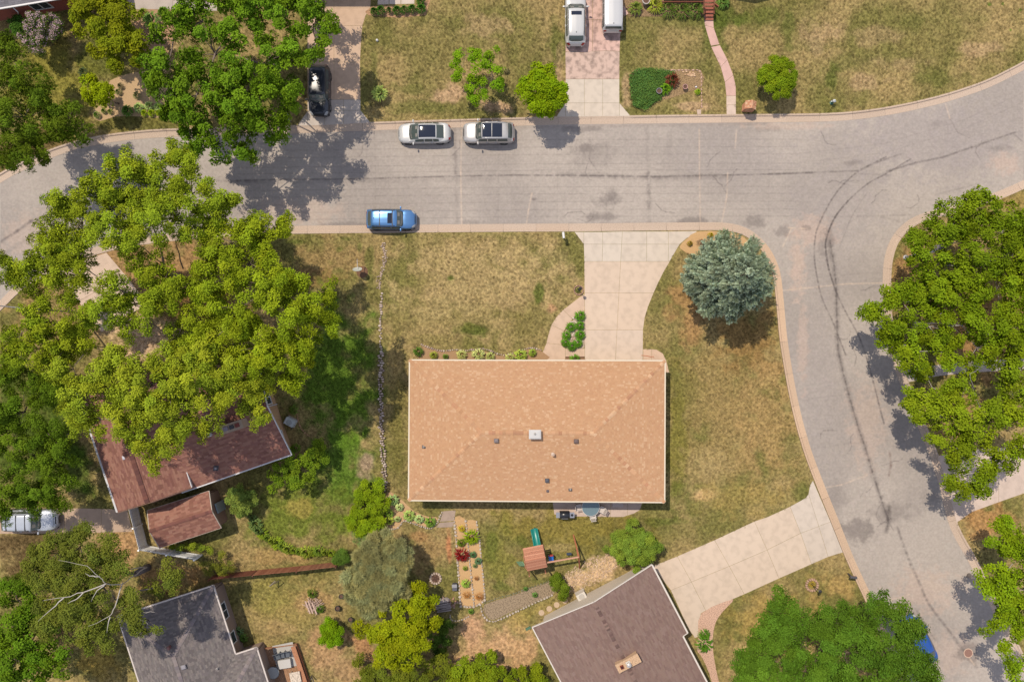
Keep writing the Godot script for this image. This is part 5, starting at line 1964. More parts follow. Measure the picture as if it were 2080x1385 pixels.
func vehicles() -> void:
	var white := Color(0.42, 0.42, 0.415)
	car("parked_car", "white sedan with a dark panoramic roof parked at the northern kerb", "car", 861.5, 269.5, PI + 0.012, {"l": 4.86, "w": 1.84, "h": 1.45, "paint": white, "sunroof": [0.405, 0.72], "panorama": true, "group": "cars parked along the kerb", "rear_glass": [0.74, 0.885]})
	car("parked_car", "silver suv with dark panoramic roof parked behind the white sedan", "car", 992.5, 269.0, PI, {"body": "suv", "l": 4.75, "w": 1.9, "h": 1.68, "paint": Color(0.4, 0.385, 0.375), "metallic": 0.35, "sunroof": [0.385, 0.56, 0.57, 0.76], "panorama": true, "rails": true, "group": "cars parked along the kerb", "rail_mat": mat(Color(0.6, 0.6, 0.62), 0.3, "", 1.0, 0.6)})
	car("parked_car", "bright blue wagon with roof bars at the southern kerb", "car", 794, 445.5, 0.0, {"body": "suv", "l": 4.6, "w": 1.8, "h": 1.6, "paint": Color(0.07, 0.18, 0.38), "metallic": 0.5, "rails": true, "bars": [0.7, 0.45], "sunroof": [0.455, 0.545], "group": "cars parked along the kerb", "fin": true})
	car("parked_car", "glossy black suv nose out on the shaded driveway under the maple", "car", 648, 183, -PI / 2 - 0.01, {"body": "suv", "l": 4.7, "w": 1.9, "h": 1.72, "paint": Color(0.008, 0.011, 0.02), "rails": true, "ground": 0.13, "group": "cars on driveways", "bright": true, "wheel": 0.37})
	car("parked_car", "white suv with a small sunroof on the pink-stained driveway", "car", 1169.5, 38, PI / 2, {"body": "suv", "l": 4.85, "w": 1.92, "h": 1.68, "paint": white, "rails": true, "sunroof": [0.43, 0.5], "ground": 0.13, "group": "cars on driveways", "fin": true})
	car("parked_car", "boxy pale silver hatchback cut off at the top of the pink-stained driveway", "car", 1244.5, 18, PI / 2, {"body": "van", "l": 4.2, "w": 1.78, "h": 1.62, "paint": Color(0.45, 0.45, 0.45), "metallic": 0.25, "ground": 0.13, "group": "cars on driveways", "fin": true, "rear_glass": [0.945, 0.985], "rails": true, "rail_mat": mat(Color(0.4, 0.4, 0.42), 0.4)})
	car("parked_van", "silver-white van with roof bars under leaves on the western driveway", "van", 58, 1057.5, 0.02, {"body": "suv", "l": 5.05, "w": 1.95, "h": 1.78, "paint": Color(0.4, 0.43, 0.48), "ground": 0.13, "bars": [0.46, 0.62, 0.8], "rails": true, "group": "cars on driveways", "metallic": 0.3})
	car("parked_car", "royal blue car almost hidden by the round tree at the bend", "car", 1869, 1301, -PI / 2 + 0.47 + PI, {"l": 4.8, "w": 1.84, "h": 1.45, "paint": Color(0.012, 0.075, 0.32), "metallic": 0.3, "group": "cars parked along the kerb"})


func trees() -> void:
	var maple := A(102, 134, 34)
	var ash := A(144, 162, 44)
	var deep := A(74, 98, 26)
	var pale_bark := A(196, 188, 180)
	tree("maple_tree", "large leafy maple overhanging the street beside the black suv", "tree", [[575, 35, 62], [634, 45, 38], [646, 85, 26], [480, 40, 60], [405, 40, 52], [352, 62, 36], [432, 105, 62], [335, 135, 44], [525, 125, 66], [588, 120, 42], [395, 185, 66], [490, 195, 70], [565, 190, 44], [440, 262, 54], [478, 300, 30], [372, 235, 34], [318, 170, 28], [530, 255, 42], [392, 282, 26], [594, 170, 22], [520, 5, 50], [430, -10, 50], [590, -20, 55]],
		10.5, 3.0, maple, {"feather": true, "puff": 0.52, "size": 1.0, "trunk": 0.3, "bark": A(150, 132, 122)})
	var t := tree("ash_tree", "tall yellow-green ash spreading over the bend of the western street", "tree", [[300, 338, 36], [345, 322, 32], [372, 345, 26], [250, 372, 50], [318, 388, 52], [385, 390, 46], [430, 425, 34], [195, 402, 46], [132, 420, 34], [160, 452, 46], [235, 440, 52], [305, 455, 44], [375, 462, 40], [455, 440, 28], [420, 470, 30], [130, 492, 30], [180, 492, 36], [250, 490, 34], [465, 410, 18], [110, 405, 12], [290, 415, 36], [210, 460, 34], [100, 470, 26], [345, 420, 34]],
		14.0, 5.0, ash, {"leaf": "ash", "feather": true, "puff": 0.46, "density": 1.1, "bark": A(138, 122, 104), "base": [362, 560]})
	boughs(t, [[[370, 545, 4.5], [358, 500, 7.5], [350, 470, 9.0]], [[345, 550, 4.0], [290, 505, 7.0], [240, 480, 9.0]]], 0.13, A(120, 104, 88))
	t = tree("ash_tree", "yellow-green ash reaching over the shaded lawn west of the stone line", "tree", [[522, 482, 42], [560, 462, 26], [505, 535, 50], [440, 520, 34], [450, 565, 40], [565, 560, 34], [610, 605, 42], [652, 600, 26], [640, 660, 36], [672, 655, 16], [560, 640, 54], [485, 625, 56], [590, 715, 40], [525, 705, 56], [575, 765, 34], [600, 690, 32], [480, 490, 30], [430, 470, 24], [600, 770, 18], [535, 580, 46], [420, 590, 24], [420, 540, 28], [430, 690, 34], [400, 700, 26]],
		14.5, 5.0, A(141, 159, 38), {"leaf": "ash", "feather": true, "puff": 0.46, "density": 1.15, "bark": A(138, 122, 104)})
	boughs(t, [[[470, 640, 5.0], [410, 655, 7.5], [330, 680, 8.5], [215, 692, 9.0]], [[470, 650, 5.0], [430, 690, 8.0], [380, 720, 9.5]]], 0.12, A(166, 148, 130))
	t = tree("ash_tree", "yellow-green ash leaning over the red-brown roof", "tree", [[440, 742, 58], [385, 785, 54], [300, 782, 62], [232, 765, 54], [172, 800, 48], [255, 845, 42], [335, 850, 46], [415, 835, 42], [502, 798, 38], [322, 905, 24], [290, 885, 30], [200, 852, 30], [520, 845, 26], [142, 750, 42], [170, 702, 46], [232, 735, 36], [470, 690, 40], [505, 765, 42], [312, 938, 12], [150, 858, 18], [400, 728, 34], [350, 880, 28], [430, 800, 40], [350, 745, 40], [452, 778, 36], [285, 825, 40], [475, 740, 34], [340, 810, 40]],
		13.5, 5.5, A(152, 167, 50), {"leaf": "ash", "feather": true, "puff": 0.46, "density": 1.1, "bark": A(176, 160, 148)})
	t = tree("ash_tree", "yellow-green ash beside the western footway near the street lamp", "tree", [[60, 562, 44], [24, 545, 28], [102, 525, 40], [128, 575, 42], [100, 655, 46], [40, 672, 34], [150, 640, 42], [190, 632, 30], [350, 602, 34], [392, 570, 34], [412, 645, 42], [235, 625, 26], [62, 560, 30], [150, 560, 34], [120, 530, 30], [90, 708, 40], [40, 720, 30], [130, 700, 40], [300, 600, 28], [370, 655, 26], [340, 545, 22], [330, 580, 34], [290, 640, 32], [350, 690, 30], [250, 655, 24], [205, 570, 20], [300, 530, 22], [170, 545, 26], [258, 518, 26], [270, 600, 24], [212, 622, 20], [240, 588, 26], [288, 562, 26]],
		13.0, 4.5, A(139, 157, 41), {"leaf": "ash", "feather": true, "puff": 0.46, "density": 1.1, "bark": A(150, 132, 112)})
	boughs(t, [[[300, 628, 5.0], [230, 605, 8.0], [180, 590, 10.0]]], 0.1, A(130, 112, 96))
	tree("dark_tree", "dark green tree in the shade west of the red-brown roof", "tree", [[42, 838, 48], [30, 770, 40], [64, 925, 48], [30, 985, 42], [92, 880, 32], [14, 900, 42], [66, 1005, 34], [96, 955, 24], [100, 800, 26], [8, 1020, 30], [118, 920, 26], [104, 1004, 24], [126, 968, 20], [70, 800, 34], [10, 850, 34]],
		8.5, 2.5, A(96, 122, 34), {"leaf": "ash", "feather": true, "puff": 0.5, "density": 1.3})
	tree("dark_tree", "thick bright-tipped tree filling the south-west corner", "tree", [[36, 1225, 38], [66, 1290, 52], [28, 1345, 48], [100, 1330, 38], [104, 1262, 26], [20, 1280, 36], [70, 1370, 40], [8, 1200, 24], [-20, 1320, 50]],
		10.0, 2.5, A(92, 122, 30), {"puff": 0.6})
	t = tree("birch_tree", "sparse birch with bare white boughs leaning over the grey roof", "tree", [[110, 1128, 36], [158, 1110, 40], [215, 1118, 34], [88, 1168, 32], [150, 1172, 40], [205, 1195, 38], [112, 1222, 32], [245, 1240, 26], [296, 1262, 28], [172, 1262, 36], [212, 1290, 26], [72, 1140, 24], [330, 1190, 24], [345, 1160, 22], [190, 1300, 20], [240, 1150, 26], [100, 1270, 26], [130, 1250, 30], [270, 1205, 22], [160, 1230, 30]],
		12.5, 4.0, A(108, 118, 50), {"leaf": "tiny", "puff": 0.55, "density": 1.5, "leafy": 1.3, "size": 1.45, "base": [300, 1152], "trunk": 0.26, "bark": A(120, 110, 108)})
	boughs(t, [[[296, 1152, 4.0], [276, 1166, 8.0], [246, 1187, 11.0], [214, 1186, 12.6], [200, 1172, 13.0], [178, 1148, 13.2], [118, 1138, 13.2]], [[214, 1186, 12.6], [168, 1202, 13.2], [128, 1215, 13.2], [86, 1220, 13.2]], [[128, 1215, 13.2], [104, 1238, 13.2], [76, 1262, 13.0]], [[200, 1172, 13.0], [180, 1170, 13.2], [172, 1164, 13.2]],
		[[248, 1185, 11.0], [232, 1232, 12.0], [222, 1252, 12.3], [178, 1272, 12.6]], [[222, 1252, 12.3], [216, 1286, 12.2]], [[270, 1195, 9.0], [282, 1250, 10.5], [300, 1268, 11.0]], [[270, 1240, 10.0], [285, 1243, 10.6], [314, 1244, 11.0]], [[296, 1152, 4.0], [256, 1156, 8.5], [222, 1150, 10.5]], [[256, 1156, 8.5], [226, 1168, 10.8]], [[214, 1186, 12.6], [196, 1200, 13.0], [184, 1222, 13.0]], [[168, 1202, 13.2], [150, 1220, 13.2], [136, 1226, 13.2]]], 0.1, A(204, 196, 188))
	tree("dark_tree", "dense dark green tree on the north-western street corner", "tree", [[24, 120, 36], [36, 165, 38], [60, 190, 34], [42, 235, 58], [96, 240, 40], [56, 292, 44], [16, 300, 40], [104, 280, 28], [132, 242, 26], [4, 205, 40], [30, 90, 22], [90, 205, 30], [150, 262, 22]],
		9.0, 2.0, A(98, 120, 34), {"leaf": "ash", "feather": true, "puff": 0.5, "density": 1.2})
	tree("young_tree", "bright tipped young tree beside the brick house corner", "tree", [[190, 18, 36], [222, 52, 40], [248, 28, 30], [178, 55, 26], [232, 88, 34], [262, 108, 26], [226, 128, 12], [166, 30, 22], [284, 82, 20], [212, -8, 28], [206, 92, 22]],
		6.0, 1.5, A(122, 132, 28), {"puff": 0.5})
	tree("young_tree", "small lime green tree leaning over the tan mulch bed", "tree", [[184, 170, 15], [202, 184, 18], [216, 196, 14], [192, 196, 12], [180, 186, 12], [214, 178, 10]],
		3.6, 1.2, A(138, 156, 24), {"puff": 0.36, "size": 0.8, "base": [240, 210]})
	tree("lilac_bush", "pinkish white blossoming lilac under the brick house eave", "bush", [[72, 50, 22], [95, 58, 24], [76, 82, 22], [60, 66, 18], [104, 46, 14], [86, 96, 12], [110, 62, 14], [62, 92, 10]],
		3.2, 0.6, A(86, 106, 44), {"leaf": "fine", "puff": 0.34, "size": 0.9, "flowers": A(222, 186, 196), "trunk": 0.05})
	tree("bush", "small green bush tucked between lilac and brick wall", "bush", [[36, 46, 16], [28, 60, 12], [44, 60, 10]], 1.8, 0.3, A(72, 108, 44), {"leaf": "fine", "puff": 0.3})
	tree("young_tree", "thin open-crowned young tree on the northern lawn", "tree", [[926, 122, 13], [944, 110, 16], [986, 112, 20], [996, 128, 16], [930, 146, 12], [962, 152, 15], [1000, 152, 18], [952, 176, 14], [976, 176, 18], [1006, 176, 13], [968, 198, 11], [985, 192, 13]],
		4.2, 1.2, A(112, 148, 28), {"puff": 0.36, "density": 0.62, "size": 0.85, "bark": A(150, 136, 118), "trunk": 0.09})
	tree("round_tree", "dense round green tree beside the stained driveway apron", "tree", [[1100, 158, 24], [1078, 185, 24], [1124, 182, 26], [1100, 206, 24], [1130, 204, 16], [1100, 184, 26], [1061, 176, 10], [1084, 160, 14], [1088, 215, 14], [1138, 190, 12], [1114, 222, 8]],
		4.8, 0.9, A(122, 148, 20), {"puff": 0.42})
	tree("round_bush", "tall dark green bush alone on the north-eastern lawn", "bush", [[1578, 132, 20], [1595, 148, 20], [1564, 156, 20], [1590, 176, 22], [1570, 182, 15], [1600, 168, 14], [1556, 146, 12], [1580, 155, 22]],
		3.0, 0.4, A(116, 138, 30), {"leaf": "fine", "puff": 0.34, "trunk": 0.05, "density": 1.3})
	tree("street_tree", "bright green tree overhanging the eastern street corner", "tree", [[1985, 425, 32], [1950, 442, 28], [1902, 440, 20], [1882, 478, 24], [1930, 482, 38], [1990, 472, 42], [2040, 470, 38], [2070, 445, 26], [2060, 520, 44], [1992, 530, 46], [1932, 538, 36], [1884, 526, 24], [1874, 500, 18], [1890, 560, 22], [2085, 490, 40], [2010, 405, 16], [1862, 476, 12]],
		8.5, 2.5, A(112, 134, 28), {"feather": true, "puff": 0.46, "bark": pale_bark, "density": 0.95})
	t = tree("street_tree", "bright green tree spreading beside the skid-marked street", "tree", [[1796, 632, 26], [1840, 615, 36], [1900, 605, 44], [1960, 600, 44], [2032, 592, 46], [1832, 672, 40], [1892, 662, 48], [1960, 660, 48], [2040, 652, 42], [1862, 714, 30], [1920, 716, 34], [1990, 708, 36], [2062, 700, 30], [1800, 660, 20], [1776, 640, 8], [1840, 700, 22], [2090, 640, 40]],
		8.5, 2.5, A(118, 140, 28), {"feather": true, "puff": 0.46, "bark": pale_bark, "density": 0.95})
	boughs(t, [[[1985, 700, 4.0], [1955, 680, 6.0], [1925, 655, 8.0]]], 0.06, pale_bark)
	t = tree("street_tree", "bright green tree shading the street and the eastern driveway", "tree", [[1885, 765, 24], [1868, 808, 28], [1920, 800, 34], [1962, 782, 32], [2040, 760, 32], [1900, 848, 42], [1962, 855, 44], [2022, 830, 38], [2060, 858, 36], [1932, 905, 38], [1990, 915, 42], [2048, 915, 30], [1935, 965, 24], [1990, 962, 26], [1962, 990, 16], [2062, 802, 32], [1862, 830, 14], [1985, 985, 16], [2040, 940, 22]],
		8.5, 2.5, A(120, 140, 30), {"feather": true, "puff": 0.46, "bark": pale_bark, "density": 0.9})
	boughs(t, [[[2000, 850, 3.0], [1978, 790, 6.0], [1960, 752, 7.2], [1945, 740, 8.0]], [[1978, 790, 6.0], [1972, 760, 7.5], [2000, 742, 8.3]]], 0.07, pale_bark)
	tree("street_tree", "green tree at the frame's edge down the eastern street", "tree", [[2052, 1098, 30], [2072, 1140, 40], [2040, 1168, 28], [2012, 1190, 20], [2060, 1212, 38], [2072, 1265, 34], [2032, 1258, 28], [2052, 1306, 22], [2084, 1345, 24], [2062, 1372, 16], [2030, 1200, 24], [2048, 1075, 12], [2085, 1200, 40]],
		8.5, 2.5, A(118, 144, 26), {"feather": true, "puff": 0.46, "bark": pale_bark, "density": 0.9})
	tree("round_tree", "huge dense dark green tree south of the lamp post, hiding a blue car", "tree", [[1590, 1238, 24], [1622, 1262, 30], [1572, 1282, 38], [1640, 1302, 52], [1702, 1268, 36], [1760, 1250, 36], [1808, 1252, 34], [1836, 1278, 24], [1722, 1330, 60], [1796, 1322, 48], [1562, 1340, 50], [1640, 1372, 54], [1838, 1366, 40], [1882, 1392, 30], [1752, 1392, 54], [1545, 1390, 44], [1690, 1410, 60], [1600, 1430, 60], [1830, 1420, 50], [1842, 1318, 22], [1850, 1272, 17], [1848, 1300, 22], [1858, 1336, 20], [1878, 1362, 15], [1730, 1450, 60]],
		9.5, 2.0, A(84, 116, 38), {"leaf": "fine", "feather": true, "puff": 0.55, "size": 1.35, "density": 1.3, "flat": 0.6})
	tree("juniper_tree", "grey-green feathery juniper beside the wooden fence end", "tree", [[780, 1105, 24], [745, 1128, 28], [802, 1128, 28], [762, 1160, 34], [738, 1190, 28], [790, 1186, 34], [760, 1218, 28], [728, 1212, 18], [800, 1214, 18], [772, 1200, 34], [816, 1150, 16], [716, 1178, 14], [748, 1240, 14]],
		5.5, 0.8, A(160, 160, 122), {"leaf": "juniper", "puff": 0.42, "size": 1.35, "density": 1.9, "through": 0.1, "leafy": 1.2, "trunk": 0.12})
	tree("maple_tree", "yellow-green maple between the two southern back yards", "tree", [[850, 1196, 14], [856, 1222, 20], [874, 1232, 18], [830, 1250, 30], [862, 1258, 24], [788, 1268, 30], [822, 1292, 36], [768, 1290, 22], [852, 1302, 22], [800, 1322, 28], [832, 1330, 24], [738, 1278, 14], [846, 1275, 24], [784, 1340, 20]],
		6.5, 1.0, A(132, 142, 22), {"puff": 0.46})
	tree("bush", "low olive green thicket at the southern edge", "bush", [[782, 1372, 32], [848, 1368, 34], [900, 1352, 24], [820, 1392, 30], [872, 1392, 30], [746, 1385, 26], [728, 1340, 14]],
		3.2, 0.5, A(108, 118, 40), {"leaf": "ash", "puff": 0.4, "size": 0.85, "trunk": 0.05})
	tree("bush", "green thicket beside the dark tree trunks at the southern edge", "bush", [[946, 1368, 28], [988, 1356, 28], [1014, 1382, 26], [962, 1395, 28], [918, 1380, 18], [1060, 1385, 26], [1100, 1372, 20]],
		3.0, 0.5, A(112, 128, 28), {"puff": 0.42, "trunk": 0.05})
	tree("bush", "dark shaded bush west of the bare garden bed", "bush", [[886, 1268, 14], [904, 1290, 12], [898, 1310, 16], [912, 1268, 8], [876, 1300, 14], [894, 1330, 12]],
		2.0, 0.3, A(76, 100, 40), {"leaf": "fine", "puff": 0.32})


func bushes() -> void:
	tree("shrub", "wide green shrub with bare twigs at the corner of the brown-roofed house", "bush", [[1290, 1074, 15], [1268, 1095, 24], [1310, 1100, 24], [1248, 1112, 16], [1290, 1118, 26], [1325, 1114, 14], [1300, 1140, 16], [1288, 1158, 8], [1264, 1122, 18], [1335, 1108, 8], [1312, 1128, 16]],
		3.0, 0.4, A(116, 138, 56), {"leaf": "fine", "puff": 0.36, "density": 1.2, "trunk": 0.05, "bark": A(170, 150, 132)})
	tree("shrub", "narrow upright shrub between garden bed and air conditioner", "bush", [[1132, 1180, 12], [1140, 1196, 14], [1145, 1210, 8], [1128, 1190, 8], [1136, 1168, 6]], 1.9, 0.3, A(96, 116, 36), {"leaf": "fine", "puff": 0.28, "trunk": 0.04})
	tree("shrub", "round bright green shrub near the brush pile", "bush", [[672, 1272, 15], [658, 1290, 14], [686, 1290, 15], [672, 1292, 16], [672, 1282, 16]], 2.1, 0.3, A(112, 146, 22), {"leaf": "fine", "puff": 0.3, "density": 1.3, "trunk": 0.04})
	tree("shrub", "loose green shrub off the corner of the red-brown roof", "bush", [[570, 962, 20], [600, 942, 24], [630, 934, 20], [642, 905, 12], [602, 975, 20], [560, 980, 14], [652, 932, 12], [584, 925, 12], [630, 960, 14]], 3.0, 0.5, A(104, 128, 36), {"puff": 0.4, "density": 0.9, "size": 0.8, "trunk": 0.05})
	tree("shrub", "rounded pale green shrub by the shed gable", "bush", [[487, 1004, 18], [470, 1014, 14], [506, 1016, 15], [486, 1034, 14], [488, 1018, 20], [500, 1030, 10]], 2.4, 0.4, A(122, 140, 70), {"leaf": "fine", "puff": 0.3, "density": 1.3, "trunk": 0.05})
	tree("hedge", "tall lush hedge growing along the stone line", "hedge", [[750, 998, 22], [735, 1035, 22], [766, 1026, 20], [722, 1072, 16], [750, 1072, 22], [770, 1060, 14], [776, 985, 10], [730, 1008, 12], [712, 1060, 10]], 2.0, 0.3, A(128, 152, 32), {"leaf": "ash", "puff": 0.34, "size": 0.8, "density": 1.1})
	tree("bush", "grey-green bush at the foot of the lush hedge", "bush", [[738, 1096, 14], [756, 1096, 12], [722, 1092, 9]], 1.5, 0.3, A(120, 142, 90), {"leaf": "tiny", "puff": 0.28})
	tree("bush", "round dark bush at the end of the wooden fence", "bush", [[692, 1130, 11], [686, 1136, 8], [700, 1134, 8], [694, 1124, 8]], 1.4, 0.2, A(92, 120, 52), {"leaf": "tiny", "puff": 0.22, "density": 1.6})
	tree("bush", "loose sprawling bush below the white fence end", "bush", [[440, 1142, 14], [455, 1155, 14], [430, 1158, 12], [470, 1148, 10], [418, 1150, 8], [448, 1130, 9]], 1.5, 0.2, A(122, 128, 52), {"leaf": "tiny", "puff": 0.3, "density": 0.8})
	tree("bush", "low weedy shrub between shed wall and white fence", "bush", [[370, 1110, 8], [392, 1106, 9], [352, 1108, 6], [410, 1110, 8], [425, 1118, 6]], 1.2, 0.2, A(130, 148, 50), {"leaf": "tiny", "puff": 0.24})
	tree("bush", "dark weedy growth along the southern side of the birch", "bush", [[30, 1190, 22], [60, 1180, 16], [80, 1240, 14]], 2.0, 0.3, A(86, 100, 36), {"leaf": "ash", "puff": 0.34, "size": 0.8})
	# the clumps of the hosta border
	var border := [[512, 1052], [518, 1064], [524, 1076], [533, 1084], [542, 1092], [552, 1098], [562, 1103], [573, 1109], [584, 1114], [596, 1118], [608, 1120], [621, 1121], [634, 1120], [647, 1119], [660, 1121], [672, 1123]]
	for i in border.size():
		var where := ["at the upper end", "below the pale shrub", "before the bend", "in the bend", "after the bend", "mid-border", "above the fence", "towards the dark bush"][i / 2] as String
		plant("border_plant", "yellow-green leafy clump in the curved border, %s, %s" % [where, "smaller" if i % 2 == 0 else "larger"], "plant", "leafy clumps of the curved border", border[i][0], border[i][1], [8.0, 12.5, 9.5, 11.0, 7.5][i % 5], 0.45 + (i % 3) * 0.15, [A(128, 148, 44), A(110, 132, 50), A(136, 150, 56)][i % 3] if i > 2 else A(104, 124, 70), 70, 0.16)
	# round bushes by the northern steps
	var row := [[759, 22, 6.5], [773, 20.5, 8.5], [790, 20, 5], [806, 20, 8], [821, 19, 7.5], [837, 17.5, 8], [855, 17, 8.5], [855, 1, 8]]
	for i in row.size():
		var where := ["at the driveway end of the row", "second from the driveway end", "smallest of the row", "just after the smallest one", "fifth from the driveway", "sixth from the driveway", "at the corner of the soil strip", "beyond the corner, by the pads"][i] as String
		plant("round_bush", "clipped round bush %s" % where, "bush", "round bushes by the northern steps", row[i][0], row[i][1], row[i][2], 0.7, A(70, 112, 40), 90, 0.16)
	# hostas and flowers in the beds
	var beds := [
		["hosta", "hosta", "white-edged hosta by the stone line in the curved mulch bed", 798, 1015, 10, A(150, 176, 110), 0.42],
		["hosta", "hosta", "small variegated hosta second along the curved mulch bed", 811, 1030, 7, A(190, 204, 140), 0.42],
		["hosta", "hosta", "green hosta beside the hedge in the curved mulch bed", 790, 1042, 8, A(140, 168, 70), 0.4],
		["hosta", "hosta", "yellowish hosta at the lower tip of the curved bed", 792, 1058, 7, A(170, 184, 80), 0.4],
		["hosta", "hosta", "small pale hosta above the lower stone edge", 807, 1054, 5.5, A(180, 196, 130), 0.4],
		["hosta", "hosta", "big light hosta in the middle of the curved mulch bed", 831, 1047, 10, A(156, 178, 96), 0.42],
		["hosta", "hosta", "pale hosta between two larger ones near the flagstones", 851, 1054, 8, A(176, 196, 130), 0.42],
		["hosta", "hosta", "dark green hosta next to the flagstone steps", 874, 1060, 9.5, A(116, 146, 62), 0.4],
		["garden_plant", "plant", "yellow spiky plant at the head of the long double bed", 938, 1073, 6.5, A(206, 186, 60), 0.12],
		["garden_plant", "plant", "dark round plant beneath the yellow spiky one", 937, 1102, 7.5, A(104, 122, 40), 0.2],
		["garden_plant", "shrub", "tall bright green shrub at the top of the long bed", 958, 1090, 14, A(128, 150, 34), 0.14],
		["red_maple", "shrub", "deep red lace-leaf maple in the long mulch bed", 939, 1126, 13, A(128, 34, 36), 0.12],
		["garden_plant", "plant", "small blue-green ball plant opposite the red maple", 961, 1126, 6, A(92, 126, 84), 0.22],
		["garden_plant", "plant", "blue-green ball plant at the outer edge of the long bed", 971.5, 1139, 6.5, A(100, 132, 96), 0.22],
		["garden_plant", "plant", "tiny grey-green plant below the two blue-green balls", 965, 1149, 4, A(130, 146, 96), 0.22],
		["garden_plant", "plant", "little green plant below the red maple", 945, 1154, 4.5, A(136, 150, 60), 0.2],
		["garden_plant", "plant", "dry brown twiggy plant in the outer bed", 968, 1174, 4.5, A(176, 120, 70), 0.08],
		["garden_plant", "plant", "light green rosette in the inner bed beside the bin", 946, 1185, 8, A(156, 182, 80), 0.22],
		["ornamental_grass", "plant", "tawny ornamental grass at the bottom of the inner bed", 948, 1208, 7.5, A(186, 128, 62), 0.06],
		["ornamental_grass", "plant", "tawny ornamental grass at the bottom of the outer bed", 974, 1211, 8, A(180, 120, 58), 0.06],
		["garden_plant", "plant", "dark spiky plant at the western end of the front bed", 850, 714, 9, A(84, 116, 44), 0.12],
		["garden_plant", "plant", "yellow-green plant first in the front bed", 881, 721, 7, A(150, 156, 66), 0.2],
		["garden_plant", "plant", "small green plant second in the front bed", 905, 724, 5, A(110, 136, 56), 0.2],
		["garden_plant", "plant", "pale fluffy plant before the first curve of the edging", 938, 720, 9, A(186, 188, 116), 0.16],
		["garden_plant", "plant", "pale fluffy plant, largest in the front bed", 972, 720, 11, A(190, 196, 124), 0.16],
		["garden_plant", "plant", "pale plant after the largest one in the front bed", 996, 724, 8, A(178, 184, 110), 0.18],
		["garden_plant", "plant", "low pale plant under the eave in the front bed", 1036, 726, 8, A(184, 190, 112), 0.18],
		["garden_plant", "plant", "wide yellow-green plant near the front path", 1058, 721, 11, A(160, 178, 76), 0.18],
		["garden_plant", "plant", "small bright plant at the path end of the front bed", 1082, 716, 7, A(150, 172, 70), 0.2],
		["garden_plant", "plant", "bushy green plant at the tip of the rock bed", 1179, 641, 9.5, A(92, 140, 40), 0.16],
		["garden_plant", "plant", "bushy green plant beside the curving path, upper", 1160, 664, 8.5, A(96, 144, 44), 0.16],
		["garden_plant", "plant", "bushy green plant by the driveway edge, upper", 1178, 661, 8.5, A(88, 136, 40), 0.16],
		["garden_plant", "plant", "bushy green plant beside the curving path, middle", 1151, 681, 8, A(100, 148, 44), 0.16],
		["garden_plant", "plant", "bushy green plant by the driveway edge, middle", 1179, 680, 9, A(90, 138, 40), 0.16],
		["garden_plant", "plant", "bushy green plant beside the curving path, lower", 1149, 695, 7.5, A(94, 140, 42), 0.16],
		["garden_plant", "plant", "bushy green plant by the driveway edge, lower", 1174, 696, 8.5, A(96, 146, 44), 0.16],
		["garden_plant", "plant", "low green plant at the house end of the rock bed", 1162, 703, 8.5, A(86, 134, 40), 0.16],
		["garden_plant", "plant", "strip of low plant under the eave by the front door", 1168, 729, 9, A(104, 140, 50), 0.2],
		["garden_plant", "plant", "tiny yellow bush in the orange mulch by the kerb", 1444, 477, 5, A(178, 158, 40), 0.14],
		["garden_plant", "plant", "tiny olive bush in the orange mulch near the driveway", 1402, 494, 5, A(160, 136, 50), 0.14],
		["garden_plant", "shrub", "dark twiggy plant at the edge of the spruce mulch", 1424, 492, 7, A(110, 90, 80), 0.06],
		["garden_plant", "shrub", "grey-green shrub between kerb and spruce", 1471, 476, 12, A(112, 132, 104), 0.1],
		["barberry_bush", "bush", "dark purple-red bush in the weedy plot", 1367, 162, 13, A(110, 62, 48), 0.12],
		["garden_plant", "plant", "bright green plant beside the grey pot in the weedy plot", 1352, 180, 10, A(110, 150, 36), 0.14],
		["garden_plant", "plant", "small yellow-green plant near the white stone in the weedy plot", 1418, 186, 5, A(150, 180, 50), 0.2],
		["garden_plant", "plant", "spiky green plant in the tan mulch, nearest the kerb", 196, 233, 6.5, A(100, 138, 50), 0.12],
		["garden_plant", "plant", "small spiky green plant in the tan mulch", 210, 225, 5, A(120, 146, 60), 0.12],
		["garden_plant", "plant", "tiny spiky green plant east of the small one in the tan mulch", 223, 226, 5, A(126, 150, 60), 0.12],
		["garden_plant", "plant", "dark leafy plant in shadow at the middle of the tan mulch", 258, 224, 10, A(84, 118, 50), 0.2],
		["garden_plant", "plant", "pale-edged hosta in the tan mulch, beside the dark plant", 281, 218, 9, A(158, 180, 110), 0.36],
		["garden_plant", "plant", "pale-edged hosta in the tan mulch, middle of three", 302, 215, 8.5, A(160, 180, 110), 0.36],
		["garden_plant", "plant", "pale-edged hosta in the tan mulch, nearest the maple", 320, 217, 8, A(164, 184, 116), 0.36],
		["garden_plant", "plant", "lime cushion plant by the kerb, westernmost of its three", 292, 229, 6, A(150, 170, 40), 0.2],
		["garden_plant", "plant", "lime cushion plant by the kerb, middle of its three", 307, 229, 6.5, A(150, 172, 40), 0.2],
		["garden_plant", "plant", "lime cushion plant by the kerb, easternmost of its three", 322, 228.5, 6, A(154, 174, 44), 0.2],
		["garden_plant", "plant", "dark green plant in the tan mulch under the maple's edge", 338, 226, 9, A(86, 116, 44), 0.2],
		["garden_plant", "plant", "sparse dark plant high in the tan mulch", 244, 174, 6, A(90, 96, 60), 0.08],
		["garden_plant", "plant", "ragged green plant in the middle of the tan mulch", 277, 193, 7, A(110, 130, 70), 0.08],
		["garden_plant", "plant", "small ragged plant beside the lime tree's trunk", 240, 186, 6, A(110, 130, 70), 0.1],
		["garden_plant", "bush", "green bush in the reddish mulch below the patio", 308, 42, 17, A(104, 132, 66), 0.12],
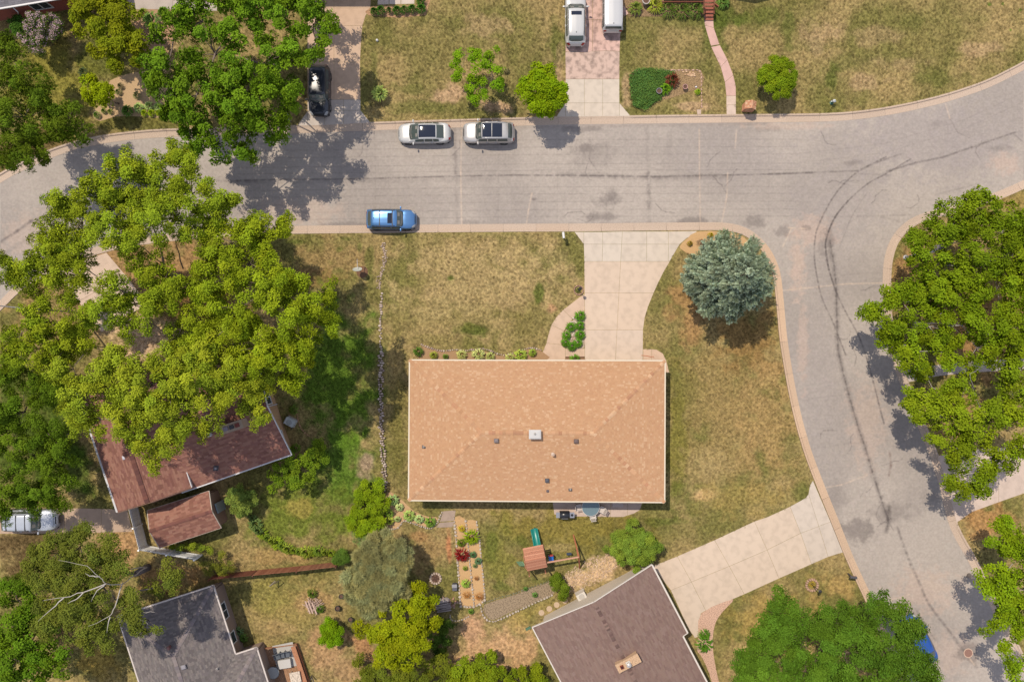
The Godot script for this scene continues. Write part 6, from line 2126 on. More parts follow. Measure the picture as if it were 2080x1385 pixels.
		["garden_plant", "plant", "leafy plant at the end of the shaded patio", 331, 24, 10, A(90, 122, 44), 0.2],
		["garden_plant", "plant", "straggling green plant by the young tree's trunk", 290, 26, 9, A(120, 136, 44), 0.16],
		["small_conifer", "plant", "small dark blue-green conifer in the north-western lawn", 168, 146, 9, A(78, 98, 70), 0.08],
		["garden_plant", "bush", "leafy flowering plant by the deck stairs", 1470, 4, 11, A(100, 130, 60), 0.2],
		["garden_plant", "bush", "yellow-green bush in front of the wooden deck", 1332, 10, 14, A(150, 158, 56), 0.14],
		["garden_plant", "bush", "weedy green growth at the western end of the deck bed", 1292, 16, 12, A(120, 136, 60), 0.14],
		["garden_plant", "bush", "dark leafy shrub under the deck rim, western one", 1358, 18, 15, A(96, 116, 50), 0.1],
		["garden_plant", "bush", "dark leafy shrub under the deck rim, middle one", 1386, 20, 15, A(92, 112, 48), 0.1],
		["garden_plant", "bush", "dark leafy shrub under the deck rim, by the stairs", 1414, 19, 15, A(92, 114, 50), 0.1],
		["garden_plant", "bush", "round green bush on the red gravel path, upper", 1431.5, 1288, 10, A(90, 132, 40), 0.14],
		["garden_plant", "bush", "wider green bush on the red gravel path, lower", 1432, 1308, 15, A(88, 132, 40), 0.1],
		["garden_plant", "plant", "small weed at the top of the bare garden bed", 1068, 1196, 4, A(100, 140, 70), 0.2],
		["garden_plant", "plant", "small weed in the middle of the bare garden bed", 1087, 1208, 5, A(104, 140, 70), 0.2],
		["garden_plant", "plant", "weed at the western corner of the bare garden bed", 957, 1242, 5, A(110, 140, 60), 0.2],
		["garden_plant", "bush", "leafy weed growing in the brush pile, upper side", 634, 1205, 9, A(96, 116, 44), 0.14],
		["garden_plant", "bush", "leafy weed growing in the brush pile, lower side", 650, 1236, 8, A(92, 120, 44), 0.14],
		["garden_plant", "plant", "flowering plant along the shaded east wall of the grey house", 484, 1282, 9, A(104, 130, 84), 0.16],
		["garden_plant", "plant", "dark plant by the inner corner of the grey house", 494, 1296, 8, A(100, 130, 60), 0.16],
		["garden_plant", "plant", "green weeds along the brown house's eastern wall", 596, 832, 9, A(96, 118, 50), 0.12],
		["garden_plant", "plant", "bushy plant at the foot of the brown house's corner", 600, 910, 9, A(100, 126, 44), 0.12]]
	for b in beds:
		plant(b[0], b[2], b[1], "plants in the garden beds", b[3], b[4], b[5], 0.25 + b[5] * 0.035, b[6], 46 if b[7] > 0.3 else 90, b[7])
	# ground cover of the weedy plot: nobody could count it
	var where: Array = []
	var tints := PackedColorArray()
	var plot := PackedVector2Array([Vector2(1286, 150), Vector2(1300, 144), Vector2(1336, 143), Vector2(1368, 150), Vector2(1366, 172), Vector2(1340, 196), Vector2(1312, 216), Vector2(1292, 212), Vector2(1284, 180)])
	for i in 1500:
		var p := Vector2(rng.randf_range(1282, 1370), rng.randf_range(142, 218))
		if Geometry2D.is_point_in_polygon(p, plot):
			where.append(Transform3D(Basis(Vector3.UP, rng.randf() * TAU).scaled(Vector3.ONE * rng.randf_range(0.6, 1.0)), g(p.x, p.y, LAWN + rng.randf_range(0.08, 0.3))))
			tints.append(tinted(A(100, 136, 64), 0.4, 0.15))
	var o := crown_part(self, "ground_cover", "ash", where, tints, 0.3)
	tag(o, "dense green ground cover filling half of the weedy plot", "ground cover")


# --- everything smaller ----------------------------------------------------------
var stone_kinds: Array = []


func stone_mesh(v: int) -> ArrayMesh:
	while stone_kinds.size() < 6:
		var r := RandomNumberGenerator.new()
		r.seed = 60 + stone_kinds.size()
		var st := begin()
		var rings: Array = []
		for k in 3:
			var ring := PackedVector3Array()
			for i in 7:
				var a := TAU * i / 7
				var rad: float = [0.5, 0.47, 0.33][k] * r.randf_range(0.78, 1.12)
				ring.append(Vector3(cos(a) * rad, [-0.3, 0.55, 0.8][k] + r.randf_range(-0.08, 0.08), sin(a) * rad))
			rings.append(ring)
		for k in 2:
			for i in 7:
				var n := (i + 1) % 7
				quad(st, rings[k][i], rings[k + 1][i], rings[k + 1][n], rings[k][n])
		for i in range(1, 6):
			tri(st, rings[2][0], rings[2][i + 1], rings[2][i])
		stone_kinds.append(done(st))
	return stone_kinds[v % 6]


# single stones laid along a line
func stones(called: String, label: String, category: String, line: Array, gap: float, size: float, high: float, tones: Array, wander := 0.0, rows := 1, group := "") -> Node3D:
	var w := gp(line, LAWN)
	var root := thing(called, label, category, w[0], 0.0, group)
	for row in rows:
		var left := 0.0
		for i in w.size() - 1:
			var l := w[i].distance_to(w[i + 1])
			var d := (w[i + 1] - w[i]).normalized()
			var n := Vector3(-d.z, 0, d.x)
			while left < l:
				var p := w[i].lerp(w[i + 1], left / l) + n * (jitter(wander) + (row - (rows - 1) * 0.5) * size * 0.8) - w[0]
				var s := size * rng.randf_range(0.55, 1.4)
				var m := mat(tones[rng.randi() % tones.size()], 0.95, "grit", 0.6)
				var o := part(root, "stone", stone_mesh(rng.randi()), m)
				o.transform = Transform3D((Basis(Vector3.UP, atan2(-d.z, d.x) + jitter(0.3)) * Basis.from_scale(Vector3(gap * rng.randf_range(0.85, 1.1), high * rng.randf_range(0.75, 1.2), s))), p)
				left += gap * rng.randf_range(0.85, 1.3)
			left -= l
	return root


func ring_of_stones(called: String, label: String, category: String, x: float, y: float, r: float, n: int, size: float, tones: Array) -> Node3D:
	var root := thing(called, label, category, g(x, y, LAWN))
	var rr := r * H / F
	for i in n:
		var a := TAU * i / n
		var o := part(root, "stone", stone_mesh(i), mat(tones[i % tones.size()], 0.95, "grit", 0.6))
		o.transform = Transform3D(Basis(Vector3.UP, -a) * Basis.from_scale(Vector3(size, 0.22, TAU * rr / n * 1.1)), Vector3(cos(a) * rr, 0, sin(a) * rr))
	return root


func lamp_post(label: String, x: float, y: float, high: float, ring: float) -> void:
	var root := thing("lamp_post", label, "lamp post", g(x, y, LAWN), 0.0, "garden lamp posts")
	var black := mat(Color(0.02, 0.02, 0.022), 0.5)
	part(root, "pole", lathe([[0.07, 0.0], [0.07, 0.12], [0.035, 0.16], [0.03, high - 0.35], [0.05, high - 0.33]], 10), black)
	part(root, "lantern", lathe([[0.07, high - 0.33], [0.13, high - 0.08], [0.0, high - 0.08]], 6), mat(Color(0.5, 0.52, 0.52), 0.15))
	part(root, "lantern_cap", lathe([[0.17, high - 0.08], [0.03, high + 0.04], [0.02, high + 0.09], [0.0, high + 0.1]], 6), black)
	no_turf([[x - ring, y - ring], [x + ring, y - ring], [x + ring, y + ring], [x - ring, y + ring]])


func chair(label: String, at: Vector3, turn: float, c: Color) -> void:
	var root := thing("garden_chair", label, "chair", at, turn, "garden chairs")
	var m := mat(c, 0.6)
	part(root, "seat", box(Vector3(0.5, 0.04, 0.5), Transform3D(Basis(), Vector3(0, 0.42, 0))), m)
	var st := begin()
	for k in 4:
		box_to(st, Transform3D(Basis(Vector3.RIGHT, -0.25), Vector3(-0.18 + k * 0.12, 0.68, -0.3)), Vector3(0.085, 0.55, 0.025))
	box_to(st, Transform3D(Basis(Vector3.RIGHT, -0.25), Vector3(0, 0.95, -0.37)), Vector3(0.5, 0.06, 0.03))
	part(root, "backrest", done(st), m)
	for x in [-0.23, 0.23]:
		for z in [-0.22, 0.22]:
			part(root, "leg", bar(Vector3(x, 0, z), Vector3(x, 0.42, z), 0.035, 0.035), m)
		part(root, "armrest", bar(Vector3(x * 1.12, 0.62, -0.28), Vector3(x * 1.12, 0.6, 0.2), 0.06, 0.03), m)


func mailbox(called: String, label: String, x: float, y: float, turn: float, c: Color, post: Color, l := 0.55) -> void:
	var root := thing(called, label, "mailbox", g(x, y, LAWN), turn, "mailboxes")
	part(root, "post", bar(Vector3(0, -0.1, 0), Vector3(0, 1.05, 0), 0.1, 0.1), mat(post, 0.8))
	var st := begin()
	var n := 8
	for i in n:
		var a := PI * i / n
		var b := PI * (i + 1) / n
		var p := Vector3(cos(a) * 0.11, sin(a) * 0.11 + 0.14, 0)
		var q := Vector3(cos(b) * 0.11, sin(b) * 0.11 + 0.14, 0)
		var z := Vector3(0, 0, l * 0.5)
		quad(st, p - z, q - z, q + z, p + z)
		tri(st, Vector3(0, 0.14, l * 0.5), p + z, q + z)
		tri(st, Vector3(0, 0.14, -l * 0.5), q - z, p - z)
	box_to(st, Transform3D(Basis(), Vector3(0, 0.07, 0)), Vector3(0.22, 0.14, l))
	var b := part(root, "box", done(st), mat(c, 0.4))
	b.position = Vector3(0, 1.05, 0)
	part(b, "flag", box(Vector3(0.015, 0.12, 0.05), Transform3D(Basis(), Vector3(0.125, 0.16, 0.05))), mat(A(170, 40, 30), 0.5))


func pot(label: String, x: float, y: float, r: float, c: Color, ground := LAWN + 0.02) -> void:
	var root := thing("flower_pot", label, "flower pot", g(x, y, ground), 0.0, "flower pots")
	var k := r * H / F
	part(root, "pot", lathe([[k * 0.6, 0.0], [k * 0.92, k * 1.5], [k, k * 1.5], [k, k * 1.75], [k * 0.8, k * 1.75], [k * 0.74, k * 1.45]], 16), mat(c, 0.8))
	part(root, "soil", lathe([[k * 0.76, k * 1.4], [0.0, k * 1.45]], 16), mat(A(112, 84, 70), 1.0))


func fence_run(root: Node3D, a: Vector3, b: Vector3, high: float, pitch: float, w: float, tones: Array, low := 0.1, thick := 0.022, uneven := 0.0) -> void:
	var n := int(a.distance_to(b) / pitch)
	var d := (b - a).normalized()
	for i in n:
		var p := a + d * pitch * (i + 0.5)
		var c: Color = tones[rng.randi() % tones.size()]
		var hh := high + jitter(uneven)
		part(root, "board", bar(p + Vector3(0, low, 0), p + Vector3(0, hh, 0), thick, w, d), mat(c, 0.8, "wood", 0.6))


func objects() -> void:
	var stone := [A(214, 190, 174), A(196, 170, 156), A(226, 206, 190), A(180, 158, 148), A(206, 180, 160)]
	var pale_stone := [A(222, 202, 188), A(196, 176, 164), A(230, 212, 198), A(172, 152, 144), A(208, 186, 170)]
	var block := [A(214, 198, 180), A(204, 188, 170), A(222, 206, 190)]
	# stone lines and edgings
	stones("stone_line", "straight line of single pale stones between the two front lawns", "stone edging", [[775, 596], [773, 640], [772.5, 690], [773, 716]], 0.21, 0.27, 0.16, pale_stone, 0.07)
	stones("stone_line", "scattered broken stones at the street end of the stone line", "stone edging", [[779, 494], [780, 510], [783, 522], [781, 535], [776, 545], [773, 560], [769, 566], [771, 588]], 0.13, 0.2, 0.1, stone, 0.14, 2)
	stones("stone_wall", "low double-row stone wall running along the shaded side yard", "stone wall", [[774.5, 718], [773, 800], [774, 860], [777, 905], [779, 930], [781.5, 965], [781.5, 996]], 0.21, 0.26, 0.28, pale_stone, 0.11, 2)
	stones("stone_edging", "wavy stone edging along the top of the front bed", "stone edging", smooth([[856, 700], [866, 704], [880, 709], [900, 713], [925, 710], [945, 712], [965, 709.5], [985, 709], [1005, 716], [1022, 721.5], [1040, 718], [1060, 711], [1080, 706.5], [1100, 711]], 3), 0.18, 0.2, 0.14, stone, 0.02)
	stones("stone_edging", "block edging along the lower rim of the hosta bed", "stone edging", smooth([[782, 1074], [796, 1074], [808, 1072], [820, 1057.5], [831, 1060], [858, 1069.5], [874, 1073], [888, 1062], [893, 1050], [898, 1040]], 3), 0.19, 0.2, 0.18, block, 0.02)
	stones("retaining_wall", "stone block wall on the inner side of the long double bed", "stone wall", [[922, 1052], [927, 1100], [930, 1150], [935, 1229]], 0.28, 0.24, 0.2, block, 0.01)
	stones("retaining_wall", "stone block wall between the two halves of the long double bed", "stone wall", [[946, 1058], [951, 1110], [957, 1170], [963, 1231]], 0.28, 0.22, 0.22, block, 0.01)
	stones("retaining_wall", "stone block wall on the outer side of the long double bed", "stone wall", [[968, 1060], [974, 1100], [980, 1160], [985, 1216]], 0.28, 0.2, 0.16, block, 0.01)
	stones("retaining_wall", "stone block wall across the foot of the long double bed", "stone wall", [[936, 1231], [950, 1232], [964, 1232], [975, 1226], [985, 1218]], 0.28, 0.24, 0.2, block, 0.01)
	stones("garden_wall", "curved block wall along the lower side of the bare garden bed", "stone wall", smooth([[976, 1228], [979, 1244], [986, 1256], [998, 1262], [1014, 1258], [1040, 1246], [1080, 1227], [1124, 1207]], 3), 0.26, 0.2, 0.22, block, 0.01)
	stones("garden_wall", "thin stone edging along the upper side of the bare garden bed", "stone edging", [[985, 1224], [1012, 1214], [1040, 1207], [1080, 1192], [1122, 1178]], 0.24, 0.12, 0.12, [A(150, 144, 116), A(130, 130, 100)], 0.02)
	stones("stone_edging", "curved stone edging round the bare earth circle", "stone edging", smooth([[914, 1250], [916, 1258], [926, 1261], [940, 1258], [952, 1252]], 3), 0.2, 0.13, 0.12, block, 0.01)
	stones("stone_edging", "kerb of thin stones round the weedy plot", "stone edging", [[1318, 143], [1350, 143], [1384, 142.5], [1420, 142.5], [1424.5, 148], [1425, 180], [1426, 225]], 0.3, 0.14, 0.1, [A(224, 186, 164), A(214, 178, 156)], 0.01)
	stones("stone_edging", "loose tan stones at the corner of the weedy plot", "stone edging", [[1388, 146], [1400, 147], [1412, 150], [1404, 152], [1392, 151], [1412, 154]], 0.26, 0.3, 0.14, [A(236, 200, 160), A(226, 186, 146)], 0.04)
	stones("stone_edging", "curved brick edging beside the brown house's eastern wall", "stone edging", smooth([[602, 838], [607, 860], [616, 876], [634, 890]], 4), 0.2, 0.12, 0.12, [A(206, 160, 124), A(190, 146, 112)], 0.01)
	stones("rubble_heap", "heap of broken bricks and stones west of the bare bed", "rubble", [[900, 1214], [914, 1216], [930, 1222], [912, 1226], [900, 1222], [925, 1230], [905, 1232]], 0.22, 0.3, 0.2, [A(196, 150, 126), A(178, 140, 122), A(206, 176, 156)], 0.2)
	stones("rock_cover", "loose pale rocks lying between the plants of the rock bed", "rocks", [[1184, 640], [1164, 652], [1170, 672], [1152, 668], [1166, 684], [1164, 694], [1184, 690], [1168, 668]], 0.2, 0.26, 0.12, [A(230, 206, 186), A(206, 176, 150), A(240, 222, 206)], 0.16, 2)
	# stones of the pale gravel by the brown-roofed house
	var chips := begin()
	for i in 900:
		var p := Vector2(jitter(1.0), jitter(1.0))
		if p.length() > 1.0:
			continue
		var q := Vector2(p.x * 72, p.y * 26).rotated(-0.47)
		if q.x > 74:
			continue
		var at := g(1198 + q.x, 1163 + q.y, LAWN)
		var s := rng.randf_range(0.04, 0.13)
		chips.set_color(tinted(A(226, 196, 168), 0.25, 0.04))
		box_to(chips, Transform3D(Basis(Vector3(jitter(1), 1, jitter(1)).normalized(), rng.randf() * TAU), at), Vector3(s, s * 0.6, s * 0.8))
	var gravel := stuff_part(self, "gravel", done(chips), vmat(0.95))
	tag(gravel, "pale gravel strewn beside the brown-roofed house", "gravel")
	var pit := ring_of_stones("fire_pit", "round fire pit ringed with pale stones on the back lawn", "fire pit", 884.5, 1174.5, 10.5, 14, 0.26, [A(226, 204, 184), A(206, 184, 166), A(216, 190, 170)])
	part(pit, "ash", lathe([[0.42, 0.03], [0.0, 0.05]], 14), mat(A(120, 92, 76), 1.0))
	for i in 5:
		var a := i * 1.3
		part(pit, "log", bar(Vector3(cos(a), 0.12, sin(a)) * 0.3, Vector3(cos(a + 2.6), 0.3, sin(a + 2.6)) * 0.3, 0.07, 0.07), mat(A(96, 70, 58), 1.0))
	no_turf([[873, 1163], [896, 1163], [896, 1186], [873, 1186]])
	ring_of_stones("planter_ring", "ring of pink edging stones at the lamp post by the driveway", "stone edging", 1175.5, 589.5, 9.2, 18, 0.1, [A(226, 180, 166), A(216, 170, 156)])
	lamp_post("dark lamp post standing in the pink stone ring by the main driveway", 1175.5, 589, 1.75, 10)
	plant("garden_plant", "small green plant inside the pink stone ring", "plant", "", 1174, 589, 5, 0.3, A(88, 110, 50), 40, 0.14)
	ring_of_stones("planter_ring", "ring of tan edging stones at the lamp post near the bend", "stone edging", 1649.5, 1188, 11.5, 16, 0.28, [A(214, 176, 148), A(204, 166, 140)])
	lamp_post("dark lamp post standing in the tan stone ring near the bend", 1649, 1187, 2.1, 10)
	plant("garden_plant", "yellowish plant inside the tan stone ring", "plant", "", 1650, 1186, 6, 0.25, A(176, 150, 60), 40, 0.14)
	for k in [[876, 1258], [958, 1277]]:
		pass
	# street lamps
	var lamp := thing("street_lamp", "grey street lamp arching over the western street", "street lamp", g(159, 634, LAWN))
	part(lamp, "pole", tube(PackedVector3Array([Vector3(0, -0.1, 0), Vector3(0, 7.2, 0)]), 0.1, 0.07, 10), mat(A(150, 146, 148), 0.5, "", 1.0, 0.4))
	part(lamp, "arm", tube(PackedVector3Array([Vector3(0, 7.15, 0), Vector3(-0.5, 7.45, -0.06), Vector3(-2.4, 7.55, -0.25)]), 0.06, 0.045, 8), mat(A(150, 146, 148), 0.5, "", 1.0, 0.4))
	part(lamp, "lamp_head", box(Vector3(0.7, 0.14, 0.28), Transform3D(Basis(Vector3.UP, -0.1), Vector3(-2.7, 7.55, -0.28))), mat(A(140, 136, 138), 0.5))
	lamp = thing("street_lamp", "pale metal street light pole half hidden by the eastern trees", "street lamp", g(1840, 523, LAWN))
	part(lamp, "pole", tube(PackedVector3Array([Vector3(0, -0.1, 0), Vector3(0, 5.6, 0)]), 0.13, 0.1, 10), mat(A(222, 224, 228), 0.45))
	part(lamp, "foot", lathe([[0.22, 0.0], [0.22, 0.08], [0.14, 0.12]], 12), mat(A(200, 200, 204), 0.5))
	part(lamp, "lamp_head", lathe([[0.1, 5.55], [0.28, 5.7], [0.28, 5.95], [0.0, 6.1]], 14), mat(A(214, 216, 220), 0.4))
	# mailboxes
	mailbox("mailbox", "white mailbox on its post at the edge of the front lawn", 1143, 481, 0.12, A(240, 238, 236), A(150, 140, 124))
	mailbox("mailbox", "white mailbox beside the shaded driveway under the maple", 590, 246, 0.05, A(240, 240, 240), A(150, 140, 124), 0.62)
	mailbox("mailbox", "dark grey mailbox leaning at the kerb near the bend", 1723, 1165, PI / 2 - 0.1, A(96, 92, 98), A(90, 84, 84), 0.6)
	var pillar := thing("brick_mailbox", "tan brick mailbox pillar with gabled top beside the pink path", "mailbox", g(1517.5, 221, LAWN), -0.08)
	var tan_brick := [A(236, 178, 138), A(224, 160, 122), A(240, 196, 158), A(216, 150, 116)]
	for j in 15:
		for i in 4:
			part(pillar, "brick", box(Vector3(0.23, 0.065, 0.62), Transform3D(Basis(), Vector3(-0.36 + i * 0.24 + (0.0 if j % 2 else 0.012), 0.05 + j * 0.075, 0))), mat(tan_brick[rng.randi() % 4], 0.95, "grit", 0.8))
	part(pillar, "mortar", box(Vector3(0.92, 1.14, 0.6), Transform3D(Basis(), Vector3(0, 0.55, 0))), mat(A(226, 204, 186), 0.95))
	for side in [-1.0, 1.0]:
		for j in 3:
			for i in 6:
				part(pillar, "brick", box(Vector3(0.2, 0.06, 0.115), Transform3D(Basis(Vector3.FORWARD, side * 0.62), Vector3(side * (0.4 - j * 0.165), 1.2 + j * 0.118, -0.31 + i * 0.125))), mat(tan_brick[rng.randi() % 4], 0.95, "grit", 0.8))
	part(pillar, "ridge", bar(Vector3(0, 1.5, -0.36), Vector3(0, 1.5, 0.36), 0.1, 0.06), mat(A(230, 176, 140), 0.95))
	# hydrant, dish and other things on the lawns
	var hyd := thing("fire_hydrant", "small hydrant with white top and green barrel near the north-eastern kerb", "fire hydrant", g(1689.5, 209, LAWN))
	part(hyd, "barrel", lathe([[0.17, 0.0], [0.17, 0.06], [0.11, 0.08], [0.11, 0.55], [0.15, 0.56], [0.15, 0.62]], 14), mat(A(60, 120, 110), 0.5))
	part(hyd, "bonnet", lathe([[0.15, 0.62], [0.12, 0.72], [0.05, 0.78], [0.03, 0.84], [0.0, 0.85]], 14), mat(A(226, 232, 236), 0.4))
	for side in [-1, 1]:
		part(hyd, "outlet", bar(Vector3(0.1 * side, 0.45, 0), Vector3(0.22 * side, 0.45, 0), 0.1, 0.1), mat(A(220, 226, 230), 0.4))
	var dish := thing("satellite_dish", "grey-white satellite dish on a leaning pole west of the stone line", "satellite dish", g(731, 550, LAWN))
	part(dish, "pole", tube(PackedVector3Array([Vector3(0, 0, 0), Vector3(0, 1.15, 0)]), 0.035, 0.03, 8), mat(A(150, 146, 140), 0.5))
	var bowl := part(dish, "reflector", lathe([[0.0, -0.06], [0.2, -0.045], [0.36, 0.0], [0.43, 0.05], [0.43, 0.065], [0.34, 0.02], [0.0, -0.03]], 20), mat(A(206, 210, 200), 0.5))
	bowl.transform = Transform3D(Basis(Vector3.RIGHT, -1.05), Vector3(0, 1.25, 0.02))
	part(dish, "feed_arm", bar(Vector3(0, 1.15, -0.05), Vector3(0.0, 1.35, -0.85), 0.04, 0.04), mat(A(220, 214, 212), 0.5))
	part(dish, "feed", lathe([[0.05, 0.0], [0.06, 0.06], [0.04, 0.14]], 8, Vector3(0, 1.3, -0.88)), mat(A(230, 226, 226), 0.5))
	part(dish, "earth_mound", lathe([[0.55, 0.0], [0.4, 0.05], [0.0, 0.06]], 12, Vector3(0.2, 0, 0.1)), mat(A(130, 96, 72), 1.0))
	var ball := thing("garden_ornament", "small white post cap on the lawn near the shaded driveway", "ornament", g(766, 82.5, LAWN))
	part(ball, "cap", lathe([[0.1, 0.0], [0.13, 0.12], [0.09, 0.22], [0.0, 0.25]], 10), mat(A(232, 230, 228), 0.5))
	pot("flower pot spilling pale green leaves on the northern lawn", 771, 194, 8.5, A(150, 130, 120))
	plant("potted_plant", "rounded pale green plant filling the pot on the northern lawn", "plant", "", 771, 188, 13, 0.55, A(170, 186, 96), 120, 0.18, LAWN + 0.5)
	pot("grey round pot among the green ground cover", 1337.5, 187.5, 6, A(140, 134, 138))
	pot("pink clay pot in the weedy plot", 1390.5, 178.5, 5.2, A(206, 158, 150))
	pot("large pale stone pot at the end of the deck bed", 1310.5, 6, 8, A(206, 196, 186))
	for k in [["small dark bucket near the juniper, lower", 687, 1233, 5.5, A(52, 50, 52)], ["low black bowl in the weeds west of the juniper", 694, 1209, 5, A(80, 84, 70)], ["black bowl half under the low bush", 713, 1256, 5, A(60, 62, 58)]]:
		pot(k[0], k[1], k[2], k[3], k[4])
	var sprk := thing("white_stone", "small white stone beside the pink pot", "stone", g(1414, 177, LAWN))
	part(sprk, "stone", stone_mesh(2), mat(A(240, 234, 240), 0.8)).scale = Vector3(0.22, 0.14, 0.2)
	var pad := thing("concrete_block", "broken concrete block at the kerb below the weedy plot", "block", g(1420, 227.5, LAWN))
	part(pad, "slab", slab(PackedVector3Array([Vector3(-0.2, 0.06, -0.2), Vector3(0.2, 0.06, -0.22), Vector3(0.18, 0.06, 0.2), Vector3(-0.14, 0.06, 0.22)]), 0.1), mat(A(222, 196, 176), 0.95, "grit", 0.5))
	# air conditioners
	for k in [["white air conditioner on a pad beside the white trim of the brown-roofed house", 1180, 1206.5, 0.5, A(236, 228, 218), 0.85], ["pale air conditioner beside the eastern wall of the red-brown house", 592, 856, -0.5, A(206, 214, 214), 0.9]]:
		var ac := thing("air_conditioner", k[0], "air conditioner", g(k[1], k[2], LAWN), k[3], "air conditioners")
		part(ac, "pad", box(Vector3(k[5] * 1.1, 0.1, 0.8), Transform3D(Basis(), Vector3(0, 0.03, 0))), mat(A(190, 176, 160), 0.95))
		part(ac, "casing", box(Vector3(k[5], 0.7, 0.62), Transform3D(Basis(), Vector3(0, 0.43, 0))), mat(k[4], 0.5))
		part(ac, "fan_grille", lathe([[0.27, 0.785], [0.24, 0.8], [0.0, 0.8]], 18), mat(Color(k[4].r * 0.72, k[4].g * 0.72, k[4].b * 0.72), 0.5))
		part(ac, "pipe", bar(Vector3(k[5] * 0.4, 0.3, 0.3), Vector3(k[5] * 0.4, 0.3, 0.62), 0.05, 0.05), mat(Color(0.02, 0.02, 0.02), 0.7))
	# manhole
	var man := thing("manhole_cover", "round rusty manhole cover set in the street near the bend", "manhole cover", g(1968, 1326.5, 0.004))
	part(man, "collar", lathe([[0.43, 0.0], [0.43, 0.006], [0.36, 0.006]], 26), mat(A(222, 190, 168), 0.95))
	part(man, "lid", lathe([[0.36, 0.004], [0.36, 0.012], [0.0, 0.012]], 26), mat(A(170, 128, 112), 0.8, "gravel", 0.8))
	# stepping stones
	for k in [["first stepping stone from the green drain", 1100, 1244.5], ["second stepping stone from the green drain", 1116, 1236.5], ["third stepping stone, before the narrow shrub", 1131, 1228.5], ["stepping stone half under the narrow shrub", 1148, 1220]]:
		var step := thing("stepping_stone", "round tan %s" % k[0], "stepping stone", g(k[1], k[2], LAWN), rng.randf(), "stepping stones")
		part(step, "stone", lathe([[0.27, -0.02], [0.27, 0.03], [0.25, 0.045], [0.0, 0.045]], 14), mat(A(224, 196, 166), 0.95, "grit", 0.6))
		no_turf([[k[1] - 6, k[2] - 6], [k[1] + 6, k[2] - 6], [k[1] + 6, k[2] + 6], [k[1] - 6, k[2] + 6]])
	var drain := thing("downspout_spill", "green plastic spill tray at the western corner of the brown roof", "drain tray", g(1073, 1276, LAWN), 0.5)
	part(drain, "tray", box(Vector3(0.5, 0.06, 0.25), Transform3D(Basis(), Vector3(0, 0.03, 0))), mat(A(90, 130, 100), 0.6))
	part(drain, "rim", bar(Vector3(-0.25, 0.07, -0.11), Vector3(0.25, 0.07, -0.11), 0.03, 0.06), mat(A(84, 122, 94), 0.6))
	playset()
	patio_things()
	fences()
	yard_things()


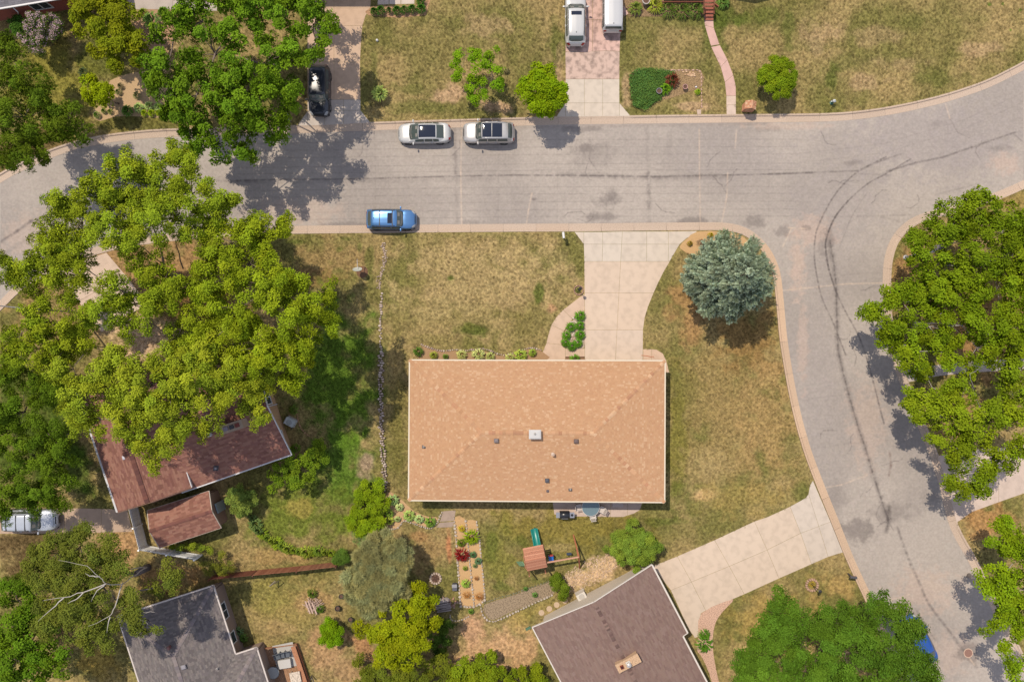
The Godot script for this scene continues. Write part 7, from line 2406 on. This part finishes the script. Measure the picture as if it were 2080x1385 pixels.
func playset() -> void:
	var wood := A(206, 140, 108)
	var tones := [A(214, 148, 116), A(204, 138, 108), A(220, 156, 124), A(196, 130, 100)]
	var root := thing("playset", "wooden climbing tower with shingled canopy, green slide and swing beam", "playset", g(1085, 1142, LAWN))
	var o := root.position
	var posts := [[1071, 1128], [1103, 1122], [1106, 1148], [1074, 1154]]
	for p in posts:
		var q := g(p[0], p[1], 0.0) - Vector3(o.x, 0, o.z)
		part(root, "post", bar(Vector3(q.x, 0, q.z), Vector3(q.x, 2.35, q.z), 0.1, 0.1), mat(A(190, 126, 98), 0.85, "wood", 0.6))
	for i in 9:
		var t := i / 8.0
		var a := g(lerpf(1070, 1073, t), lerpf(1128, 1154, t), 1.35) - o
		var b := g(lerpf(1104, 1107, t), lerpf(1122, 1148, t), 1.35) - o
		part(root, "deck_board", bar(a, b, 0.13, 0.03), mat(tones[i % 4], 0.85, "wood", 0.6))
	# canopy
	var w := g(1067, 1140, 2.9) - o
	var e := g(1107.5, 1132, 2.9) - o
	var d := (e - w).normalized()
	var n := Vector3(-d.z, 0, d.x)
	for side in [-1.0, 1.0]:
		for i in 7:
			var t := 0.02 + i * 0.145
			var off: Vector3 = n * side * t - Vector3.UP * t * 0.5
			part(root, "roof_board", bar(w + off + n * side * 0.07, e + off + n * side * 0.07, 0.15, 0.02, (Vector3.UP + n * side * 0.5).normalized()), mat(tones[(i + (2 if side > 0 else 0)) % 4], 0.85, "wood", 0.6))
	part(root, "ridge_board", bar(w + Vector3.UP * 0.03 - d * 0.05, e + Vector3.UP * 0.03 + d * 0.05, 0.08, 0.05), mat(A(190, 124, 94), 0.85))
	for k in 2:
		var p: Vector3 = [w, e][k]
		part(root, "gable_bar", bar(p - n * 1.0 - Vector3.UP * 0.55, p + n * 1.0 - Vector3.UP * 0.55, 0.07, 0.12), mat(wood, 0.85))
	for k in 5:
		var p := g(1064.5 + k * 0.4, 1130 + k * 5.4, 1.9) - o
		part(root, "rail_slat", bar(p, p - Vector3.UP * 0.6, 0.07, 0.03), mat(tones[k % 4], 0.85))
	for k in 6:
		var p := g(1070 + k * 5, 1155.5 - k * 0.9, 1.9) - o
		part(root, "rail_slat", bar(p, p - Vector3.UP * 0.6, 0.07, 0.03), mat(tones[k % 4], 0.85))
	part(root, "rail", bar(g(1069, 1156, 2.0) - o, g(1108, 1149, 2.0) - o, 0.05, 0.09), mat(wood, 0.85))
	part(root, "rail", bar(g(1063, 1129, 2.0) - o, g(1068, 1155, 2.0) - o, 0.05, 0.09), mat(wood, 0.85))
	part(root, "porch_beam", bar(g(1066, 1128, 2.3) - o, g(1088, 1119, 2.3) - o, 0.12, 0.1), mat(wood, 0.85))
	part(root, "porch_beam", bar(g(1084, 1128, 2.4) - o, g(1106, 1119, 2.4) - o, 0.16, 0.08), mat(tones[2], 0.85))
	# slide: a trough with raised rims
	var top := g(1094.5, 1124, 1.4) - o
	var foot := g(1084.5, 1073, 0.35) - o
	var st := begin()
	st.set_smooth_group(0)
	var across := Vector3(1, 0, -0.2).normalized()
	var rows: Array = []
	for i in 13:
		var t := i / 12.0
		var p := top.lerp(foot, t) + Vector3.UP * (sin(t * PI) * -0.12 + pow(t, 6.0) * 0.1)
		var row := PackedVector3Array()
		for c in [[-0.34, 0.0], [-0.33, 0.16], [-0.27, 0.17], [-0.22, 0.03], [0.0, 0.0], [0.22, 0.03], [0.27, 0.17], [0.33, 0.16], [0.34, 0.0]]:
			row.append(p + across * c[0] + Vector3.UP * c[1])
		rows.append(row)
	for i in 12:
		for c in 8:
			quad(st, rows[i][c], rows[i][c + 1], rows[i + 1][c + 1], rows[i + 1][c])
	part(root, "slide", done(st, true), mat(A(12, 140, 128), 0.35))
	part(root, "slide_support", bar(foot.lerp(top, 0.1) * Vector3(1, 0, 1), foot.lerp(top, 0.1), 0.5, 0.08), mat(A(14, 120, 110), 0.4))
	# swing beam and its trestle
	var b0 := g(1111, 1142.5, 2.3) - o
	var b1 := g(1176, 1131, 2.35) - o
	part(root, "swing_beam", bar(b0, b1, 0.12, 0.14), mat(A(222, 168, 138), 0.85, "wood", 0.6))
	var apex := b1 - Vector3.UP * 0.02
	for f in [[1164.5, 1085], [1177.5, 1155]]:
		part(root, "trestle_leg", bar(g(f[0], f[1], 0.0) - o + Vector3.UP * 0.0, apex, 0.11, 0.11), mat(A(196, 116, 84), 0.85, "wood", 0.6))
	part(root, "trestle_bar", bar((g(1164.5, 1085, 0) - o).lerp(apex, 0.45), (g(1177.5, 1155, 0) - o).lerp(apex, 0.45), 0.09, 0.09), mat(A(196, 116, 84), 0.85))
	for k in [["swing_seat", 1119.5, 1133, A(30, 120, 214)], ["swing_seat", 1156, 1125, A(56, 70, 92)]]:
		var s := part(root, k[0], box(Vector3(0.46, 0.22 if k[1] < 1130 else 0.05, 0.56 if k[1] < 1130 else 0.22), Transform3D(Basis(Vector3.UP, 0.1), g(k[1], k[2], 0.6) - o)), mat(k[3], 0.4))
		var hang := b0.lerp(b1, (k[1] - 1111) / 65.0)
		for side in [-0.2, 0.2]:
			part(s, "rope", bar(hang + d * side, g(k[1], k[2], 0.65) - o + d * side, 0.02, 0.02), mat(A(90, 96, 104), 0.6))
	part(root, "swing_back", box(Vector3(0.4, 0.36, 0.08), Transform3D(Basis(Vector3.UP, 0.1), g(1119, 1128, 0.85) - o)), mat(A(206, 70, 60), 0.4))
	part(root, "ladder", bar(g(1052, 1145, 0.1) - o, g(1064, 1145, 1.4) - o, 0.5, 0.06), mat(A(140, 180, 140), 0.6))


func patio_things() -> void:
	# barbecue
	var bbq := thing("barbecue_grill", "gas barbecue with black lid and steel shelves on the patio", "barbecue", g(1147, 1042, 0.13))
	var steel := mat(A(200, 200, 204), 0.3, "", 1.0, 0.7)
	var black := mat(Color(0.015, 0.016, 0.02), 0.3)
	part(bbq, "cabinet", box(Vector3(0.85, 0.75, 0.5), Transform3D(Basis(), Vector3(-0.05, 0.45, 0))), black)
	var st := begin()
	st.set_smooth_group(0)
	for i in 8:
		var a := PI * i / 8
		var b := PI * (i + 1) / 8
		var z0 := cos(a) * 0.3
		var z1 := cos(b) * 0.3
		var y0 := sin(a) * 0.24 + 0.84
		var y1 := sin(b) * 0.24 + 0.84
		quad(st, Vector3(-0.48, y0, z0), Vector3(0.38, y0, z0), Vector3(0.38, y1, z1), Vector3(-0.48, y1, z1))
		tri(st, Vector3(-0.48, 0.84, 0), Vector3(-0.48, y0, z0), Vector3(-0.48, y1, z1))
		tri(st, Vector3(0.38, 0.84, 0), Vector3(0.38, y1, z1), Vector3(0.38, y0, z0))
	part(bbq, "lid", done(st), black)
	part(bbq, "lid_handle", bar(Vector3(-0.36, 0.98, 0.3), Vector3(0.26, 0.98, 0.3), 0.03, 0.03), steel)
	part(bbq, "shelf", box(Vector3(0.34, 0.04, 0.5), Transform3D(Basis(), Vector3(-0.66, 0.84, 0))), steel)
	part(bbq, "shelf", box(Vector3(0.42, 0.04, 0.5), Transform3D(Basis(), Vector3(0.62, 0.84, 0))), steel)
	part(bbq, "side_burner", lathe([[0.12, 0.0], [0.12, 0.03], [0.0, 0.03]], 12, Vector3(0.62, 0.865, 0)), black)
	for x in [-0.4, 0.3]:
		part(bbq, "wheel", box(Vector3(0.05, 0.16, 0.16), Transform3D(Basis(), Vector3(x, 0.08, 0.2))), black)
	# glass table and its chairs
	var table := thing("patio_table", "round glass-topped patio table under the rear eave", "table", g(1198.5, 1027, 0.13))
	part(table, "glass_top", lathe([[0.0, 0.7], [0.78, 0.7], [0.78, 0.712], [0.0, 0.712]], 28), mat(A(120, 142, 150), 0.08))
	part(table, "rim", lathe([[0.76, 0.69], [0.82, 0.69], [0.82, 0.725], [0.785, 0.725]], 28), mat(A(226, 218, 210), 0.5))
	for i in 4:
		var a := PI / 4 + i * PI / 2
		part(table, "leg", bar(Vector3(cos(a) * 0.55, 0, sin(a) * 0.55), Vector3(cos(a) * 0.35, 0.7, sin(a) * 0.35), 0.04, 0.04), mat(A(226, 218, 210), 0.5))
	chair("white patio chair south of the glass table", g(1203, 1046, 0.13), PI + 0.15, A(226, 216, 208))
	chair("white patio chair between glass table and doormat", g(1222, 1033, 0.13), -PI / 2 - 0.5, A(220, 208, 200))
	chair("white patio chair by the barbecue side of the table", g(1176, 1028, 0.13), PI / 2 + 0.2, A(220, 208, 200))
	var doormat := thing("door_mat", "pale rectangular step outside the rear patio door", "mat", g(1255, 1024, 0.126))
	part(doormat, "mat", box(Vector3(1.0, 0.12, 0.5), Transform3D(Basis(), Vector3(0, 0.06, 0))), mat(A(222, 204, 196), 0.9, "grit", 0.5))
	# bicycle-like toy by the garage: a red hose on the corner pad
	var hose := thing("garden_hose", "orange garden hose lying on the corner pad by the eave", "hose", g(1312, 724, 0.126))
	part(hose, "coil", tube(PackedVector3Array([Vector3(-0.4, 0.02, -0.1), Vector3(0.1, 0.02, -0.06), Vector3(0.5, 0.02, 0.05), Vector3(0.7, 0.02, 0.0), Vector3(0.75, 0.02, 0.12)]), 0.025, 0.025, 6), mat(A(214, 120, 80), 0.5))
	var br := thing("board", "thin brown board edging the narrow bed by the front path", "board", g(1168, 725, 0.126))
	part(br, "plank", bar(Vector3(-0.86, 0.05, 0), Vector3(0.86, 0.05, 0), 0.05, 0.12), mat(A(130, 84, 66), 0.9))


func fences() -> void:
	# white picket fence
	var root := thing("white_fence", "white picket fence in two runs between the shed and the birch", "fence", g(300, 1115, 0))
	var o := Vector3(root.position.x, 0, root.position.z)
	var white := [Color(0.78, 0.78, 0.78), Color(0.72, 0.72, 0.73), Color(0.8, 0.8, 0.8)]
	var corners := [g(278, 1020, 0) - o, g(300, 1107, 0) - o, g(410, 1126, 0) - o]
	for k in 2:
		var a: Vector3 = corners[k]
		var b: Vector3 = corners[k + 1]
		fence_run(root, a, b, 1.75, 0.115, 0.108, white)
		for h in [0.35, 1.5]:
			part(root, "rail", bar(a + Vector3(0, h, 0), b + Vector3(0, h, 0), 0.07, 0.09), mat(white[1], 0.6))
	for p in [corners[0], corners[0].lerp(corners[1], 0.5), corners[1], corners[1].lerp(corners[2], 0.5), corners[2]]:
		part(root, "post", bar(p, p + Vector3(0, 1.9, 0), 0.14, 0.14), mat(white[2], 0.6))
	# red-brown board fence
	root = thing("board_fence", "weathered red-brown board fence between two southern back yards", "fence", g(560, 1165, 0))
	o = Vector3(root.position.x, 0, root.position.z)
	var pts := [g(437, 1166, 0) - o, g(525, 1157, 0) - o, g(612, 1149, 0) - o, g(690, 1140, 0) - o]
	var red := [[A(132, 72, 54), A(120, 66, 52), A(142, 80, 60)], [A(178, 112, 84), A(170, 104, 78), A(190, 124, 94)], [A(186, 124, 94), A(174, 114, 88), A(196, 134, 102)]]
	for k in 3:
		fence_run(root, pts[k], pts[k + 1], 1.75, 0.145, 0.138, red[k], 0.1, 0.022, 0.03)
		part(root, "rail", bar(pts[k] + Vector3(0, 1.4, 0.05), pts[k + 1] + Vector3(0, 1.4, 0.05), 0.04, 0.09), mat(red[k][1], 0.85))
		part(root, "rail", bar(pts[k] + Vector3(0, 0.5, 0.05), pts[k + 1] + Vector3(0, 0.5, 0.05), 0.04, 0.09), mat(red[k][1], 0.85))
	for p in pts:
		part(root, "post", bar(p + Vector3(0, 0, 0.08), p + Vector3(0, 1.8, 0.08), 0.1, 0.1), mat(A(120, 76, 60), 0.85))


func yard_things() -> void:
	# brush pile
	var root := thing("brush_pile", "pile of bare grey branches and planks on the southern lawn", "brush pile", g(638, 1226, LAWN))
	for i in 46:
		var a := rng.randf_range(0.7, 2.6) if i % 3 else rng.randf() * TAU
		var l := rng.randf_range(0.5, 1.3)
		var at := Vector3(jitter(0.55), rng.randf_range(0.03, 0.4), jitter(0.5))
		var d := Vector3(cos(a), jitter(0.15), sin(a)) * l * 0.5
		part(root, "branch", bar(at - d, at + d, rng.randf_range(0.02, 0.05), 0.03), mat(tinted(A(206, 176, 160), 0.14), 0.95))
	for k in [[-0.35, 0.2, 0.12], [0.0, 0.35, 0.0], [-0.6, 0.22, 0.5]]:
		part(root, "plank", bar(Vector3(k[0] - 0.1, 0.45, -0.6 + k[1]), Vector3(k[0] + 0.3, 0.35, 0.7 + k[1] * 0.4), 0.13, 0.05), mat(A(222, 190, 172), 0.9, "wood", 0.5))
	# wood stack
	root = thing("wood_pile", "stack of grey split logs beside the heap of bricks", "wood pile", g(900, 1228, LAWN), 0.2)
	for i in 22:
		var h := 0.08 + (i / 8) * 0.13
		var z := -0.55 + (i % 8) * 0.15 + (i / 8) * 0.05
		part(root, "log", tube(PackedVector3Array([Vector3(-0.62 + jitter(0.12), h, z + jitter(0.06)), Vector3(0.62 + jitter(0.12), h, z + jitter(0.08))]), 0.07, 0.06, 6), mat(tinted(A(176, 164, 160), 0.16), 0.95))
	for k in [[892, 1334, 0.32, "thick cut stump with pale top in the southern thicket"], [934, 1343, 0.26, "cut stump with a round hollow between the thickets"]]:
		var s := thing("tree_stump", k[3], "stump", g(k[0], k[1], LAWN), 0.0, "stumps")
		part(s, "bark", lathe([[k[2] * 1.3, -0.05], [k[2], 0.25], [k[2] * 0.92, 0.75]], 12), mat(A(130, 104, 92), 0.95, "soil", 0.6))
		part(s, "cut", lathe([[k[2] * 0.92, 0.75], [k[2] * 0.3, 0.77], [k[2] * 0.25, 0.7], [0.0, 0.7]], 12), mat(A(206, 176, 158), 0.9))
	root = thing("metal_bin", "small dark bin against the inner wall of the long bed", "bin", g(924, 1190, LAWN), 0.05)
	part(root, "bin_body", box(Vector3(0.42, 0.5, 0.6), Transform3D(Basis(), Vector3(0, 0.25, 0))), mat(A(96, 96, 108), 0.5))
	part(root, "lid", box(Vector3(0.46, 0.05, 0.3), Transform3D(Basis(Vector3.RIGHT, 0.1), Vector3(0, 0.53, -0.15))), mat(A(170, 168, 172), 0.4))
	root = thing("clothes_prop", "bent grey metal post throwing a shadow south of the board fence", "post", g(566, 1180, LAWN))
	part(root, "upright", bar(Vector3(0, -0.05, 0), Vector3(-0.5, 1.2, 0.1), 0.06, 0.06), mat(A(150, 136, 126), 0.7))
	part(root, "arm", bar(Vector3(-0.5, 1.2, 0.1), Vector3(0.05, 1.25, -0.4), 0.06, 0.06), mat(A(150, 136, 126), 0.7))
	# the deck of the grey house and what stands on it
	root = thing("wooden_deck", "weathered wooden deck behind the grey house", "deck", g(575, 1350, 0))
	var o := Vector3(root.position.x, 0, root.position.z)
	var a := g(536, 1317, 0.45)
	var b := g(602, 1308, 0.45)
	var s := (g(630, 1392, 0.45) - b)
	for i in 20:
		var t0 := i / 20.0
		var p := a.lerp(b, (i + 0.5) / 20.0)
		part(root, "deck_board", bar(p - o, p + s * 1.4 - o, 0.135, 0.03), mat(tinted(A(186, 142, 108), 0.1), 0.9, "wood", 0.5))
	part(root, "deck_rim", bar(b - o, b + s * 1.4 - o, 0.06, 0.3), mat(A(160, 104, 74), 0.9))
	part(root, "deck_rim", bar(a - o, b - o, 0.06, 0.3), mat(A(176, 124, 92), 0.9))
	part(root, "bench", bar(b + s * 0.02 - o + Vector3(-0.25, 0.4, 0), b + s * 1.3 - o + Vector3(-0.25, 0.4, 0), 0.42, 0.05), mat(A(196, 136, 100), 0.9, "wood", 0.5))
	no_turf([[530, 1318], [602, 1308], [640, 1420], [560, 1420]])
	root = thing("outdoor_rug", "pale grey square rug on the wooden deck", "rug", g(578, 1332, 0.5), 0.2)
	part(root, "rug", box(Vector3(1.9, 0.02, 2.2)), mat(A(206, 202, 196), 0.95, "grit", 0.5))
	root = thing("patio_table", "round dark glass table on the deck by the grey eave", "table", g(559, 1360, 0.47))
	part(root, "table_top", lathe([[0.0, 0.7], [0.55, 0.7], [0.55, 0.73], [0.0, 0.73]], 24), mat(A(186, 190, 190), 0.15))
	part(root, "rim", lathe([[0.53, 0.69], [0.57, 0.69], [0.57, 0.74], [0.54, 0.74]], 24), mat(A(90, 90, 90), 0.5))
	for i in 4:
		part(root, "leg", bar(Vector3(cos(i * 1.57) * 0.4, 0, sin(i * 1.57) * 0.4), Vector3(cos(i * 1.57) * 0.3, 0.7, sin(i * 1.57) * 0.3), 0.04, 0.04), mat(A(80, 80, 80), 0.5))
	root = thing("side_table", "white square table top at the southern end of the deck", "table", g(603, 1370, 0.47), 0.2)
	part(root, "table_top", box(Vector3(0.95, 0.05, 0.95), Transform3D(Basis(), Vector3(0, 0.6, 0))), mat(A(240, 222, 202), 0.7, "stain", 0.6))
	for i in 4:
		part(root, "leg", bar(Vector3(0.4 * (1 if i & 1 else -1), 0, 0.4 * (1 if i & 2 else -1)), Vector3(0.4 * (1 if i & 1 else -1), 0.6, 0.4 * (1 if i & 2 else -1)), 0.05, 0.05), mat(A(226, 210, 192), 0.7))
	for k in [["dark slatted deck chair nearest the house corner", 566, 1330, 0.25], ["dark slatted deck chair in the middle of the rug", 575, 1327, 0.15], ["dark slatted deck chair near the deck's outer edge", 585, 1325, 0.1]]:
		chair(k[0], g(k[1], k[2], 0.5), k[3], A(96, 104, 114))
	root = thing("storage_box", "flat pale grey box with a dark lid on the deck rug", "box", g(580, 1345, 0.5), 0.15)
	part(root, "box_body", box(Vector3(1.1, 0.4, 0.75), Transform3D(Basis(), Vector3(0, 0.2, 0))), mat(A(196, 192, 186), 0.8))
	part(root, "lid", box(Vector3(1.14, 0.04, 0.79), Transform3D(Basis(), Vector3(0, 0.42, 0))), mat(A(210, 206, 200), 0.8))
	root = thing("deck_post", "short dark rail post beside the deck's outer edge", "post", g(634, 1372, LAWN))
	part(root, "upright", bar(Vector3(0, 0, 0), Vector3(0.05, 0.9, 0), 0.07, 0.07), mat(A(90, 84, 84), 0.7))
	part(root, "foot", bar(Vector3(-0.1, 0.04, 0), Vector3(0.15, 0.04, 0.6), 0.07, 0.07), mat(A(90, 84, 84), 0.7))
	# mulch of small red bricks by the grey house
	stones("brick_edging", "red brick edging in the corner of the grey house", "stone edging", [[500, 1316], [507, 1313], [516, 1310], [519, 1318], [524, 1330]], 0.22, 0.14, 0.12, [A(206, 96, 66), A(190, 86, 60)], 0.02)
	stones("brick_edging", "red bricks lying along the shaded wall of the grey house", "stone edging", [[446, 1196], [452, 1205], [458, 1225], [470, 1262]], 0.24, 0.14, 0.1, [A(190, 92, 70), A(170, 84, 66)], 0.06)
func _ready() -> void:
	# camera, sky, sun, exposure
	var cam := Camera3D.new()
	cam.name = "camera"
	cam.fov = rad_to_deg(2.0 * atan(692.5 / F))
	cam.far = 2500.0
	cam.near = 0.5
	cam.transform = Transform3D(Basis(Vector3.RIGHT, Vector3(0, 0, -1), Vector3.UP), Vector3(0, H, 0))
	add_child(cam)
	cam.current = true
	var env := Environment.new()
	env.background_mode = Environment.BG_SKY
	var sky_mat := ProceduralSkyMaterial.new()
	sky_mat.sky_top_color = Color(0.68, 0.71, 0.8)
	sky_mat.sky_horizon_color = Color(0.9, 0.9, 0.91)
	sky_mat.sky_curve = 0.14
	sky_mat.ground_bottom_color = Color(0.34, 0.32, 0.28)
	sky_mat.ground_horizon_color = Color(0.62, 0.64, 0.66)
	sky_mat.sun_angle_max = 12.0
	var sky := Sky.new()
	sky.sky_material = sky_mat
	env.sky = sky
	env.background_energy_multiplier = 1.25
	env.tonemap_mode = Environment.TONE_MAPPER_LINEAR
	env.tonemap_exposure = 1.05
	env.sdfgi_enabled = true
	env.ssao_enabled = true
	env.ssil_enabled = true
	var we := WorldEnvironment.new()
	we.name = "world_environment"
	we.environment = env
	add_child(we)
	var sun := DirectionalLight3D.new()
	sun.name = "sun"
	sun.light_energy = 1.38
	sun.light_color = Color(1.0, 0.95, 0.87)
	sun.light_angular_distance = 0.5
	sun.shadow_enabled = true
	add_child(sun)
	var ray := Vector3(0.618 * 0.56, -1.0, 0.786 * 0.56).normalized()
	sun.look_at_from_position(Vector3(-40, 120, -50), Vector3(-40, 120, -50) + ray, Vector3.UP)

	# grains shared by the materials
	noise2d("grit", 0.09, 0.78, 1.16, 5)
	noise2d("slab", 0.012, 0.93, 1.05, 6)
	noise2d("blotch", 0.012, 0.7, 1.15, 5)
	noise2d("stain", 0.014, 0.68, 1.2, 5)
	noise2d("chips", 0.16, 0.62, 1.2, 3, FastNoiseLite.TYPE_CELLULAR)
	noise2d("gravel", 0.1, 0.55, 1.3, 4)
	noise2d("soil", 0.05, 0.6, 1.25, 5)
	noise2d("wood", 0.03, 0.8, 1.15, 4)

	make_setting()
	main_house()
	brown_house()
	shed()
	grey_house()
	bend_house()
	northern_houses()
	vehicles()
	trees()
	spruce()
	bushes()
	objects()
	turf()
